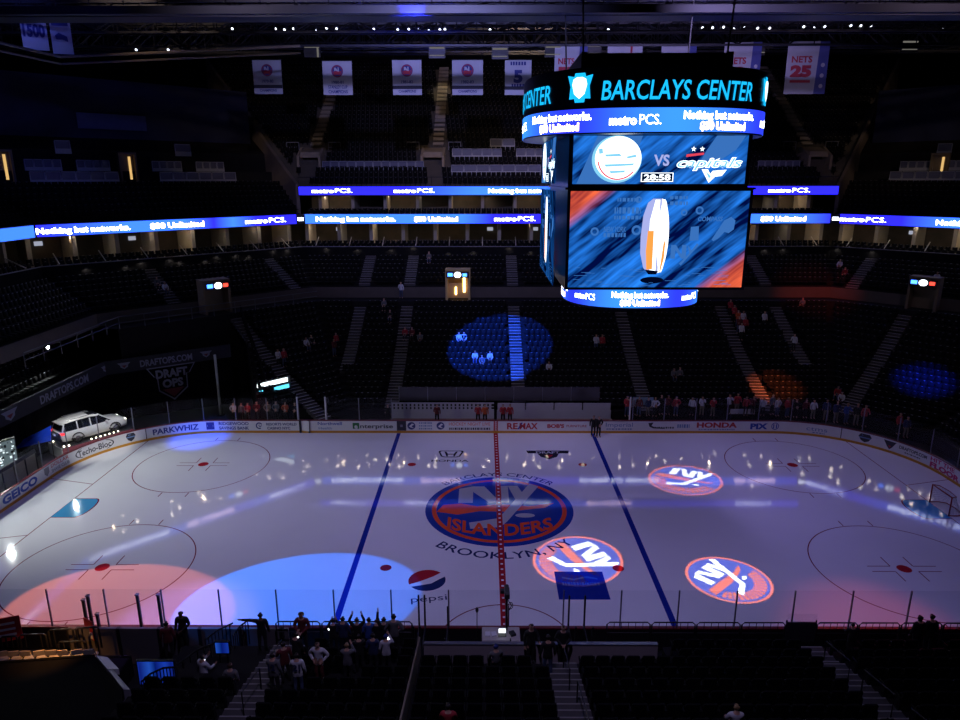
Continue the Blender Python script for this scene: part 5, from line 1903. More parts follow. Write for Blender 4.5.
b.build('pillars', M_CAR, car)
b = MB()
for s_ in (-1, 1): b.tube([(-1.8, s_ * .62, 1.76), (-1.6, s_ * .62, 1.82), (.0, s_ * .62, 1.82), (.2, s_ * .62, 1.74)], .022, 5)
b.build('roof_rails', M_CHR, car)
b = MB()
for s_ in (-1, 1): b.rbox((.78, s_ * 1.02, 1.13), (.16, .2, .15), .04)
b.build('mirrors', M_CAR, car)
for x in (-1.36, 1.36):
    for s_ in (-1, 1):
        R90 = Matrix.Rotation(PI / 2, 3, 'X')
        w = MB().lathe([(.20, -.12), (.34, -.12), (.37, -.08), (.37, .08), (.34, .12), (.20, .12)], (x, s_ * .82, .37), 20, R90).build('wheel', M_RUBBER, car, True)
        b = MB().lathe([(.02, 0), (.21, 0), (.22, .02), (.05, .04)], (x, s_ * .945, .37), 14, Matrix.Rotation(-s_ * PI / 2, 3, 'X'))
        for k in range(5):
            a = k * 2 * PI / 5
            b.tube([(x, s_ * .95, .37), (x + .2 * math.cos(a), s_ * .95, .37 + .2 * math.sin(a))], .022, 4)
        h_ = b.build('rim', M_CHR, w)
b = MB()
for x in (-1.36, 1.36):
    for s_ in (-1, 1):
        b.tube([(x + .42 * math.cos(a), s_ * .93, .37 + .42 * math.sin(a)) for a in [PI * i / 10 for i in range(11)]], .055, 5)
b.build('wheel_arches', M_BLACK, car)
b = MB()
for s_ in (-1, 1): b.rbox((-2.30, s_ * .74, .93), (.22, .30, .17), .03)
b.build('tail_lights', glow('tail_lamp_red', (1.0, .05, .05), 1.6), car)
b = MB()
for s_ in (-1, 1): b.rbox((2.24, s_ * .62, .80), (.22, .34, .13), .03)
b.build('headlights', glow('head_lamp', (1.0, .95, .85), 3.0), car)
MB().box((2.40, 0, .66), (.06, .9, .22)).build('grille', M_BLACK, car)
MB().rbox((-2.44, 0, .46), (.12, 1.5, .2), .03).build('rear_bumper', M_BLACK, car)
MB().box((-2.41, 0, .82), (.03, .5, .13)).build('number_plate', M_WHITE, car)
MB().extr([(-2.33, -.70, 1.08), (-2.33, .70, 1.08), (-2.14, .60, 1.54), (-2.14, -.60, 1.54)], (-.02, 0, .01)).build('rear_window', M_CGL, car)
MB().box((-2.2, 0, 1.62), (.30, 1.2, .05)).build('spoiler', M_CAR, car)
# blue tarpaulin ramp and pale wall left of the car
t = thing('blue_tarpaulin', 'bright blue tarpaulin sloping behind the left glass beside the car', 'tarpaulin', (0, 0, 0))
a, c = at_y(18, 446, 9.0), at_y(58, 425, 11.5)
pz = lambda px, py, y: at_y(px, py, y)
b = MB()
quad = [pz(16, 449, 6.2), pz(50, 441, 7.0), pz(50, 426, 8.0), pz(16, 443, 7.0)]
b.extr(quad, (.0, .12, -.02))
b.build('sheet', mat('blue_tarp', (.012, .07, .75), .5, 0, .12, 2), t)
b = MB()
for q in quad: b.tube([(q.x, q.y + .15, 0), (q.x, q.y + .15, q.z)], .03, 4)
b.build('support_frame', M_STEEL, t)
q0_ = rink(s_of(14), 1.5)[0]; q1_ = rink(s_of(58), 1.5)[0]
Lq = (q1_ - q0_).length
t = thing('pale_partition', 'pale low partition behind the left glass below the blue tarpaulin', 'partition', q0_, math.atan2(q1_.y - q0_.y, q1_.x - q0_.x))
MB().box((Lq / 2, 0, .75), (Lq, .1, 1.5)).build('panel', mat('partition_cream', (.50, .48, .34), .7, 0, .1, 2), t)
MB().box((Lq / 2, .02, 1.62), (Lq, .1, .25)).build('upper_panel', mat('partition_dark', (.06, .06, .07), .6, 0, .1, 2), t)
b = MB()
for i in range(5): b.box((.1 + i * (Lq - .2) / 4, -.08, .75), (.06, .06, 1.5))
b.build('frame', M_STEEL, t)
# glowing white panels at the far left edge
L_CR = ledmat('crystal_screen', [(0, (.5, .6, .62)), (.3, (.85, .95, .95)), (.5, (.12, .18, .2)), (.8, (.8, .92, .95)), (1, (.5, .6, .6))], 2.3, .8, 2)
t = thing('lit_screen', 'pale patterned lit screen standing at the far left edge', 'screen', at_y(4, 470, 3.0) * 1.0, math.radians(60))
t.location.z = 0
MB().box((0, .08, 1.6), (2.0, .12, 3.2)).build('case', M_BLACK, t)
f = Flat(); random.seed(11)
f.rect(0, 0, 1.85, 3.0, 0, 0)
for i in range(90): f.rect(random.uniform(-.85, .85), random.uniform(-1.4, 1.4), random.uniform(.05, .22), random.uniform(.04, .2), random.choice((1, 2)), 1)
f.build('glowing_face', lambda u, v, l: Vector((u, -l, 1.6 + v)), [glow('crystal_grey', (.20, .27, .30), .5), glow('crystal_white', (.8, .95, 1.0), 1.1), M_BLACK], t)

# flood lamps high on the left wall: the white pools on the left ice come from them and an added beam
L_FLOOD = glow('flood_lamp_lens', (0.95, 1.0, 1.0), 45.0)
fA = mirror_pt(8, 553, 8.3); fB = mirror_pt(73, 506, 6.9)
for x, y, z, lb in ((fA.x, fA.y, fA.z, 'bright white flood lamp on the left wall at the frame edge'), (fB.x, fB.y, fB.z, 'bright narrow flood lamp on the left wall above the drape band')):
    t = thing('flood_lamp', lb, 'lamp', (x, y, z), math.radians(-15))
    MB().box((0, 0, 0), (.30, .5, .46)).build('housing', M_STEEL, t)
    MB().box((.17, 0, 0), (.03, .20, .24)).build('lens', L_FLOOD, t)
    MB().tube([(-.1, 0, -.2), (-.1, 0, -z)], .06, 6).build('mast', M_STEEL, t)
# lower end stand at the far left (dark)
b = MB()
for i in range(6):
    z = 4.3 + .5 * i; x = -34.6 - .85 * i
    b.box((x - .42, 4, z - 2), (.85, 26, 4))
props(b.build('seating_tier', M_CONC), kind='structure', label='dark end tier behind the left drape')
pl = []
for i in range(6):
    for k in range(44): pl.append((-34.6 - .85 * i - .3, -8 + .55 * k, 4.3 + .5 * i, PI / 2))
seats_mesh('arena_seats', pl, 'dark rows of empty seats behind the long left drape')

# ================================================================== FAR BENCHES
def bench(label, px0, px1, lattice):
    y = 15.35
    x0, x1 = x_at(px0, y, 1.1), x_at(px1, y, 1.1)
    L = x1 - x0
    o = thing('team_bench', label, 'bench', (x0, y, 0))
    mb_ = mat('bench_white_board', (0.50, 0.49, 0.60), .5, 0, .08, 1.5)
    MB().box((L / 2, .05, .62), (L, .1, 1.0)).build('lower_back_board', mb_, o)
    if lattice:
        b = MB()
        for i in range(int(L / .34)): b.box((.1 + i * .34, .05, 1.42), (.20, .06, .50))
        b.box((L / 2, .05, 1.72), (L, .08, .10)); b.box((L / 2, .05, 1.14), (L, .08, .10)); b.box((L / 2, .05, 1.42), (L, .065, .06))
        b.build('lattice_board', mb_, o)
        MB().box((L / 2, .12, 1.42), (L, .03, .55)).build('lattice_backing', M_BLACK, o)
    else:
        k = 4
        for i in range(k): MB().box((L * (i + .5) / k, .05, 1.42), (L / k - .1, .08, .62)).build('upper_back_board', mb_, o)
    MB().box((L / 2, -.6, .50), (L, .42, .07)).build('seat_plank', mat('bench_wood', (.22, .15, .10), .6, 0, .2, 5), o)
    b = MB()
    for i in range(int(L / 1.8) + 1): b.box((.2 + i * (L - .4) / int(L / 1.8), -.6, .24), (.08, .36, .46))
    b.build('seat_supports', M_STEEL, o)
    MB().box((L / 2, -1.25, .15), (L, 1.9, .3)).build('floor_mat', M_BLACK, o)
    return o
bench('left far team bench with a white lattice back', 391, 494, True)
bench('right far team bench with plain white back boards', 497, 611, False)
x0, x1 = x_at(399, 15.9, 2.4), x_at(600, 15.9, 2.4)
t = thing('bench_screen', 'low smoked glass screen behind the far team benches', 'glass screen', (x0, 15.9, 1.75))
for i in range(7):
    w = (x1 - x0) / 7
    MB().box((w * (i + .5), 0, .62), (w - .06, .03, 1.2)).build('glass_pane', mat('smoked_glass', (.06, .055, .07), .15, 0, .1, 1), t)
    MB().box((w * i, 0, .62), (.05, .05, 1.24)).build('post', M_POST, t)
# lit side frames of penalty/door area at left: bright panel pair and white posts
t = thing('lit_display', 'slanted pair of bright white and cyan light bars by the left boards', 'display', at_y(266, 388, 15.6), 0)
for k, (pts, m) in enumerate(((((257, 384.5), (287, 377.5), (287.5, 381.5), (257, 388.5)), 'w'), (((258.5, 391.5), (288.5, 384), (289, 387.5), (259, 395)), 'c'))):
    P3 = [at_y(px, py, 15.6) - t.location for px, py in pts]
    b = MB(); b.extr(P3, (0, .1, 0))
    b.build('light_bar', glow('bar_white', (.85, .97, 1.0), 2.5) if m == 'w' else glow('bar_cyan', (.10, .62, .95), 1.8), t)
b = MB(); z0 = t.location.z
b.extr([at_y(256, 383, 15.75) - t.location, at_y(290, 375.5, 15.75) - t.location, at_y(291, 389, 15.75) - t.location, at_y(257, 397, 15.75) - t.location], (0, .1, 0))
b.build('back_panel', M_BLACK, t)
b = MB()
for px in (260, 286):
    p = at_y(px, 390, 15.8) - t.location
    b.tube([(p.x, p.y, -z0 + .2), (p.x, p.y, 0)], .06, 5)
b.build('legs', M_STEEL, t)
for px, lb in ((297.5, 'white upright post left of the open board door'), (325.5, 'white upright post right of the open board door'), (630, 'white upright frame post at the right end of the far benches')):
    p = Vector((x_at(px, 13.2, 2), 13.2, 0))
    t = thing('glass_end_post', lb, 'post', p)
    MB().box((0, 0, 1.5), (.10, .10, 3.0)).build('shaft', M_WHITE, t)
    MB().box((0, 0, 3.02), (.14, .14, .05)).build('cap', M_STEEL, t)
# white sheet and teal banner behind the glass at right
t = thing('table_banner', 'small white banner held behind the far glass left of PIX11', 'banner', at_y(742, 411.5, 15.0))
MB().rbox((0, 0, 0), (2.1, .05, .42), .02).build('cloth', M_WHITE, t)
b = MB()
for s_ in (-1, 1): b.tube([(s_ * .9, .05, 0), (s_ * .9, .05, -1.2)], .02, 4)
b.build('sticks', M_STEEL, t)
t = thing('hanging_sheet', 'pale teal sheet behind the first glass pane right of the benches', 'sheet', at_y(643, 401, 14.6))
MB().rbox((0, 0, 0), (1.7, .04, .62), .02).build('cloth', mat('teal_cloth', (.20, .32, .40), .7, 0, .15, 3), t)
b = MB(); b.tube([(-.85, .03, .3), (.85, .03, .3)], .02, 4)
for s_ in (-1, 1): b.tube([(s_ * .85, .03, .3), (s_ * .85, .03, -1.8)], .02, 4)
b.build('stand', M_STEEL, t)
# ================================================================== NEAR STANDS
def nrow(i): return -15.05 - .83 * i, 1.65 + .22 * i + (.10 if i > 1 else 0)     # front edge y, floor z
NR = 12
NA = [(-8.75, 1.25), (1.95, 1.15), (11.95, 1.2)]          # stair aisles
def aisle_x(k, i): return NA[k][0]
b = MB()
zp = 0
BL = -19.5; BRt = 26
for i in range(NR):
    y, z = nrow(i)
    if i < 2:
        segs = [(BL + 6.5, -3.4), (6.2, BRt)]
    else: segs = [(BL + 6.5, BRt)]
    for a, c in segs:
        b.quad((a, y, z - (.35 if i else 1.65)), (c, y, z - (.35 if i else 1.65)), (c, y, z), (a, y, z))
        b.quad((a, y, z), (c, y, z), (c, y - .83, z), (a, y - .83, z))
        b.quad((a, y, 0), (a, y, z), (a, y - .83, z), (a, y - .83, 0))
        b.quad((c, y, 0), (c, y - .83, 0), (c, y - .83, z), (c, y, z))
y2, z2 = nrow(2)
b.quad((-3.4, y2, 0), (5.4, y2, 0), (5.4, y2, z2), (-3.4, y2, z2))
props(b.build('seating_tier', M_CONC), kind='structure', label='dark stepped concrete of the near stands')
for k, (x, w) in enumerate(NA):
    b = MB()
    for i in range(0 if k != 1 else 2, NR):
        y, z = nrow(i)
        for h_ in (0, 1):
            b.mi = 0
            b.box((x, y - .21 - .41 * h_, z + .02 - .08 + .09 * h_), (w, .41, .2))
            b.mi = 1
            b.box((x, y - .03 - .41 * h_, z + .047 + .09 * h_), (w, .05, .012))
    props(b.build('aisle_stairs', [M_STEP, mat('near_step_nosing', (.26, .25, .25), .8, 0, .15, 6)]), kind='structure')
# individual seats
def seat_thing():
    t = thing('arena_seat', '', 'seat')
    b = MB()
    M = Matrix.Rotation(.15, 3, 'X')
    bk = MB(); bk.rbox((0, 0, 0), (.46, .07, .56), .03)
    bk.v = [tuple(M @ Vector(v) + Vector((0, -.27, .64))) for v in bk.v]
    bk.build('backrest', M_SEAT, t)
    s_ = MB(); s_.rbox((0, 0, 0), (.44, .40, .07), .03)
    M2 = Matrix.Rotation(-1.15, 3, 'X')
    s_.v = [tuple(M2 @ Vector(v) + Vector((0, -.10, .58))) for v in s_.v]
    s_.build('seat_pan', M_SEATP, t)
    for sx in (-1, 1):
        a_ = MB()
        a_.extr([(sx * .25 - .025, -.29, 0), (sx * .25 - .025, -.16, 0), (sx * .25 - .025, -.16, .56), (sx * .25 - .025, .06, .58), (sx * .25 - .025, .06, .63), (sx * .25 - .025, -.29, .63)], (.05, 0, 0))
        a_.build('armrest', M_SEATP, t)
    return t
seat0 = None
blocks = [('near block left of the left stairs', BL + 7.0, NA[0][0] - NA[0][1] / 2, 4),
          ('between the left stairs and the tan divider', NA[0][0] + NA[0][1] / 2, -3.55, 0),
          ('between the tan divider and the middle stairs', -3.25, NA[1][0] - NA[1][1] / 2, 2),
          ('between the middle and right near stairs', NA[1][0] + NA[1][1] / 2, NA[2][0] - NA[2][1] / 2, 0),
          ('near block right of the right stairs', NA[2][0] + NA[2][1] / 2, 22.5, 0)]
ORD = ['front', 'second', 'third', 'fourth', 'fifth', 'sixth', 'seventh', 'eighth', 'ninth', 'tenth', 'eleventh']
cand = []
OCC = []      # (x, y) of people in the seats, filled before this
def near_seats(occupied):
    global seat0
    cand, rest = [], []
    for bl, x0, x1, i0 in blocks:
        for i in range(i0, 10):
            y, z = nrow(i)
            if i < 2 and x0 < 6.2 and x1 > -3.4:
                xa = max(x0, 6.35) if x1 > 6.2 else x0
            else: xa = x0
            n_ = int((x1 - xa) / .53)
            for k in range(n_):
                x = xa + (k + .5) * (x1 - xa) / n_
                if any(abs(x - o[0]) < .42 and abs(y - .45 - o[1]) < .40 for o in occupied): continue
                q = proj((x, y - .7, z + .8))
                if -10 < q[0] < 970 and q[1] < 726:
                    cand.append((-(q[1] + .02 * abs(q[0] - 480) * 0), i, bl, x, y, z))
                elif -40 < q[0] < 1000 and q[1] < 760:
                    rest.append((x, y - .45, z, PI))
    cand.sort(key=lambda c: c[0])
    first = cand[:300]
    for c in cand[300:]: rest.append((c[3], c[4] - .45, c[5], PI))
    for q, i, bl, x, y, z in first:
        # the sitter looks towards the rink (+y): the back is towards the camera
        loc = (x, y - .42, z)
        lb = 'black folding arena seat, %s row, %s' % (ORD[i], bl)
        gp = '%s row seats, %s' % (ORD[i], bl)
        if seat0 is None:
            seat0 = seat_thing(); seat0.location = loc; seat0['label'] = lb; seat0['group'] = gp
        else: dup(seat0, loc, 0, lb, gp)
    if rest: seats_mesh('arena_seats', rest, 'remaining black seats of the foremost near rows and frame edges')
# front railings
def loop_rail(label, x0, x1, y, z, n_, h=1.0, m=None):
    o = thing('front_railing', label, 'railing', (x0, y, z))
    w = (x1 - x0) / n_
    for i in range(n_):
        a, c = w * i + .04, w * (i + 1) - .04
        b = MB()
        b.tube([(a, 0, 0), (a, 0, h - .1), (a + .1, 0, h), (c - .1, 0, h), (c, 0, h - .1), (c, 0, 0)], .03, 5)
        b.tube([(a, 0, h * .5), (c, 0, h * .5)], .02, 4)
        for k in range(1, 6): b.tube([(a + (c - a) * k / 6, 0, .1), (a + (c - a) * k / 6, 0, h)], .012, 4)
        b.build('rail_loop', m or M_RAIL, o)
    return o
yr = -14.35
loop_rail('black looped railing in front of the cheering fans, lower left', x_at(275, yr, 2.1), x_at(413, yr, 2.1), yr, 1.3, 3, .98)
loop_rail('black looped railing along the near right block, left of the dark sign', x_at(606, yr, 2.1), x_at(786, yr, 2.1), yr, 1.3, 4, .98)
loop_rail('black looped railing along the near right block, right of the dark sign', x_at(816, yr, 2.1), x_at(985, yr, 2.1), yr, 1.3, 4, .98)
o = thing('rail_sign', 'dark panel between the two runs of near railing at the top of the right stairs', 'sign', (x_at(801, yr, 2.1), yr, 1.1))
MB().rbox((0, 0, .75), (1.25, .08, .9), .03).build('panel', mat('sign_dark', (.03, .03, .045), .4, 0, .2, 3), o)
b = MB()
for s_ in (-1, 1): b.tube([(s_ * .6, 0, 0), (s_ * .6, 0, 1.3)], .03, 5)
b.build('posts', M_RAIL, o)
MB().box((0, 0, 1.35), (1.2, .03, .45)).build('clear_top', M_GLASS, o)
# thin divider in the near block
b = MB()
pts = [nrow(i) for i in range(10)]
b.extr([(-3.45, pts[1][0], pts[1][1]), (-3.45, pts[1][0], pts[1][1] + .85), (-3.45, pts[-1][0] - .6, pts[-1][1] + .95), (-3.45, pts[-1][0] - .6, pts[-1][1])], (.06, 0, 0))
props(b.build('block_divider', mat('divider_tan', (.20, .16, .12), .8, 0, .2, 2)), 'thin tan divider wall between the two near seat blocks', 'wall', kind='thing')
# stair handrails (mid-aisle)
def stair_rail(label, x, i0, i1):
    o = thing('stair_handrail', label, 'handrail', (x, nrow(i0)[0] - .3, nrow(i0)[1]))
    L = i1 - i0
    b = MB()
    p0 = Vector((0, 0, 0)); p1 = Vector((0, -.83 * L, .22 * L))
    b.tube([p0, p0 + Vector((0, 0, .92)), p1 + Vector((0, 0, .92)), p1], .025, 5)
    b.build('rail', M_RAIL, o)
    return o
stair_rail('dark handrail at the top of the middle stairs', NA[1][0] + .05, 2, 4)
stair_rail('dark handrail lower on the middle stairs', NA[1][0] + .2, 5, 8)
stair_rail('dark handrail at the top of the right stairs', NA[2][0] + .1, 1, 3)
stair_rail('dark handrail halfway down the right stairs', NA[2][0] + .1, 4, 6)
stair_rail('dark handrail at the bottom of the right stairs', NA[2][0] + .1, 7, 9)
stair_rail('dark handrail at the top of the left stairs', NA[0][0] + .1, 1, 3)
stair_rail('dark handrail lower on the left stairs', NA[0][0] + .1, 4, 6)
# penalty boxes and scorer bench wall
x0, x1 = -3.3, 5.85
t = thing('penalty_box_wall', 'low grey back wall of the near penalty boxes', 'wall', ((x0 + x1) / 2, -15.55, 0))
MB().box((0, 0, 1.07), (x1 - x0, .12, 2.14)).build('panel', mat('box_wall_grey', (.36, .31, .33), .6, 0, .12, 1.2), t)
MB().box((0, .02, 2.16), (x1 - x0, .18, .06)).build('cap', M_POST, t)
t = thing('penalty_box_bench', 'dark bench inside the near penalty boxes', 'bench', ((x0 + x1) / 2, -15.0, 0))
MB().box((0, 0, .5), (x1 - x0 - .4, .45, .08)).build('seat_plank', M_BLACK, t)
b = MB()
for i in range(9): b.box((-(x1 - x0 - .8) / 2 + i * (x1 - x0 - .8) / 8, 0, .23), (.08, .4, .46))
b.build('legs', M_STEEL, t)
for px, lb in ((418, 'dark glass divider at the left end of the near penalty boxes'), (424, 'second dark glass divider at the left end of the near penalty boxes'), (570, 'left dark glass divider right of the middle stairs'), (586, 'right dark glass divider right of the middle stairs'), (509, 'dark divider post by the scorer table'), (447, 'dark divider post in the left penalty box')):
    x = x_at(px, -13.6, 2.0)
    t = thing('box_divider', lb, 'divider', (x, -14.2, 0))
    MB().box((0, .0, .65), (.05, 2.3, 1.25)).build('panel', M_BLACK, t)
    b = MB()
    h = 2.75 if px in (418, 424, 570, 586) else 2.2
    for yy in (-1.1, 1.0): b.box((0, yy, h / 2), (.07 if h > 2.5 else .05, .07, h))
    b.build('posts', M_RAIL, t)
# scorer table
xs0, xs1 = x_at(482, -14.1, 1.2), x_at(520, -14.1, 1.2)
t = thing('scorer_table', 'small pale table with papers and a lit screen behind the near boards', 'table', ((xs0 + xs1) / 2, -14.0, 0))
w = xs1 - xs0
MB().rbox((0, .05, 1.40), (w, .9, .06), .03).build('table_top', mat('table_white', (.50, .47, .42), .5, 0, .1, 4), t)
for sx in (-1, 1):
    for sy in (-1, 1): MB().tube([(sx * (w / 2 - .08), sy * .3, 0), (sx * (w / 2 - .08), sy * .3, 1.38)], .025, 5).build('leg', M_STEEL, t)
def onbox(name, label, cat, x, y, z, sz, m, rz=0):
    o = thing(name, label, cat, (x, y, z), rz)
    MB().rbox((0, 0, sz[2] / 2), sz, .01).build('body', m, o)
    return o
tx = (xs0 + xs1) / 2
o = thing('laptop', 'open laptop with a bright screen on the scorer table', 'laptop', (tx + .05, -14.05, 1.43))
MB().rbox((0, 0, .01), (.34, .24, .02), .01).build('keyboard_base', M_BLACK, o)
MB().box((0, .13, .13), (.34, .02, .22), M=Matrix.Rotation(-.25, 3, 'X')).build('lid', M_BLACK, o)
MB().box((0, .115, .13), (.30, .006, .19), M=Matrix.Rotation(-.25, 3, 'X')).build('screen', glow('laptop_screen', (.9, .95, 1), 1.6), o)
for i, (dx, lb) in enumerate(((-.55, 'left paper pile on the scorer table'), (-.30, 'second paper pile on the scorer table'), (.48, 'dark headset case on the scorer table'))):
    onbox('paper_pile' if i < 2 else 'headset_case', lb, 'papers' if i < 2 else 'case', tx + dx, -14.0, 1.43, (.22, .28, .05 + .05 * (i == 2)), M_WHITE if i < 2 else M_BLACK, .2 * i)
# tv camera on its pole
cp = at_y(507, 596, -13.7)
t = thing('television_camera', 'television camera on a tall thin pole at the centre of the near boards', 'camera', (cp.x, -13.7, 0))
MB().tube([(0, 0, 0), (0, 0, cp.z - .1)], .04, 6).build('pole', M_RAIL, t)
MB().rbox((0, .05, cp.z + .12), (.22, .55, .26), .04).build('camera_body', M_BLACK, t)
MB().lathe([(.08, 0), (.10, .2)], (-.0, .32, cp.z + .12), 12, Matrix.Rotation(-PI / 2, 3, 'X')).build('lens', M_BLACK, t)
MB().box((-.2, -.1, cp.z + .3), (.16, .2, .12)).build('viewfinder', M_BLACK, t)
b = MB(); b.tube([(0, -.2, cp.z), (.18, -.35, cp.z - .2), (.10, -.3, cp.z - .45)], .02, 4)
b.tube([(.14 + .09 * math.cos(a), -.3, cp.z - .25 + .16 * math.sin(a)) for a in [i * PI / 6 for i in range(12)]], .016, 4, True)
b.build('pan_handle', M_STEEL, t)
cp2 = at_y(477, 612, -13.6)
t = thing('microphone_stand', 'short microphone pole behind the near boards left of the red line', 'microphone', (cp2.x, -13.6, 0))
MB().tube([(0, 0, 0), (0, 0, cp2.z)], .02, 5).build('pole', M_RAIL, t)
MB().ball((0, 0, cp2.z + .1), (.07, .07, .13), 5).build('microphone', M_BLACK, t)
# ---------------- lower left platform
P0 = at_y(60, 690, -18.5)
t = thing('draped_platform', 'large platform covered in black cloth in the lower left corner', 'platform', (0, 0, 0))
c1 = [at_y(-30, 672, -15.9), at_y(92, 655, -15.9), at_y(122, 690, -17.6), at_y(150, 735, -19.4), at_y(-40, 735, -19.6)]
zt = 2.05
top = [(x_at(-40, -15.9, 1.36), -15.9, 1.36), (x_at(95, -15.7, 1.66), -15.7, 1.66), (x_at(122, -17.9, 2.0), -17.9, 2.0), (x_at(124, -20.6, 1.9), -20.6, 1.9), (x_at(-60, -20.6, 1.8), -20.6, 1.8)]
b = MB()
n_ = len(top)
b.add([(x, y, 0) for x, y, z in top] + list(top), [tuple(range(n_, 2 * n_))] + [(i, (i + 1) % n_, n_ + (i + 1) % n_, n_ + i) for i in range(n_)])
b.build('black_cloth', M_DRAPE, t)
b = MB()
b.tube([Vector(top[0]) + Vector((0, 0, .04)), Vector(top[1]) + Vector((0, 0, .04))], .05, 5)
b.build('front_edge', M_STEEL, t)
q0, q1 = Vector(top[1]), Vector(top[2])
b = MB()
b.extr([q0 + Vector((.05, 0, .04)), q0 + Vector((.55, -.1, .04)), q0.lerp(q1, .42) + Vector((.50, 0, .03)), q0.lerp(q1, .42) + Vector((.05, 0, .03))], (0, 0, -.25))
b.build('white_lit_edge', M_WHITE, t)  # white panel put in for the lit edge of the cloth
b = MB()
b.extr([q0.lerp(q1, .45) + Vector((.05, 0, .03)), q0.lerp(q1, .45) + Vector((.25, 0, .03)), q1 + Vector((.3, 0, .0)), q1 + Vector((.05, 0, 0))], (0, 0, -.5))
b.build('pale_lit_edge', M_WRAIL, t)  # pale strip painted for the rest of the lit edge
# folding chairs lit orange on the platform front
fc0 = None
def folding_chair():
    t = thing('folding_chair', '', 'chair')
    MW = mat('chair_cream', (.46, .40, .34), .5, 0, .1, 6)
    MB().rbox((0, 0, .45), (.42, .40, .04), .03).build('seat', MW, t)
    MB().rbox((0, -.22, .78), (.42, .04, .22), .02).build('backrest', MW, t)
    for sx in (-1, 1):
        MB().tube([(sx * .2, -.24, .88), (sx * .2, -.05, .45), (sx * .2, .22, 0)], .016, 5).build('leg', M_STEEL, t)
        MB().tube([(sx * .18, .16, .45), (sx * .18, -.24, 0)], .016, 5).build('leg', M_STEEL, t)
    return t
seq = ['leftmost', 'second', 'third', 'fourth', 'fifth', 'sixth', 'seventh', 'rightmost']
for i in range(8):
    px = 4 + i * 12.4
    yy = -15.42 + .02 * i
    x = x_at(px, yy, 1.6)
    zz = .92
    lb = '%s cream folding chair in the orange-lit row on the lower left platform' % seq[i]
    if fc0 is None:
        fc0 = folding_chair(); fc0.location = (x, yy, zz); fc0['label'] = lb; fc0['group'] = 'orange-lit folding chairs'; fc0.rotation_euler.z = .3
    else: dup(fc0, (x, yy, zz), .3 - .1 * (i % 3), lb, 'orange-lit folding chairs')
t = thing('chair_deck', 'dark low deck under the orange-lit folding chairs', 'deck', (x_at(48, -15.2, 1.2), -15.0, 0))
MB().box((0, -.25, .45), (6.2, 1.0, .9)).build('deck_box', M_BLACKWALL, t)
b = MB(); b.box((0, .22, .92), (6.2, .05, .06)); b.build('edge_strip', M_STEEL, t)
# hoop railings
hl = [('first hoop of black railing from the left frame edge', 0, 16, 634, 668), ('second hoop of black railing above the orange chairs', 19, 45, 632, 662), ('third hoop of black railing above the orange chairs', 48, 72, 627, 657), ('fourth hoop of black railing beside the tall posts', 76, 98, 625, 655), ('low inner hoop of black railing in front of the fourth one', 58, 85, 639, 655)]
for lb, pa_, pb_, pt, pbm in hl:
    yy = -14.6 if 'low inner' not in lb else -14.9
    a, c = at_y(pa_, pt + 3, yy), at_y(pb_, pt, yy)
    t = thing('hoop_railing', lb, 'railing', (a.x, yy, 1.2))
    h = a.z - 1.2; w = c.x - a.x
    b = MB()
    b.tube([(0, 0, 0), (0, 0, h - .08), (.08, 0, h), (w - .08, 0, h + .05), (w, 0, h), (w, 0, 0)], .04, 6)
    b.build('hoop', M_RAIL, t)
    b = MB(); b.tube([(.22, 0, 0), (.22, 0, h)], .03, 5); b.tube([(w - .22, 0, 0), (w - .22, 0, h)], .03, 5)
    b.build('inner_posts', M_RAIL, t)
# red sign and board-end panels
M_RSIGN = mat('red_sign_panel', (.42, .03, .04), .45, 0, .1, 3)
a = at_y(2, 645, -14.2)
t = thing('red_sign', 'red sign panel with white marks at the lower left frame edge', 'sign', (a.x, -14.2, 1.1), math.radians(20))
MB().rbox((0, 0, .6), (1.6, .06, 1.1), .02).build('panel', M_RSIGN, t)
f = Flat()
for v in (.25, -.02, -.28): f.rect(.1, v, 1.0, .11, 0, 0)
f.build('white_marks', lambda u, v, l: Vector((u, -.035 - l, .62 + v)), [I_WHITE], t)
a = at_y(91, 640, -14.0)
t = thing('red_sign', 'small tilted red and white panel beside the tall posts, lower left', 'sign', (a.x, -14.0, 1.2), math.radians(-30))
MB().rbox((0, 0, .45), (.6, .05, .9), .02).build('panel', M_RSIGN, t)
MB().box((0, -.03, .2), (.5, .02, .3)).build('white_patch', M_WHITE, t)
for px, py, lb in ((83, 600, 'left thin post of the corner camera gantry'), (87.5, 596, 'right thin post of the corner camera gantry'), (97, 614, 'short thick post at the end of the hoop railings'), (137, 595, 'tall dark post left of the two standing men'), (158, 595, 'second tall dark post left of the two standing men')):
    p = at_y(px, py, -13.5)
    t = thing('dark_post', lb, 'post', (p.x, -13.5, 0))
    MB().box((0, 0, p.z / 2), (.10, .10, p.z)).build('shaft', M_RAIL, t)
    MB().box((0, 0, p.z + .02), (.14, .14, .06)).build('cap', M_POST, t)
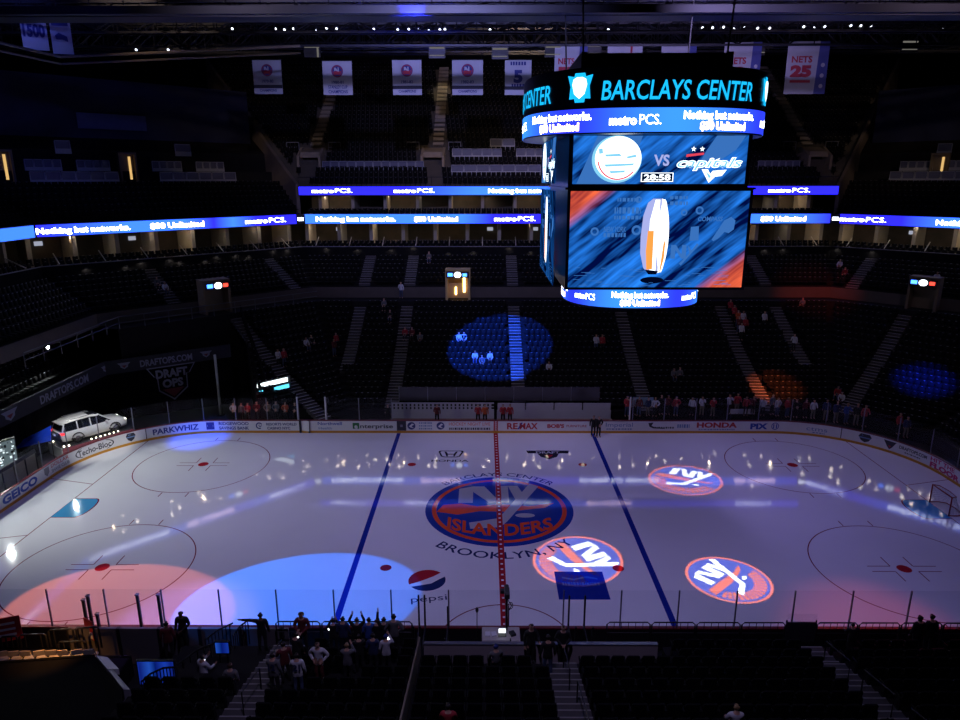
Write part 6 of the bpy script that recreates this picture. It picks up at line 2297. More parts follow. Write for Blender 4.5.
# glowing panels put in for the blue light in the tunnel
M_BGLOW = ledmat('blue_glow_panel', [(0, (.005, .02, .35)), (.3, (.02, .10, .9)), (.5, (.01, .03, .4)), (.8, (.03, .16, 1.0)), (1, (.0, .02, .3))], .9, .42, 0)
for (pa_, pb_, pt, pbm, y, lb) in ((137, 176, 662, 686, -18.3, 'large panel of blue glow low in the tunnel, lower left'), (215, 229, 643, 653, -16.6, 'small panel of blue glow above the left stairs')):
    a, c = at_y(pa_, pt, y), at_y(pb_, pbm, y)
    t = thing('blue_glow_panel', lb, 'screen', ((a.x + c.x) / 2, y, c.z))
    w, h = c.x - a.x, a.z - c.z
    MB().box((0, .06, h / 2), (w + .1, .1, h + .1)).build('case', M_BLACK, t)
    MB().box((0, 0, h / 2), (w, .02, h)).build('glowing_face', M_BGLOW, t)
    b = MB(); b.tube([(-w * .3, .08, -c.z + .02), (-w * .3, .08, .1)], .03, 5); b.tube([(w * .3, .08, -c.z + .02), (w * .3, .08, .1)], .03, 5)
    b.build('stand', M_STEEL, t)
def free_rail(label, pts, r=.035, posts=True, m=None):
    t = thing('ramp_railing', label, 'railing', (0, 0, 0))
    b = MB(); b.tube(pts, r, 6); b.build('top_rail', m or M_RAIL, t)
    if posts:
        b = MB()
        for i in range(len(pts) - 1):
            for k in range(4):
                p = pts[i].lerp(pts[i + 1], k / 4)
                b.tube([(p.x, p.y, max(0, p.z - 1.1)), tuple(p)], r * .6, 5)
        b.build('posts', m or M_RAIL, t)
free_rail('sloping pale handrail rising above the blue tunnel glow', [at_y(167, 672, -17.6), at_y(197, 650, -16.4), at_y(223, 640, -15.6)], .04, True, M_STEEL)
free_rail('dark ramp railing left of the pointing man, outer run', [at_y(205, 640, -15.2), at_y(218, 630, -14.6), at_y(233, 623, -14.2)])
free_rail('dark ramp railing left of the pointing man, inner run', [at_y(233, 636, -15.2), at_y(240, 626, -14.6), at_y(250, 619, -14.2)])
free_rail('curved dark railing in front of the blue tunnel glow', [at_y(141, 682, -18.9), at_y(150, 674, -18.7), at_y(163, 668, -18.5), at_y(176, 667, -18.4)])
t = thing('grey_parapet', 'dark grey low wall behind the near boards at the lower left', 'wall', (x_at(180, -14.0, 1), -14.0, 0))
MB().box((0, 0, .85), (9.2, .12, 1.7)).build('panel', mat('parapet_grey', (.12, .11, .12), .7, 0, .15, 1), t)
b = MB()
for i in range(6): b.box((-4.2 + 1.7 * i, .0, .85), (.14, .16, 1.72))
b.build('ribs', M_RAIL, t)
# ================================================================== PEOPLE
SKINS = [mat('skin_light', (.52, .30, .22), .55, 0, .05, 6), mat('skin_tan', (.36, .19, .12), .55, 0, .05, 6), mat('skin_dark', (.12, .06, .04), .55, 0, .05, 6)]
HAIRS = [mat('hair_dark', (.012, .009, .008), .6, 0, .2, 20), mat('hair_brown', (.06, .03, .015), .6, 0, .2, 20), mat('hair_blond', (.28, .18, .08), .6, 0, .2, 20), mat('cap_blue', (.02, .04, .20), .7, 0, .1, 10)]
EYE = mat('eye', (.02, .02, .02), .2)
LIP = mat('lips', (.30, .10, .09), .5)
SHOE = mat('shoe_black', (.012, .012, .014), .5, 0, .1, 9)
def cloth(c, n): return mat('cloth_' + n, c, .85, 0, .12, 8)
CL = dict(white=cloth((.55, .55, .60), 'white'), black=cloth((.010, .010, .012), 'black'), red=cloth((.36, .025, .035), 'red'), navy=cloth((.02, .03, .10), 'navy'),
          grey=cloth((.13, .13, .14), 'grey'), blue=cloth((.03, .08, .34), 'blue'), maroon=cloth((.12, .015, .02), 'maroon'), denim=cloth((.05, .07, .14), 'denim'), khaki=cloth((.20, .17, .12), 'khaki'), orange=cloth((.55, .10, .03), 'orange'))
ARMS = {  # elbow, wrist, finger direction for a right arm (x > 0)
    'down': ((.25, -.03, 1.14), (.27, .06, .90), (0, .15, -1)),
    'phone': ((.27, .16, 1.22), (.10, .34, 1.46), (-.35, .2, 1)),
    'raise': ((.27, .06, 1.68), (.25, .12, 1.95), (0, .1, 1)),
    'high': ((.32, .02, 1.60), (.20, .08, 1.86), (-.1, .1, 1)),
    'side': ((.47, .03, 1.45), (.74, .06, 1.47), (1, .05, .05)),
    'clasp': ((.29, .02, 1.16), (.07, .24, 1.02), (-.8, .3, -.3)),
    'hip': ((.36, -.08, 1.17), (.19, .05, 1.00), (-.6, .5, -.5)),
    'front': ((.25, .12, 1.16), (.17, .36, 1.12), (-.2, 1, .05)),
    'lap': ((.24, .10, 1.14), (.12, .32, .98), (-.3, 1, -.2)),
}
PCOUNT = [0]
BODY = {}
def person_meshes(arm_l, arm_r, sit, fine, turn=0.0, lean=0.0):
    key = (arm_l, arm_r, sit, fine, turn, lean)
    if key in BODY: return BODY[key]
    V = []; Eg = []; R = []; T = []
    def add(p, r, tag, link=None):
        V.append(Vector(p)); R.append(r if isinstance(r, tuple) else (r, r)); T.append(tag)
        if link is not None: Eg.append((link, len(V) - 1))
        return len(V) - 1
    dz = -.47 if sit else 0
    pel = add((0, 0, .95 + dz), (.145, .11), 'torso')
    sp = add((0, -.01 + lean * .3, 1.13 + dz), (.135, .10), 'torso', pel)
    ch = add((0, -.01 + lean * .8, 1.32 + dz), (.16, .115), 'torso', sp)
    nk0 = add((0, -.005 + lean, 1.45 + dz), (.10, .075), 'torso', ch)
    nk = add((0, .01 + lean, 1.53 + dz), (.052, .052), 'head', nk0)
    ct, st = math.cos(turn), math.sin(turn)
    def hd(x, y, z): return (x * ct - y * st, x * st + y * ct + lean, z + dz)
    jaw = add(hd(0, .035, 1.585), (.060, .066), 'head', nk)
    mid = add(hd(0, .022, 1.66), (.074, .088), 'head', jaw)
    crown = add(hd(0, .012, 1.725), (.060, .072), 'head', mid)
    nose = add(hd(0, .125, 1.635), .012, 'head', mid)
    for s_ in (-1, 1): add(hd(s_ * .088, .005, 1.645), .013, 'head', mid)
    for s_, an in ((-1, arm_l), (1, arm_r)):
        el, wr, fd = ARMS[an]
        o = Vector((0, lean, dz))
        sh = add(Vector((s_ * .185, -.01, 1.42)) + o, .062, 'uparm', ch)
        e = add(Vector((s_ * el[0], el[1], el[2])) + o, .043, 'uparm', sh)
        w = add(Vector((s_ * wr[0], wr[1], wr[2])) + o, .028, 'forearm', e)
        f = Vector((s_ * fd[0], fd[1], fd[2])).normalized()
        fa = (V[w] - V[e]).normalized()
        side = f.cross(Vector((0, 1, 0)) if abs(f.y) < .8 else Vector((0, 0, 1))).normalized()
        nrm = side.cross(f)
        pm = add(V[w] + (f + fa).normalized() * .05, (.036, .018), 'hand', w)
        if fine:
            for q, (off, L) in enumerate(((-.030, .068), (-.010, .078), (.011, .073), (.030, .058))):
                k0 = add(V[pm] + f * .038 + side * off, .0095, 'hand', pm)
                k1 = add(V[k0] + (f + nrm * .25).normalized() * L * .5, .0085, 'hand', k0)
                add(V[k1] + (f + nrm * .7).normalized() * L * .5, .0075, 'hand', k1)
            t0 = add(V[w] + f * .035 - side * .036, .011, 'hand', pm)
            add(V[t0] + (f * .7 - side * .7).normalized() * .045, .009, 'hand', t0)
        else:
            add(V[pm] + f * .07 + nrm * .01, (.034, .014), 'hand', pm)
    for s_ in (-1, 1):
        if sit:
            hp = add((s_ * .10, .03, .48), .085, 'thigh', pel)
            kn = add((s_ * .13, .44, .50), .060, 'thigh', hp)
            cf = add((s_ * .13, .44, .30), .055, 'shin', kn)
            an_ = add((s_ * .13, .42, .09), .040, 'shin', cf)
            toe = add((s_ * .14, .60, .035), (.042, .030), 'foot', an_)
        else:
            hp = add((s_ * .095, 0, .86), .085, 'thigh', pel)
            kn = add((s_ * .11, .02, .49), .058, 'thigh', hp)
            cf = add((s_ * .115, -.02, .33), .055, 'shin', kn)
            an_ = add((s_ * .12, -.02, .09), .040, 'shin', cf)
            toe = add((s_ * .135, .15, .035), (.042, .030), 'foot', an_)
    me = bpy.data.meshes.new('skeleton')
    me.from_pydata([tuple(v) for v in V], Eg, [])
    ob = bpy.data.objects.new('skeleton', me)
    COL.objects.link(ob)
    ob.modifiers.new('skin', 'SKIN')
    ob.modifiers['skin'].use_smooth_shade = True
    sv = me.skin_vertices[0].data
    for i, r in enumerate(R): sv[i].radius = r
    sv[0].use_root = True
    sm = ob.modifiers.new('sub', 'SUBSURF'); sm.levels = 2 if fine else 1; sm.render_levels = sm.levels
    bpy.context.view_layer.update()
    dg = bpy.context.evaluated_depsgraph_get()
    body = bpy.data.meshes.new_from_object(ob.evaluated_get(dg))
    body.name = 'person_body'
    bpy.data.objects.remove(ob); bpy.data.meshes.remove(me)
    # tag every vertex by the nearest bone
    segs = [(V[a], V[b], T[b]) for a, b in Eg]
    n_ = len(body.vertices)
    co = np.empty(n_ * 3); body.vertices.foreach_get('co', co); co = co.reshape(-1, 3)
    no = np.empty(n_ * 3); body.vertices.foreach_get('normal', no); no = no.reshape(-1, 3)
    best = np.full(n_, 1e9); tag = np.zeros(n_, int)
    names = ['torso', 'head', 'uparm', 'forearm', 'hand', 'thigh', 'shin', 'foot']
    for a, b, t in segs:
        a_, b_ = np.array(a), np.array(b)
        d = b_ - a_; L2 = (d * d).sum() + 1e-9
        k = np.clip(((co - a_) @ d) / L2, 0, 1)
        ds = np.sqrt(((co - a_ - k[:, None] * d) ** 2).sum(1))
        m = ds < best
        best[m] = ds[m]; tag[m] = names.index(t)
    polys = [list(p.vertices) for p in body.polygons]
    def region(tags, off, cond=None, nm='cloth'):
        ok = np.isin(tag, [names.index(t) for t in tags])
        if cond is not None: ok &= cond(co)
        fs = [p for p in polys if all(ok[i] for i in p)]
        used = sorted({i for p in fs for i in p})
        mp = {i: k for k, i in enumerate(used)}
        vs = co[used] + no[used] * off
        m = bpy.data.meshes.new(nm)
        m.from_pydata(vs.tolist(), [], [[mp[i] for i in p] for p in fs])
        m.polygons.foreach_set('use_smooth', [True] * len(fs))
        m.update()
        return m
    zp = .90 + dz
    ms = {'body': body}
    up = ('torso', 'uparm', 'forearm') if sit else ('torso', 'thigh', 'uparm', 'forearm')
    ms['shirt'] = region(up, .020, lambda c: c[:, 2] > zp - (.03 if sit else .10), 'shirt')
    ms['tee'] = region(tuple(t for t in up if t != 'forearm'), .020, lambda c: c[:, 2] > zp - (.03 if sit else .10), 'shirt')
    ms['trousers'] = region(('torso', 'thigh', 'shin'), .014, (lambda c: (c[:, 2] < zp + .16)), 'trousers')
    hz = 1.665 + dz
    hc = np.array(hd(0, .02, 1.66))
    fwd = np.array((-st, ct, 0))
    ms['hair'] = region(('head',), .016, lambda c: (c[:, 2] > hz + .025) | ((c[:, 2] > hz - .09) & (((c - hc) @ fwd) < -.005)), 'hair')
    ms['longhair'] = region(('head',), .026, lambda c: (c[:, 2] > hz + .02) | ((c[:, 2] > hz - .16) & (((c - hc) @ fwd) < .02)), 'hair')
    ms['shoes'] = region(('foot',), .012, None, 'shoes')
    eb = MB()
    for s_ in (-1, 1):
        p = hd(s_ * .032, .100, 1.665)
        eb.ball(p, .011, 4)
    ms['eyes'] = eb
    lb = MB(); lb.ball(hd(0, .098, 1.592), (.026, .012, .007), 4)
    ms['mouth'] = lb
    BODY[key] = ms
    return ms
EYEM = {}
def person(label, x, y, z, face, arms=('down', 'down'), sit=False, fine=True, shirt='black', trousers='black', skin=0, hair=0, top='shirt', h=1.75, turn=0.0, lean=0.0, group=None, hairkind='hair', number=None):
    ms = person_meshes(arms[0], arms[1], sit, fine, turn, lean)
    me = ms['body'] if skin == 0 and ms['body'].users == 0 else ms['body'].copy()
    me.materials.clear(); me.materials.append(SKINS[skin])
    me.polygons.foreach_set('use_smooth', [True] * len(me.polygons))
    o = bpy.data.objects.new('person', me)
    COL.objects.link(o)
    k = h / 1.78
    o.location = (x, y, z); o.rotation_euler = (0, 0, face); o.scale = (k, k, k)
    props(o, label, 'person', group)
    def part(nm, m, mt):
        m = m.copy() if len(m.materials) else m
        m.materials.clear(); m.materials.append(mt)
        c = bpy.data.objects.new(nm, m); COL.objects.link(c); c.parent = o
        return c
    part('shirt' if top == 'tee' else 'jacket' if shirt in ('black', 'grey') else 'jersey', ms[top], CL[shirt])
    part('trousers', ms['trousers'], CL[trousers])
    part('hair' if hair < 3 else 'cap', ms[hairkind], HAIRS[hair])
    if fine:
        part('shoes', ms['shoes'], SHOE)
        for nm, mt in (('eyes', EYE), ('mouth', LIP)):
            ms[nm].build(nm, mt, o)
        if number:
            f = Flat(); f.text(number, 0, 0, .26, 0, 0, w=.26, bold=.05)
            dz = -.47 if sit else 0
            f.build('back_number', lambda u, v, l: Vector((u, -.158 + lean * .5, 1.26 + dz + v)), [CL['navy']], o)
    return o
def phone(label, p, rz=0):
    o = thing('phone', label, 'phone', p, rz)
    MB().rbox((0, 0, 0), (.085, .012, .16), .01).build('case', M_BLACK, o)
    MB().box((0, -.009, 0), (.075, .004, .14)).build('screen', glow('phone_screen', (.92, .96, 1.0), 4.0), o)
    return o
PEOPLE = []      # near people, for leaving their seats empty
def near_person(label, px, py_feetrow, **kw):
    # py_feetrow = (y, z) of the floor they stand on
    y, z = py_feetrow
    x = x_at(px, y, z + 1.2)
    PEOPLE.append((x, y))
    return person(label, x, y, z, kw.pop('face', 0.0), **kw)
def row(i, d=.45):
    y, z = nrow(i)
    return (y - d, z)
# standing at the boards, lower left
near_person('person in a dark maroon top standing behind the near boards, left of the suited man', 167, (-15.0, 1.0), arms=('down', 'down'), shirt='maroon', skin=2, face=.2)
near_person('person in a dark suit with a badge standing behind the near boards, lower left', 182, (-14.6, 1.15), arms=('clasp', 'down'), shirt='black', skin=2, face=PI, h=1.82)
near_person('person in a dark suit pointing left with an outstretched arm', 261, (-15.35, 1.65), arms=('side', 'down'), shirt='black', skin=2, face=.15, h=1.76)
near_person('person in a dark red hooded jacket standing above the railing with hands together', 302, (-15.4, 1.65), arms=('clasp', 'clasp'), shirt='maroon', skin=0, face=PI - .1, h=1.86, hairkind='longhair', hair=1)
near_person('person in a white top holding up a bright phone beside the left stairs', 203, (-17.3, 1.3), arms=('phone', 'front'), shirt='white', trousers='denim', skin=1, face=-.5, hair=0)
near_person('person in a grey shirt seen from behind on the left stairs', 231, (-17.9, 1.4), arms=('down', 'down'), shirt='grey', trousers='khaki', skin=0, face=0, hair=1, top='tee')
p = at_y(204.5, 661, -17.2); phone('bright phone held by the person in the white top', p)
# fans of the lower left block
near_person('person in a white jersey with raised shoulders in the middle of the fan block', 318, row(3), arms=('hip', 'hip'), shirt='white', trousers='maroon', face=PI - .15, hair=1, number=None, h=1.72)
near_person('person in a white jersey numbered 21 seen from behind', 297, row(4), arms=('front', 'down'), shirt='white', trousers='denim', face=.1, hair=0, number='21', h=1.66)
near_person('person in a grey jersey numbered 12 seen from behind at the stair edge', 273, row(4), arms=('front', 'down'), shirt='grey', trousers='black', face=-.1, hair=0, number='12', h=1.68)
near_person('person in a dark red top with a white collar leaning towards the number 12 jersey', 284, row(3), arms=('front', 'down'), shirt='maroon', trousers='black', face=.5, hair=0, h=1.7)
near_person('person in black holding a small phone light above the white jersey', 296, row(2), arms=('phone', 'down'), shirt='black', face=-.2, hair=0, h=1.7)
near_person('person in a grey striped jersey standing behind the raised hands', 347, row(3), arms=('front', 'phone'), shirt='grey', face=.0, hair=2, h=1.66)
near_person('person in dark blue in the second fan row right of the grey jersey', 373, row(2), arms=('down', 'down'), shirt='navy', face=0, hair=0, h=1.66)
near_person('person in a white and black jersey holding a phone light, right of the fan block', 386, row(2), arms=('down', 'phone'), shirt='white', trousers='black', face=.1, hair=3, h=1.62)
near_person('person in black in the second fan row with a hand in front', 359, row(2), arms=('front', 'front'), shirt='black', face=.2, hair=0, skin=0, h=1.62)
near_person('broad person in a grey jacket at the right end of the railing', 394, row(0), arms=('hip', 'hip'), shirt='grey', face=0, hair=0, h=1.82)
near_person('person raising one arm high at the railing', 384, row(0), arms=('raise', 'down'), shirt='black', face=0, hair=0, h=1.68)
near_person('person at the railing holding a bright phone, left end of the fan row', 333, row(0), arms=('phone', 'phone'), shirt='black', face=.1, hair=0, h=1.62)
near_person('person with short dark hair at the railing left of the raised hands', 343, row(0), arms=('down', 'down'), shirt='navy', face=0, hair=0, h=1.70)
near_person('person with both hands raised at the railing', 357, row(0), arms=('high', 'high'), shirt='black', face=0, hair=1, h=1.66)
near_person('person at the railing between the raised hands and the raised arm', 369, row(0), arms=('down', 'front'), shirt='blue', face=0, hair=0, h=1.66)
near_person('person in black at the railing second from the raised arm', 377, row(0), arms=('down', 'down'), shirt='black', face=0, hair=1, h=1.62)
p = at_y(329, 628.5, -15.3); phone('brightest phone at the railing of the fan block', p)
p = at_y(388.5, 638.5, -16.9); phone('bright phone held by the fan in the white and black jersey', p)
p = at_y(298, 638, -16.9); phone('small phone light above the white jersey', p)
# middle
near_person('person in a dark suit with a lanyard at the top of the middle stairs', 531, (-15.9, 1.55), arms=('front', 'down'), shirt='black', face=PI + .4, hair=0, h=1.82)
near_person('person in dark clothes and jeans seen from behind on the middle stairs', 548, (-17.4, 2.2), arms=('down', 'down'), shirt='black', trousers='denim', face=.1, hair=0, h=1.78)
near_person('person in dark clothes standing right of the middle stairs', 563, (-15.9, 1.55), arms=('clasp', 'clasp'), shirt='black', face=PI, hair=1, h=1.76, trousers='black')
near_person('seated person in grey below the scorer table', 496, row(2, .55), arms=('lap', 'lap'), sit=True, shirt='grey', face=.3, hair=3)
near_person('seated person in a red top at the bottom edge left of the middle stairs', 448, row(7, .55), arms=('lap', 'lap'), sit=True, shirt='red', face=0, hair=0)
near_person('seated person in white near the bottom edge left of the right stairs', 737, row(7, .55), arms=('lap', 'lap'), sit=True, shirt='white', trousers='grey', face=0, hair=2)
near_person('left person of the couple watching at the right near railing', 919, (-15.4, 1.65), arms=('down', 'down'), shirt='black', face=.1, hair=0, hairkind='longhair', h=1.74)
near_person('right person of the couple watching at the right near railing', 931, (-15.4, 1.65), arms=('down', 'down'), shirt='black', face=.15, hair=0, h=1.80)
near_person('small dark figure leaning at the near railing left of the couple', 853, (-15.4, 1.65), arms=('front', 'front'), shirt='black', face=0, hair=0, h=1.40)
near_seats(PEOPLE)
# ---- far people (a few pixels each)
def far_person(label, x, y, z, **kw): return person(label, x, y, z, kw.pop('face', PI), fine=False, **kw)
for i, (px, dx, arms, lb) in enumerate(((593.5, 0, ('down', 'down'), 'left person of the two in black standing on the ice by the far boards'), (598.5, 0, ('hip', 'down'), 'right person of the two in black standing on the ice by the far boards'))):
    far_person(lb, x_at(px, 12.2, 1), 12.2 - .15 * i, ZI, arms=arms, shirt='black', trousers='black', skin=0, h=1.82, face=PI + .3 * i)
for px, c, lb in ((437, 'maroon', 'person in dark red on the left far bench'), (478, 'red', 'person in red on the left far bench next to the red line'), (485, 'orange', 'person in orange and red beside the red line on the left far bench'), (503, 'red', 'person in red standing at the left end of the right far bench'), (510, 'red', 'person in red sitting at the left end of the right far bench'), (388, 'black', 'person in black at the left end of the left far bench')):
    far_person(lb, x_at(px, 14.4, 1.2), 14.4, .3, arms=('down', 'front'), shirt=c, trousers='black', h=1.72)
random.seed(21)
cols = ['red', 'white', 'navy', 'black', 'red', 'grey', 'maroon', 'white']
spots = [(627, 'red'), (634, 'grey'), (639, 'maroon'), (648, 'navy'), (655, 'white'), (661, 'black'), (668, 'maroon'), (676, 'red'), (692, 'white'), (702, 'white'), (713, 'red'), (729, 'white'), (737, 'red'), (746, 'red'), (753, 'maroon'), (763, 'white'), (772, 'grey'), (782, 'white'), (790, 'red'), (798, 'black'), (806, 'maroon'), (813, 'white'), (824, 'navy'), (833, 'navy'), (842, 'blue'), (850, 'black'), (857, 'red'), (884, 'red'), (892, 'navy')]
where = lambda px: ('left of the HONDA board advert' if px < 690 else 'above the HONDA board advert' if px < 740 else 'above the PIX11 board advert' if px < 785 else 'between the PIX11 and ctms board adverts' if px < 803 else 'above the ctms board advert' if px < 835 else 'in the right corner')
cnt = {}
for px, c in spots:
    k = (c, where(px)); cnt[k] = cnt.get(k, 0) + 1
ordw = ['leftmost', 'second', 'third', 'fourth']
seen = {}
for px, c in spots:
    y0 = 14.2 + random.uniform(0, .9)
    x = x_at(px, y0, 1.6)
    s_ = s_of(px)
    p, nn = rink(s_, 1.3 + random.uniform(0, .6))
    if px > 780: x, y0 = p.x, p.y
    k = (c, where(px)); i = seen[k] = seen.get(k, 0) + 1
    pre = '' if cnt[k] == 1 else ordw[i - 1] + ' '
    d = bowl_d(x, y0)
    far_person('%sperson in %s standing behind the glass %s' % (pre, c if c != 'maroon' else 'dark red', k[1]), x, y0, .95 if d < 0 else zlow(d), arms=random.choice([('down', 'down'), ('front', 'down'), ('phone', 'front'), ('hip', 'down')]), shirt=c, trousers=random.choice(['black', 'denim', 'khaki']), skin=random.choice([0, 0, 1]), hair=random.choice([0, 1, 2, 3]), h=random.uniform(1.6, 1.85), face=PI + random.uniform(-.5, .5))
for px, c in ((228, 'white'), (236, 'grey'), (243, 'red'), (252, 'maroon'), (263, 'khaki'), (272, 'grey'), (281, 'orange'), (291, 'black')):
    s_ = s_of(px); p, nn = rink(s_, 1.3)
    far_person('person in %s behind the glass above the left %s board advert' % (c, 'RIDGEWOOD' if px < 250 else 'RESORTS WORLD'), p.x, p.y + .2, .5, arms=random.choice([('down', 'down'), ('front', 'hip'), ('phone', 'down')]), shirt=c, trousers='black', h=random.uniform(1.6, 1.8), face=PI)
seen_lab = set()
# people in the far stands: dropped on the tier along their line of sight
def on_bowl(px, py):
    d = ray(px, py).normalized()
    t = 45.0
    while t < 95:
        p = CAM + d * t
        dd = bowl_d(p.x, p.y)
        if 0 <= dd < 22 and p.z <= zlow(dd) + .75: return p, dd
        t += .05
    return None, None
stand = [(405, 330, 'red', 'seated person in red beside the third aisle from the left'), (412, 331, 'maroon', 'second seated person in dark red beside the third aisle from the left'), (420, 334, 'grey', 'seated person in grey right of the two in red'),
 (459, 334, 'white', 'seated person in white inside the edge of the blue light pool'), (464, 333, 'white', 'second seated person in white inside the edge of the blue light pool'), (475, 355, 'white', 'leftmost of three seated people in white low in the blue light pool'), (482, 357, 'grey', 'middle of three seated people low in the blue light pool'), (490, 356, 'white', 'rightmost of three seated people in white low in the blue light pool'),
 (549, 365, 'white', 'seated person in white at the right edge of the blue light pool'), (602, 344, 'red', 'seated person in red between the middle aisles'), (596, 344, 'white', 'seated person in white between the middle aisles'), (680, 371, 'grey', 'left of two seated people in grey low on the dark right block'), (674, 373, 'grey', 'second of two seated people in grey low on the dark right block'),
 (306, 342, 'white', 'lone seated person in white in the left corner block'), (311, 336, 'grey', 'seated person in grey above the lone white one, left corner'), (336, 339, 'red', 'person in red on the left corner aisle'), (334, 346, 'maroon', 'person in dark red lower on the left corner aisle'), (278, 357, 'white', 'person in white on the aisle above the lit display'), (284, 357, 'red', 'person in red on the aisle above the lit display'),
 (384, 303, 'grey', 'seated person in grey just below the cross walkway'), (390, 313, 'black', 'seated person in black just below the cross walkway'), (401, 291, 'white', 'person in white standing on the third aisle from the left'), (429, 256, 'grey', 'seated person in grey just below the suites'),
 (730, 308, 'red', 'topmost person in red on the crowded right aisle'), (734, 313, 'red', 'second person from the top in red on the crowded right aisle'), (738, 317, 'orange', 'person in orange on the crowded right aisle'), (743, 319, 'white', 'person in white at the right of the crowded right aisle'), (739, 324, 'maroon', 'person in dark red on the crowded right aisle'), (745, 326, 'red', 'person in red lower on the crowded right aisle'), (741, 333, 'white', 'lowest person in white on the crowded right aisle'), (764, 321, 'white', 'seated person in white right of the crowded aisle'),
 (794, 343, 'white', 'seated person in white at the small corner aisle'), (840, 264, 'white', 'seated person in white high at the right below the suites'), (845, 272, 'maroon', 'seated person in dark red high at the right below the suites'), (937, 277, 'white', 'seated person in white above the right stair portal'), (803, 300, 'grey', 'person in grey on the red-lit walkway'), (838, 391, 'red', 'person in red above the glass near the right corner'), (842, 396, 'white', 'person in white above the glass near the right corner'),
 (157, 282, 'grey', 'seated person in grey at the upper left near the stairs'), (165, 287, 'white', 'seated person in pale clothes at the upper left near the stairs')]
for px, py, c, lb in stand:
    p, dd = on_bowl(px, py)
    if p is None: continue
    st_ = 'standing' in lb or 'aisle' in lb and 'beside' not in lb
    far_person(lb, p.x, p.y, zlow(math.floor(dd / .8) * .8 + .01) if dd < 14.4 else zlow(dd), arms=('lap', 'lap') if not st_ else ('down', 'front'), sit=not st_, shirt=c, trousers=random.choice(['black', 'denim']), hair=random.choice([0, 1, 2]), skin=random.choice([0, 0, 1]), face=PI + (PI / 4 * (-1 if px > 780 else 1) if (px > 780 or px < 350) else 0) * 1.0)
# ================================================================== LIGHT
def kel(c): return c
def spot(name, loc, tgt, power, col, ang, blend=.5, rad=.25, roll=None):
    l = bpy.data.lights.new(name, 'SPOT')
    l.energy = power; l.color = col; l.spot_size = math.radians(ang); l.spot_blend = blend; l.shadow_soft_size = rad
    o = bpy.data.objects.new(name, l)
    COL.objects.link(o)
    loc, tgt = Vector(loc), Vector(tgt)
    z = (loc - tgt).normalized()
    if roll is None:
        o.rotation_euler = (tgt - loc).to_track_quat('-Z', 'Y').to_euler()
    else:
        up = Vector((-math.sin(roll), math.cos(roll), 0))
        x = up.cross(z).normalized(); y = z.cross(x)
        o.rotation_euler = Matrix((x, y, z)).transposed().to_euler()
    o.location = loc
    return o
# even violet wash on the ice
WASH = (0.43, 0.34, 1.08)
i = 0
for x in (-22, -11, 0, 11, 22):
    for y in (-7, 7):
        loc = (x * 1.0, y * 1.6, 33)
        pw = {-22: 3600, -11: 3600, 0: 3600, 11: 4100, 22: 4400}[x] * WASHK
        spot('ice_wash', loc, (x, y * .9, 0), pw, WASH, 46, 1.0, .5)
        i += 1
# follow spots: hard edged pools
spot('blue_follow_spot', (-37.0, -17, 30), (-10.3, -9.8, 0), 95000 * POOLK, (0.0, 0.19, 1.0), 2 * math.degrees(math.atan(4.35 / 41)), .06, .06)
spot('orange_follow_spot', (-44, -4, 28), (-18.7, -10.5, 0), 36000 * POOLK, (1.0, 0.22, 0.10), 12.6, .12, .06)
spot('violet_follow_spot', (-17, 13.5, 31.5), (-14.6, -12.0, 0), 26000 * POOLK, (0.45, 0.25, 1.0), 11, .6, .06)
spot('violet_follow_spot', (-27, 13.5, 31.5), (-27.2, -8.0, 0), 8000 * POOLK, (0.35, 0.30, 1.0), 6, .6, .06)
# blue pool on the far seats
bp = on_bowl(497, 346)[0]
spot('blue_seat_spot', (-14, -8, 33), bp, 560000, (0.02, 0.10, 1.0), 12, .10, .06)
bp = on_bowl(925, 379)[0]
spot('blue_seat_spot', (26, -10, 33), bp, 420000, (0.01, 0.04, 1.0), 7.5, 1.0, .06)
bp = on_bowl(778, 385)[0]
spot('orange_seat_spot', (24, -8, 33), bp, 130000, (1.0, 0.18, 0.04), 7.5, .8, .06)
bp = Vector((x_at(815, 31.8, 8.3), 31.8, 8.3))
spot('red_walkway_spot', (24, -4, 32), bp, 30000, (1.0, 0.10, 0.05), 13, 1.0, .06)
# blue / red glow at the left boards
spot('blue_board_spot', (-22, -6, 30), (x_at(200, 12, .3), 11.6, .3), 75000, (0.03, 0.10, 1.0), 9, .8, .06)
spot('red_board_spot', (-14, -4, 30), (x_at(250, 14.8, .8), 14.9, .9), 10000, (1.0, 0.05, 0.04), 6, .9, .06)
# red glow along the right near boards
spot('red_near_spot', (24, 14, 32), (x_at(885, -12.6, .9), -12.6, .5), 15000, (1.0, 0.10, 0.09), 14, .9, .06)
# white floods at the left end wash the ice round the goal area and the car
spot('flood_beam', tuple(fA + Vector((.25, 0, 0))), (-26, 2, 0), 3300 * FLOODK, (0.95, 1.0, 0.96), 88, .9, .12)
spot('flood_beam', tuple(fB + Vector((.25, 0, 0))), (-26, 5, 0), 2200 * FLOODK, (0.95, 1.0, 0.96), 88, .9, .12)
spot('flood_beam', (-34.5, -3, 8.5), (-25, 1.5, 0), 2700 * FLOODK, (0.95, 1.0, 0.96), 95, .9, .12)  # added beam without a lamp, brightens the left ice
spot('parapet_fill', (-22, -4, 34), (-29, 48, 24), 9000, (1.0, .75, .55), 26, 1.0, .3)  # added fill to brighten both parapets, no lamp built
spot('parapet_fill', (38, -4, 34), (45, 48, 24), 9000, (1.0, .75, .55), 26, 1.0, .3)
spot('car_spot', (-20, -2, 22), (-30.6, 9.6, 1.2), 15000, (1.0, 1.0, 0.97), 17, .7, .12)
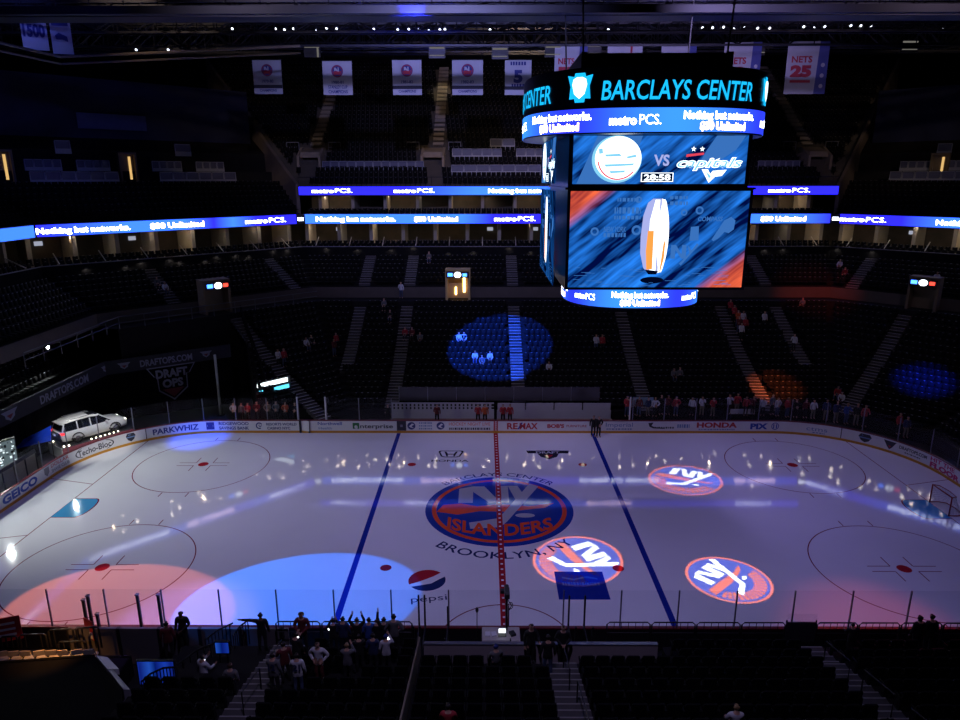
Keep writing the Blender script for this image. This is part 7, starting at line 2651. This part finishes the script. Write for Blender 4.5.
# club crest projections (patterned lamps)
def gobo(loc, tgt, R, power, roll):
    d = (Vector(loc) - Vector(tgt)).length
    ta = R / d
    o = spot('crest_projector', loc, tgt, power, (1, 1, 1), 2 * math.degrees(math.atan(ta * 1.04)), .02, .02, roll)
    l = o.data
    l.use_nodes = True
    nt = l.node_tree
    nt.nodes.clear()
    N = nt.nodes.new; Lk = nt.links.new
    def M(op, a, b=None, c=None):
        n_ = N('ShaderNodeMath'); n_.operation = op
        for i_, x in enumerate((a, b, c)):
            if x is None: continue
            if isinstance(x, (int, float)): n_.inputs[i_].default_value = x
            else: Lk(x, n_.inputs[i_])
        return n_.outputs[0]
    tc = N('ShaderNodeTexCoord'); sp = N('ShaderNodeSeparateXYZ'); Lk(tc.outputs['Normal'], sp.inputs[0])
    k = -1.0 / ta
    X = M('MULTIPLY', M('DIVIDE', sp.outputs[0], sp.outputs[2]), k)
    Y = M('MULTIPLY', M('DIVIDE', sp.outputs[1], sp.outputs[2]), k)
    def convex(pts):
        A = sum(pts[i_][0] * pts[(i_ + 1) % len(pts)][1] - pts[(i_ + 1) % len(pts)][0] * pts[i_][1] for i_ in range(len(pts)))
        if A < 0: pts = pts[::-1]
        cur = None
        for i_ in range(len(pts)):
            (x0, y0), (x1, y1) = pts[i_], pts[(i_ + 1) % len(pts)]
            ex, ey = x1 - x0, y1 - y0
            # inside: ex*(y-y0) - ey*(x-x0) > 0
            v = M('MULTIPLY_ADD', Y, ex, M('MULTIPLY_ADD', X, -ey, ey * x0 - ex * y0))
            cur = v if cur is None else M('MINIMUM', cur, v)
        return M('GREATER_THAN', cur, 0.0)
    def union(ms):
        cur = ms[0]
        for m in ms[1:]: cur = M('MAXIMUM', cur, m)
        return cur
    r = M('SQRT', M('ADD', M('MULTIPLY', X, X), M('MULTIPLY', Y, Y)))
    disc = M('LESS_THAN', r, 1.0)
    ring = M('MULTIPLY', disc, M('GREATER_THAN', r, .93))
    isl = union([convex(p) for p in ([(-.86, -.12), (-.80, .10), (-.30, .10), (-.10, -.12)], [(-.30, .10), (.36, .08), (.30, -.06), (-.12, -.12)], [(.36, .08), (.78, .16), (.62, .02), (.30, -.06)])])
    # letters round the foot
    ang = M('ARCTAN2', Y, X)
    tick = M('GREATER_THAN', M('FRACT', M('MULTIPLY', ang, 6.2)), .28)
    band_ = M('MULTIPLY', M('MULTIPLY', M('GREATER_THAN', r, .56), M('LESS_THAN', r, .86)), M('MULTIPLY', M('LESS_THAN', Y, -.20), tick))
    org = union([ring, isl, band_])
    wht = union([convex(p) for p in NLET[:1] + [[(-.36, .68), (-.20, .68), (.02, .18), (-.14, .18)]] + NLET[2:] + YLET + STICK[:1] + [[(.10, -.36), (-.02, -.28), (-.40, -.40), (-.38, -.56)]] + [[(.22, -.22), (.34, -.14), (.46, -.2), (.34, -.28)]]])
    m1 = N('ShaderNodeMix'); m1.data_type = 'RGBA'
    m1.inputs[6].default_value = (0.05, 0.10, 0.55, 1); m1.inputs[7].default_value = (1.0, 0.20, 0.07, 1); Lk(org, m1.inputs[0])
    m2 = N('ShaderNodeMix'); m2.data_type = 'RGBA'; m2.inputs[7].default_value = (1.6, 1.75, 2.0, 1)
    Lk(wht, m2.inputs[0]); Lk(m1.outputs[2], m2.inputs[6])
    em = N('ShaderNodeEmission'); Lk(m2.outputs[2], em.inputs['Color']); Lk(disc, em.inputs['Strength'])
    out = N('ShaderNodeOutputLight'); Lk(em.outputs[0], out.inputs['Surface'])
GK = GOBOK
gobo((25, 12, 33), (12.75, 4.25, 0), 2.33, 46000 * GK, math.radians(-33))
gobo((-4, -18, 33), (4.05, -5.95, 0), 2.36, 62000 * GK, math.radians(-63))
gobo((19, -15, 33), (11.55, -7.7, 0), 2.05, 60000 * GK, math.radians(43))
# added weak warm fill over the upper stand, stair light of the bright aisle
spot('upper_stand_fill', (4, 20, 36), (0, 52, 26), 5200, (1.0, 0.72, 0.48), 80, 1.0, .4)
spot('aisle_work_light', (-6.3, 47, 38.0), (-6.3, 55, 30), 2600, (1.0, 0.85, 0.55), 26, .6, .1)
spot('banner_light', (-4, -14, 31), (-3, 20, 27.5), 30000, (0.42, 0.42, 1.0), 62, 1.0, .3)
spot('banner_light', (14, -10, 31), (16, 20, 27.5), 16000, (0.55, 0.45, 1.0), 50, 1.0, .3)
spot('banner_light', (-18, -8, 30), (-30, 11.5, 28), 1800, (0.12, 0.12, 1.0), 40, 1.0, .3)
spot('far_stand_wash', (-18, -6, 34), (0, 26, 6), 3000, (0.75, 0.65, 1.0), 90, 1.0, .4)
spot('far_stand_wash', (30, -6, 34), (22, 26, 6), 3000, (0.80, 0.60, 0.9), 90, 1.0, .4)
spot('curtain_light', (-28, 0, 34), (-44, 30, 24), 2500, (0.15, 0.2, 1.0), 60, 1.0, .4)
spot('beam_blue_light', (x_at(413, 2.4, 28.4), 3.0, 28.3), (x_at(413, 4.2, 29), 4.0, 29.05), 9000, (0.03, 0.05, 1.0), 75, .7, .05)
spot('near_stand_fill', (-2, -30, 35), (-2, -16.5, 2), 6800, (0.6, 0.5, 1.0), 70, 1.0, .4)  # added from the camera side to brighten the near stands
spot('orange_chair_lamp', (x_at(52, -15.6, 3), -15.7, 3.6), (x_at(52, -15.4, 1.6), -15.4, 1.5), 260, (1.0, 0.42, 0.10), 92, .9, .05)
spot('bench_wash', (-6, -2, 32), (2, 15.2, 1), 4500, (0.72, 0.60, 1.0), 34, 1.0, .3)
# suite lamps
def point(name, loc, p, col, r=.1):
    l = bpy.data.lights.new(name, 'POINT'); l.energy = p; l.color = col; l.shadow_soft_size = r
    o = bpy.data.objects.new(name, l); COL.objects.link(o); o.location = loc
pts_ = along(octa(25.2), 0, 5, 7.1)
for p, yaw in pts_: point('suite_lamp', (p.x, p.y, 14.6), 40, (1.0, 0.74, 0.48))
for i in range(8): point('suite_lamp', (XL + 3.6 + i * 7.24, 41.3, 17.6), 34, (1.0, 0.74, 0.48))
x, y, yaw, px = VOMS[0]
point('portal_lamp', (x, y + 1.4, ZW + 2.3), 55, (1.0, 0.62, 0.20))
for v in VU: point('portal_lamp', (v[0], v[1] + .9, 22.2), 14, (1.0, .72, .45))
w = bpy.data.worlds.new('world'); SC.world = w
w.use_nodes = True
w.node_tree.nodes['Background'].inputs['Color'].default_value = (0.25, 0.28, 0.6, 1)
w.node_tree.nodes['Background'].inputs['Strength'].default_value = 0.0
# ------------------------------------------------------------------ output look
vs_ = SC.view_settings
SC.display_settings.display_device = 'sRGB'
vs_.view_transform = 'Standard'; vs_.look = 'None'; vs_.gamma = 1.0; vs_.use_curve_mapping = False
vs_.exposure = 0.0
cy = SC.cycles
cy.use_denoising = True
cy.max_bounces = 5; cy.diffuse_bounces = 2; cy.glossy_bounces = 3; cy.transparent_max_bounces = 24; cy.transmission_bounces = 2
cy.sample_clamp_indirect = 4.0; cy.sample_clamp_direct = 0.0
cy.caustics_reflective = False; cy.caustics_refractive = False
cy.use_light_tree = True
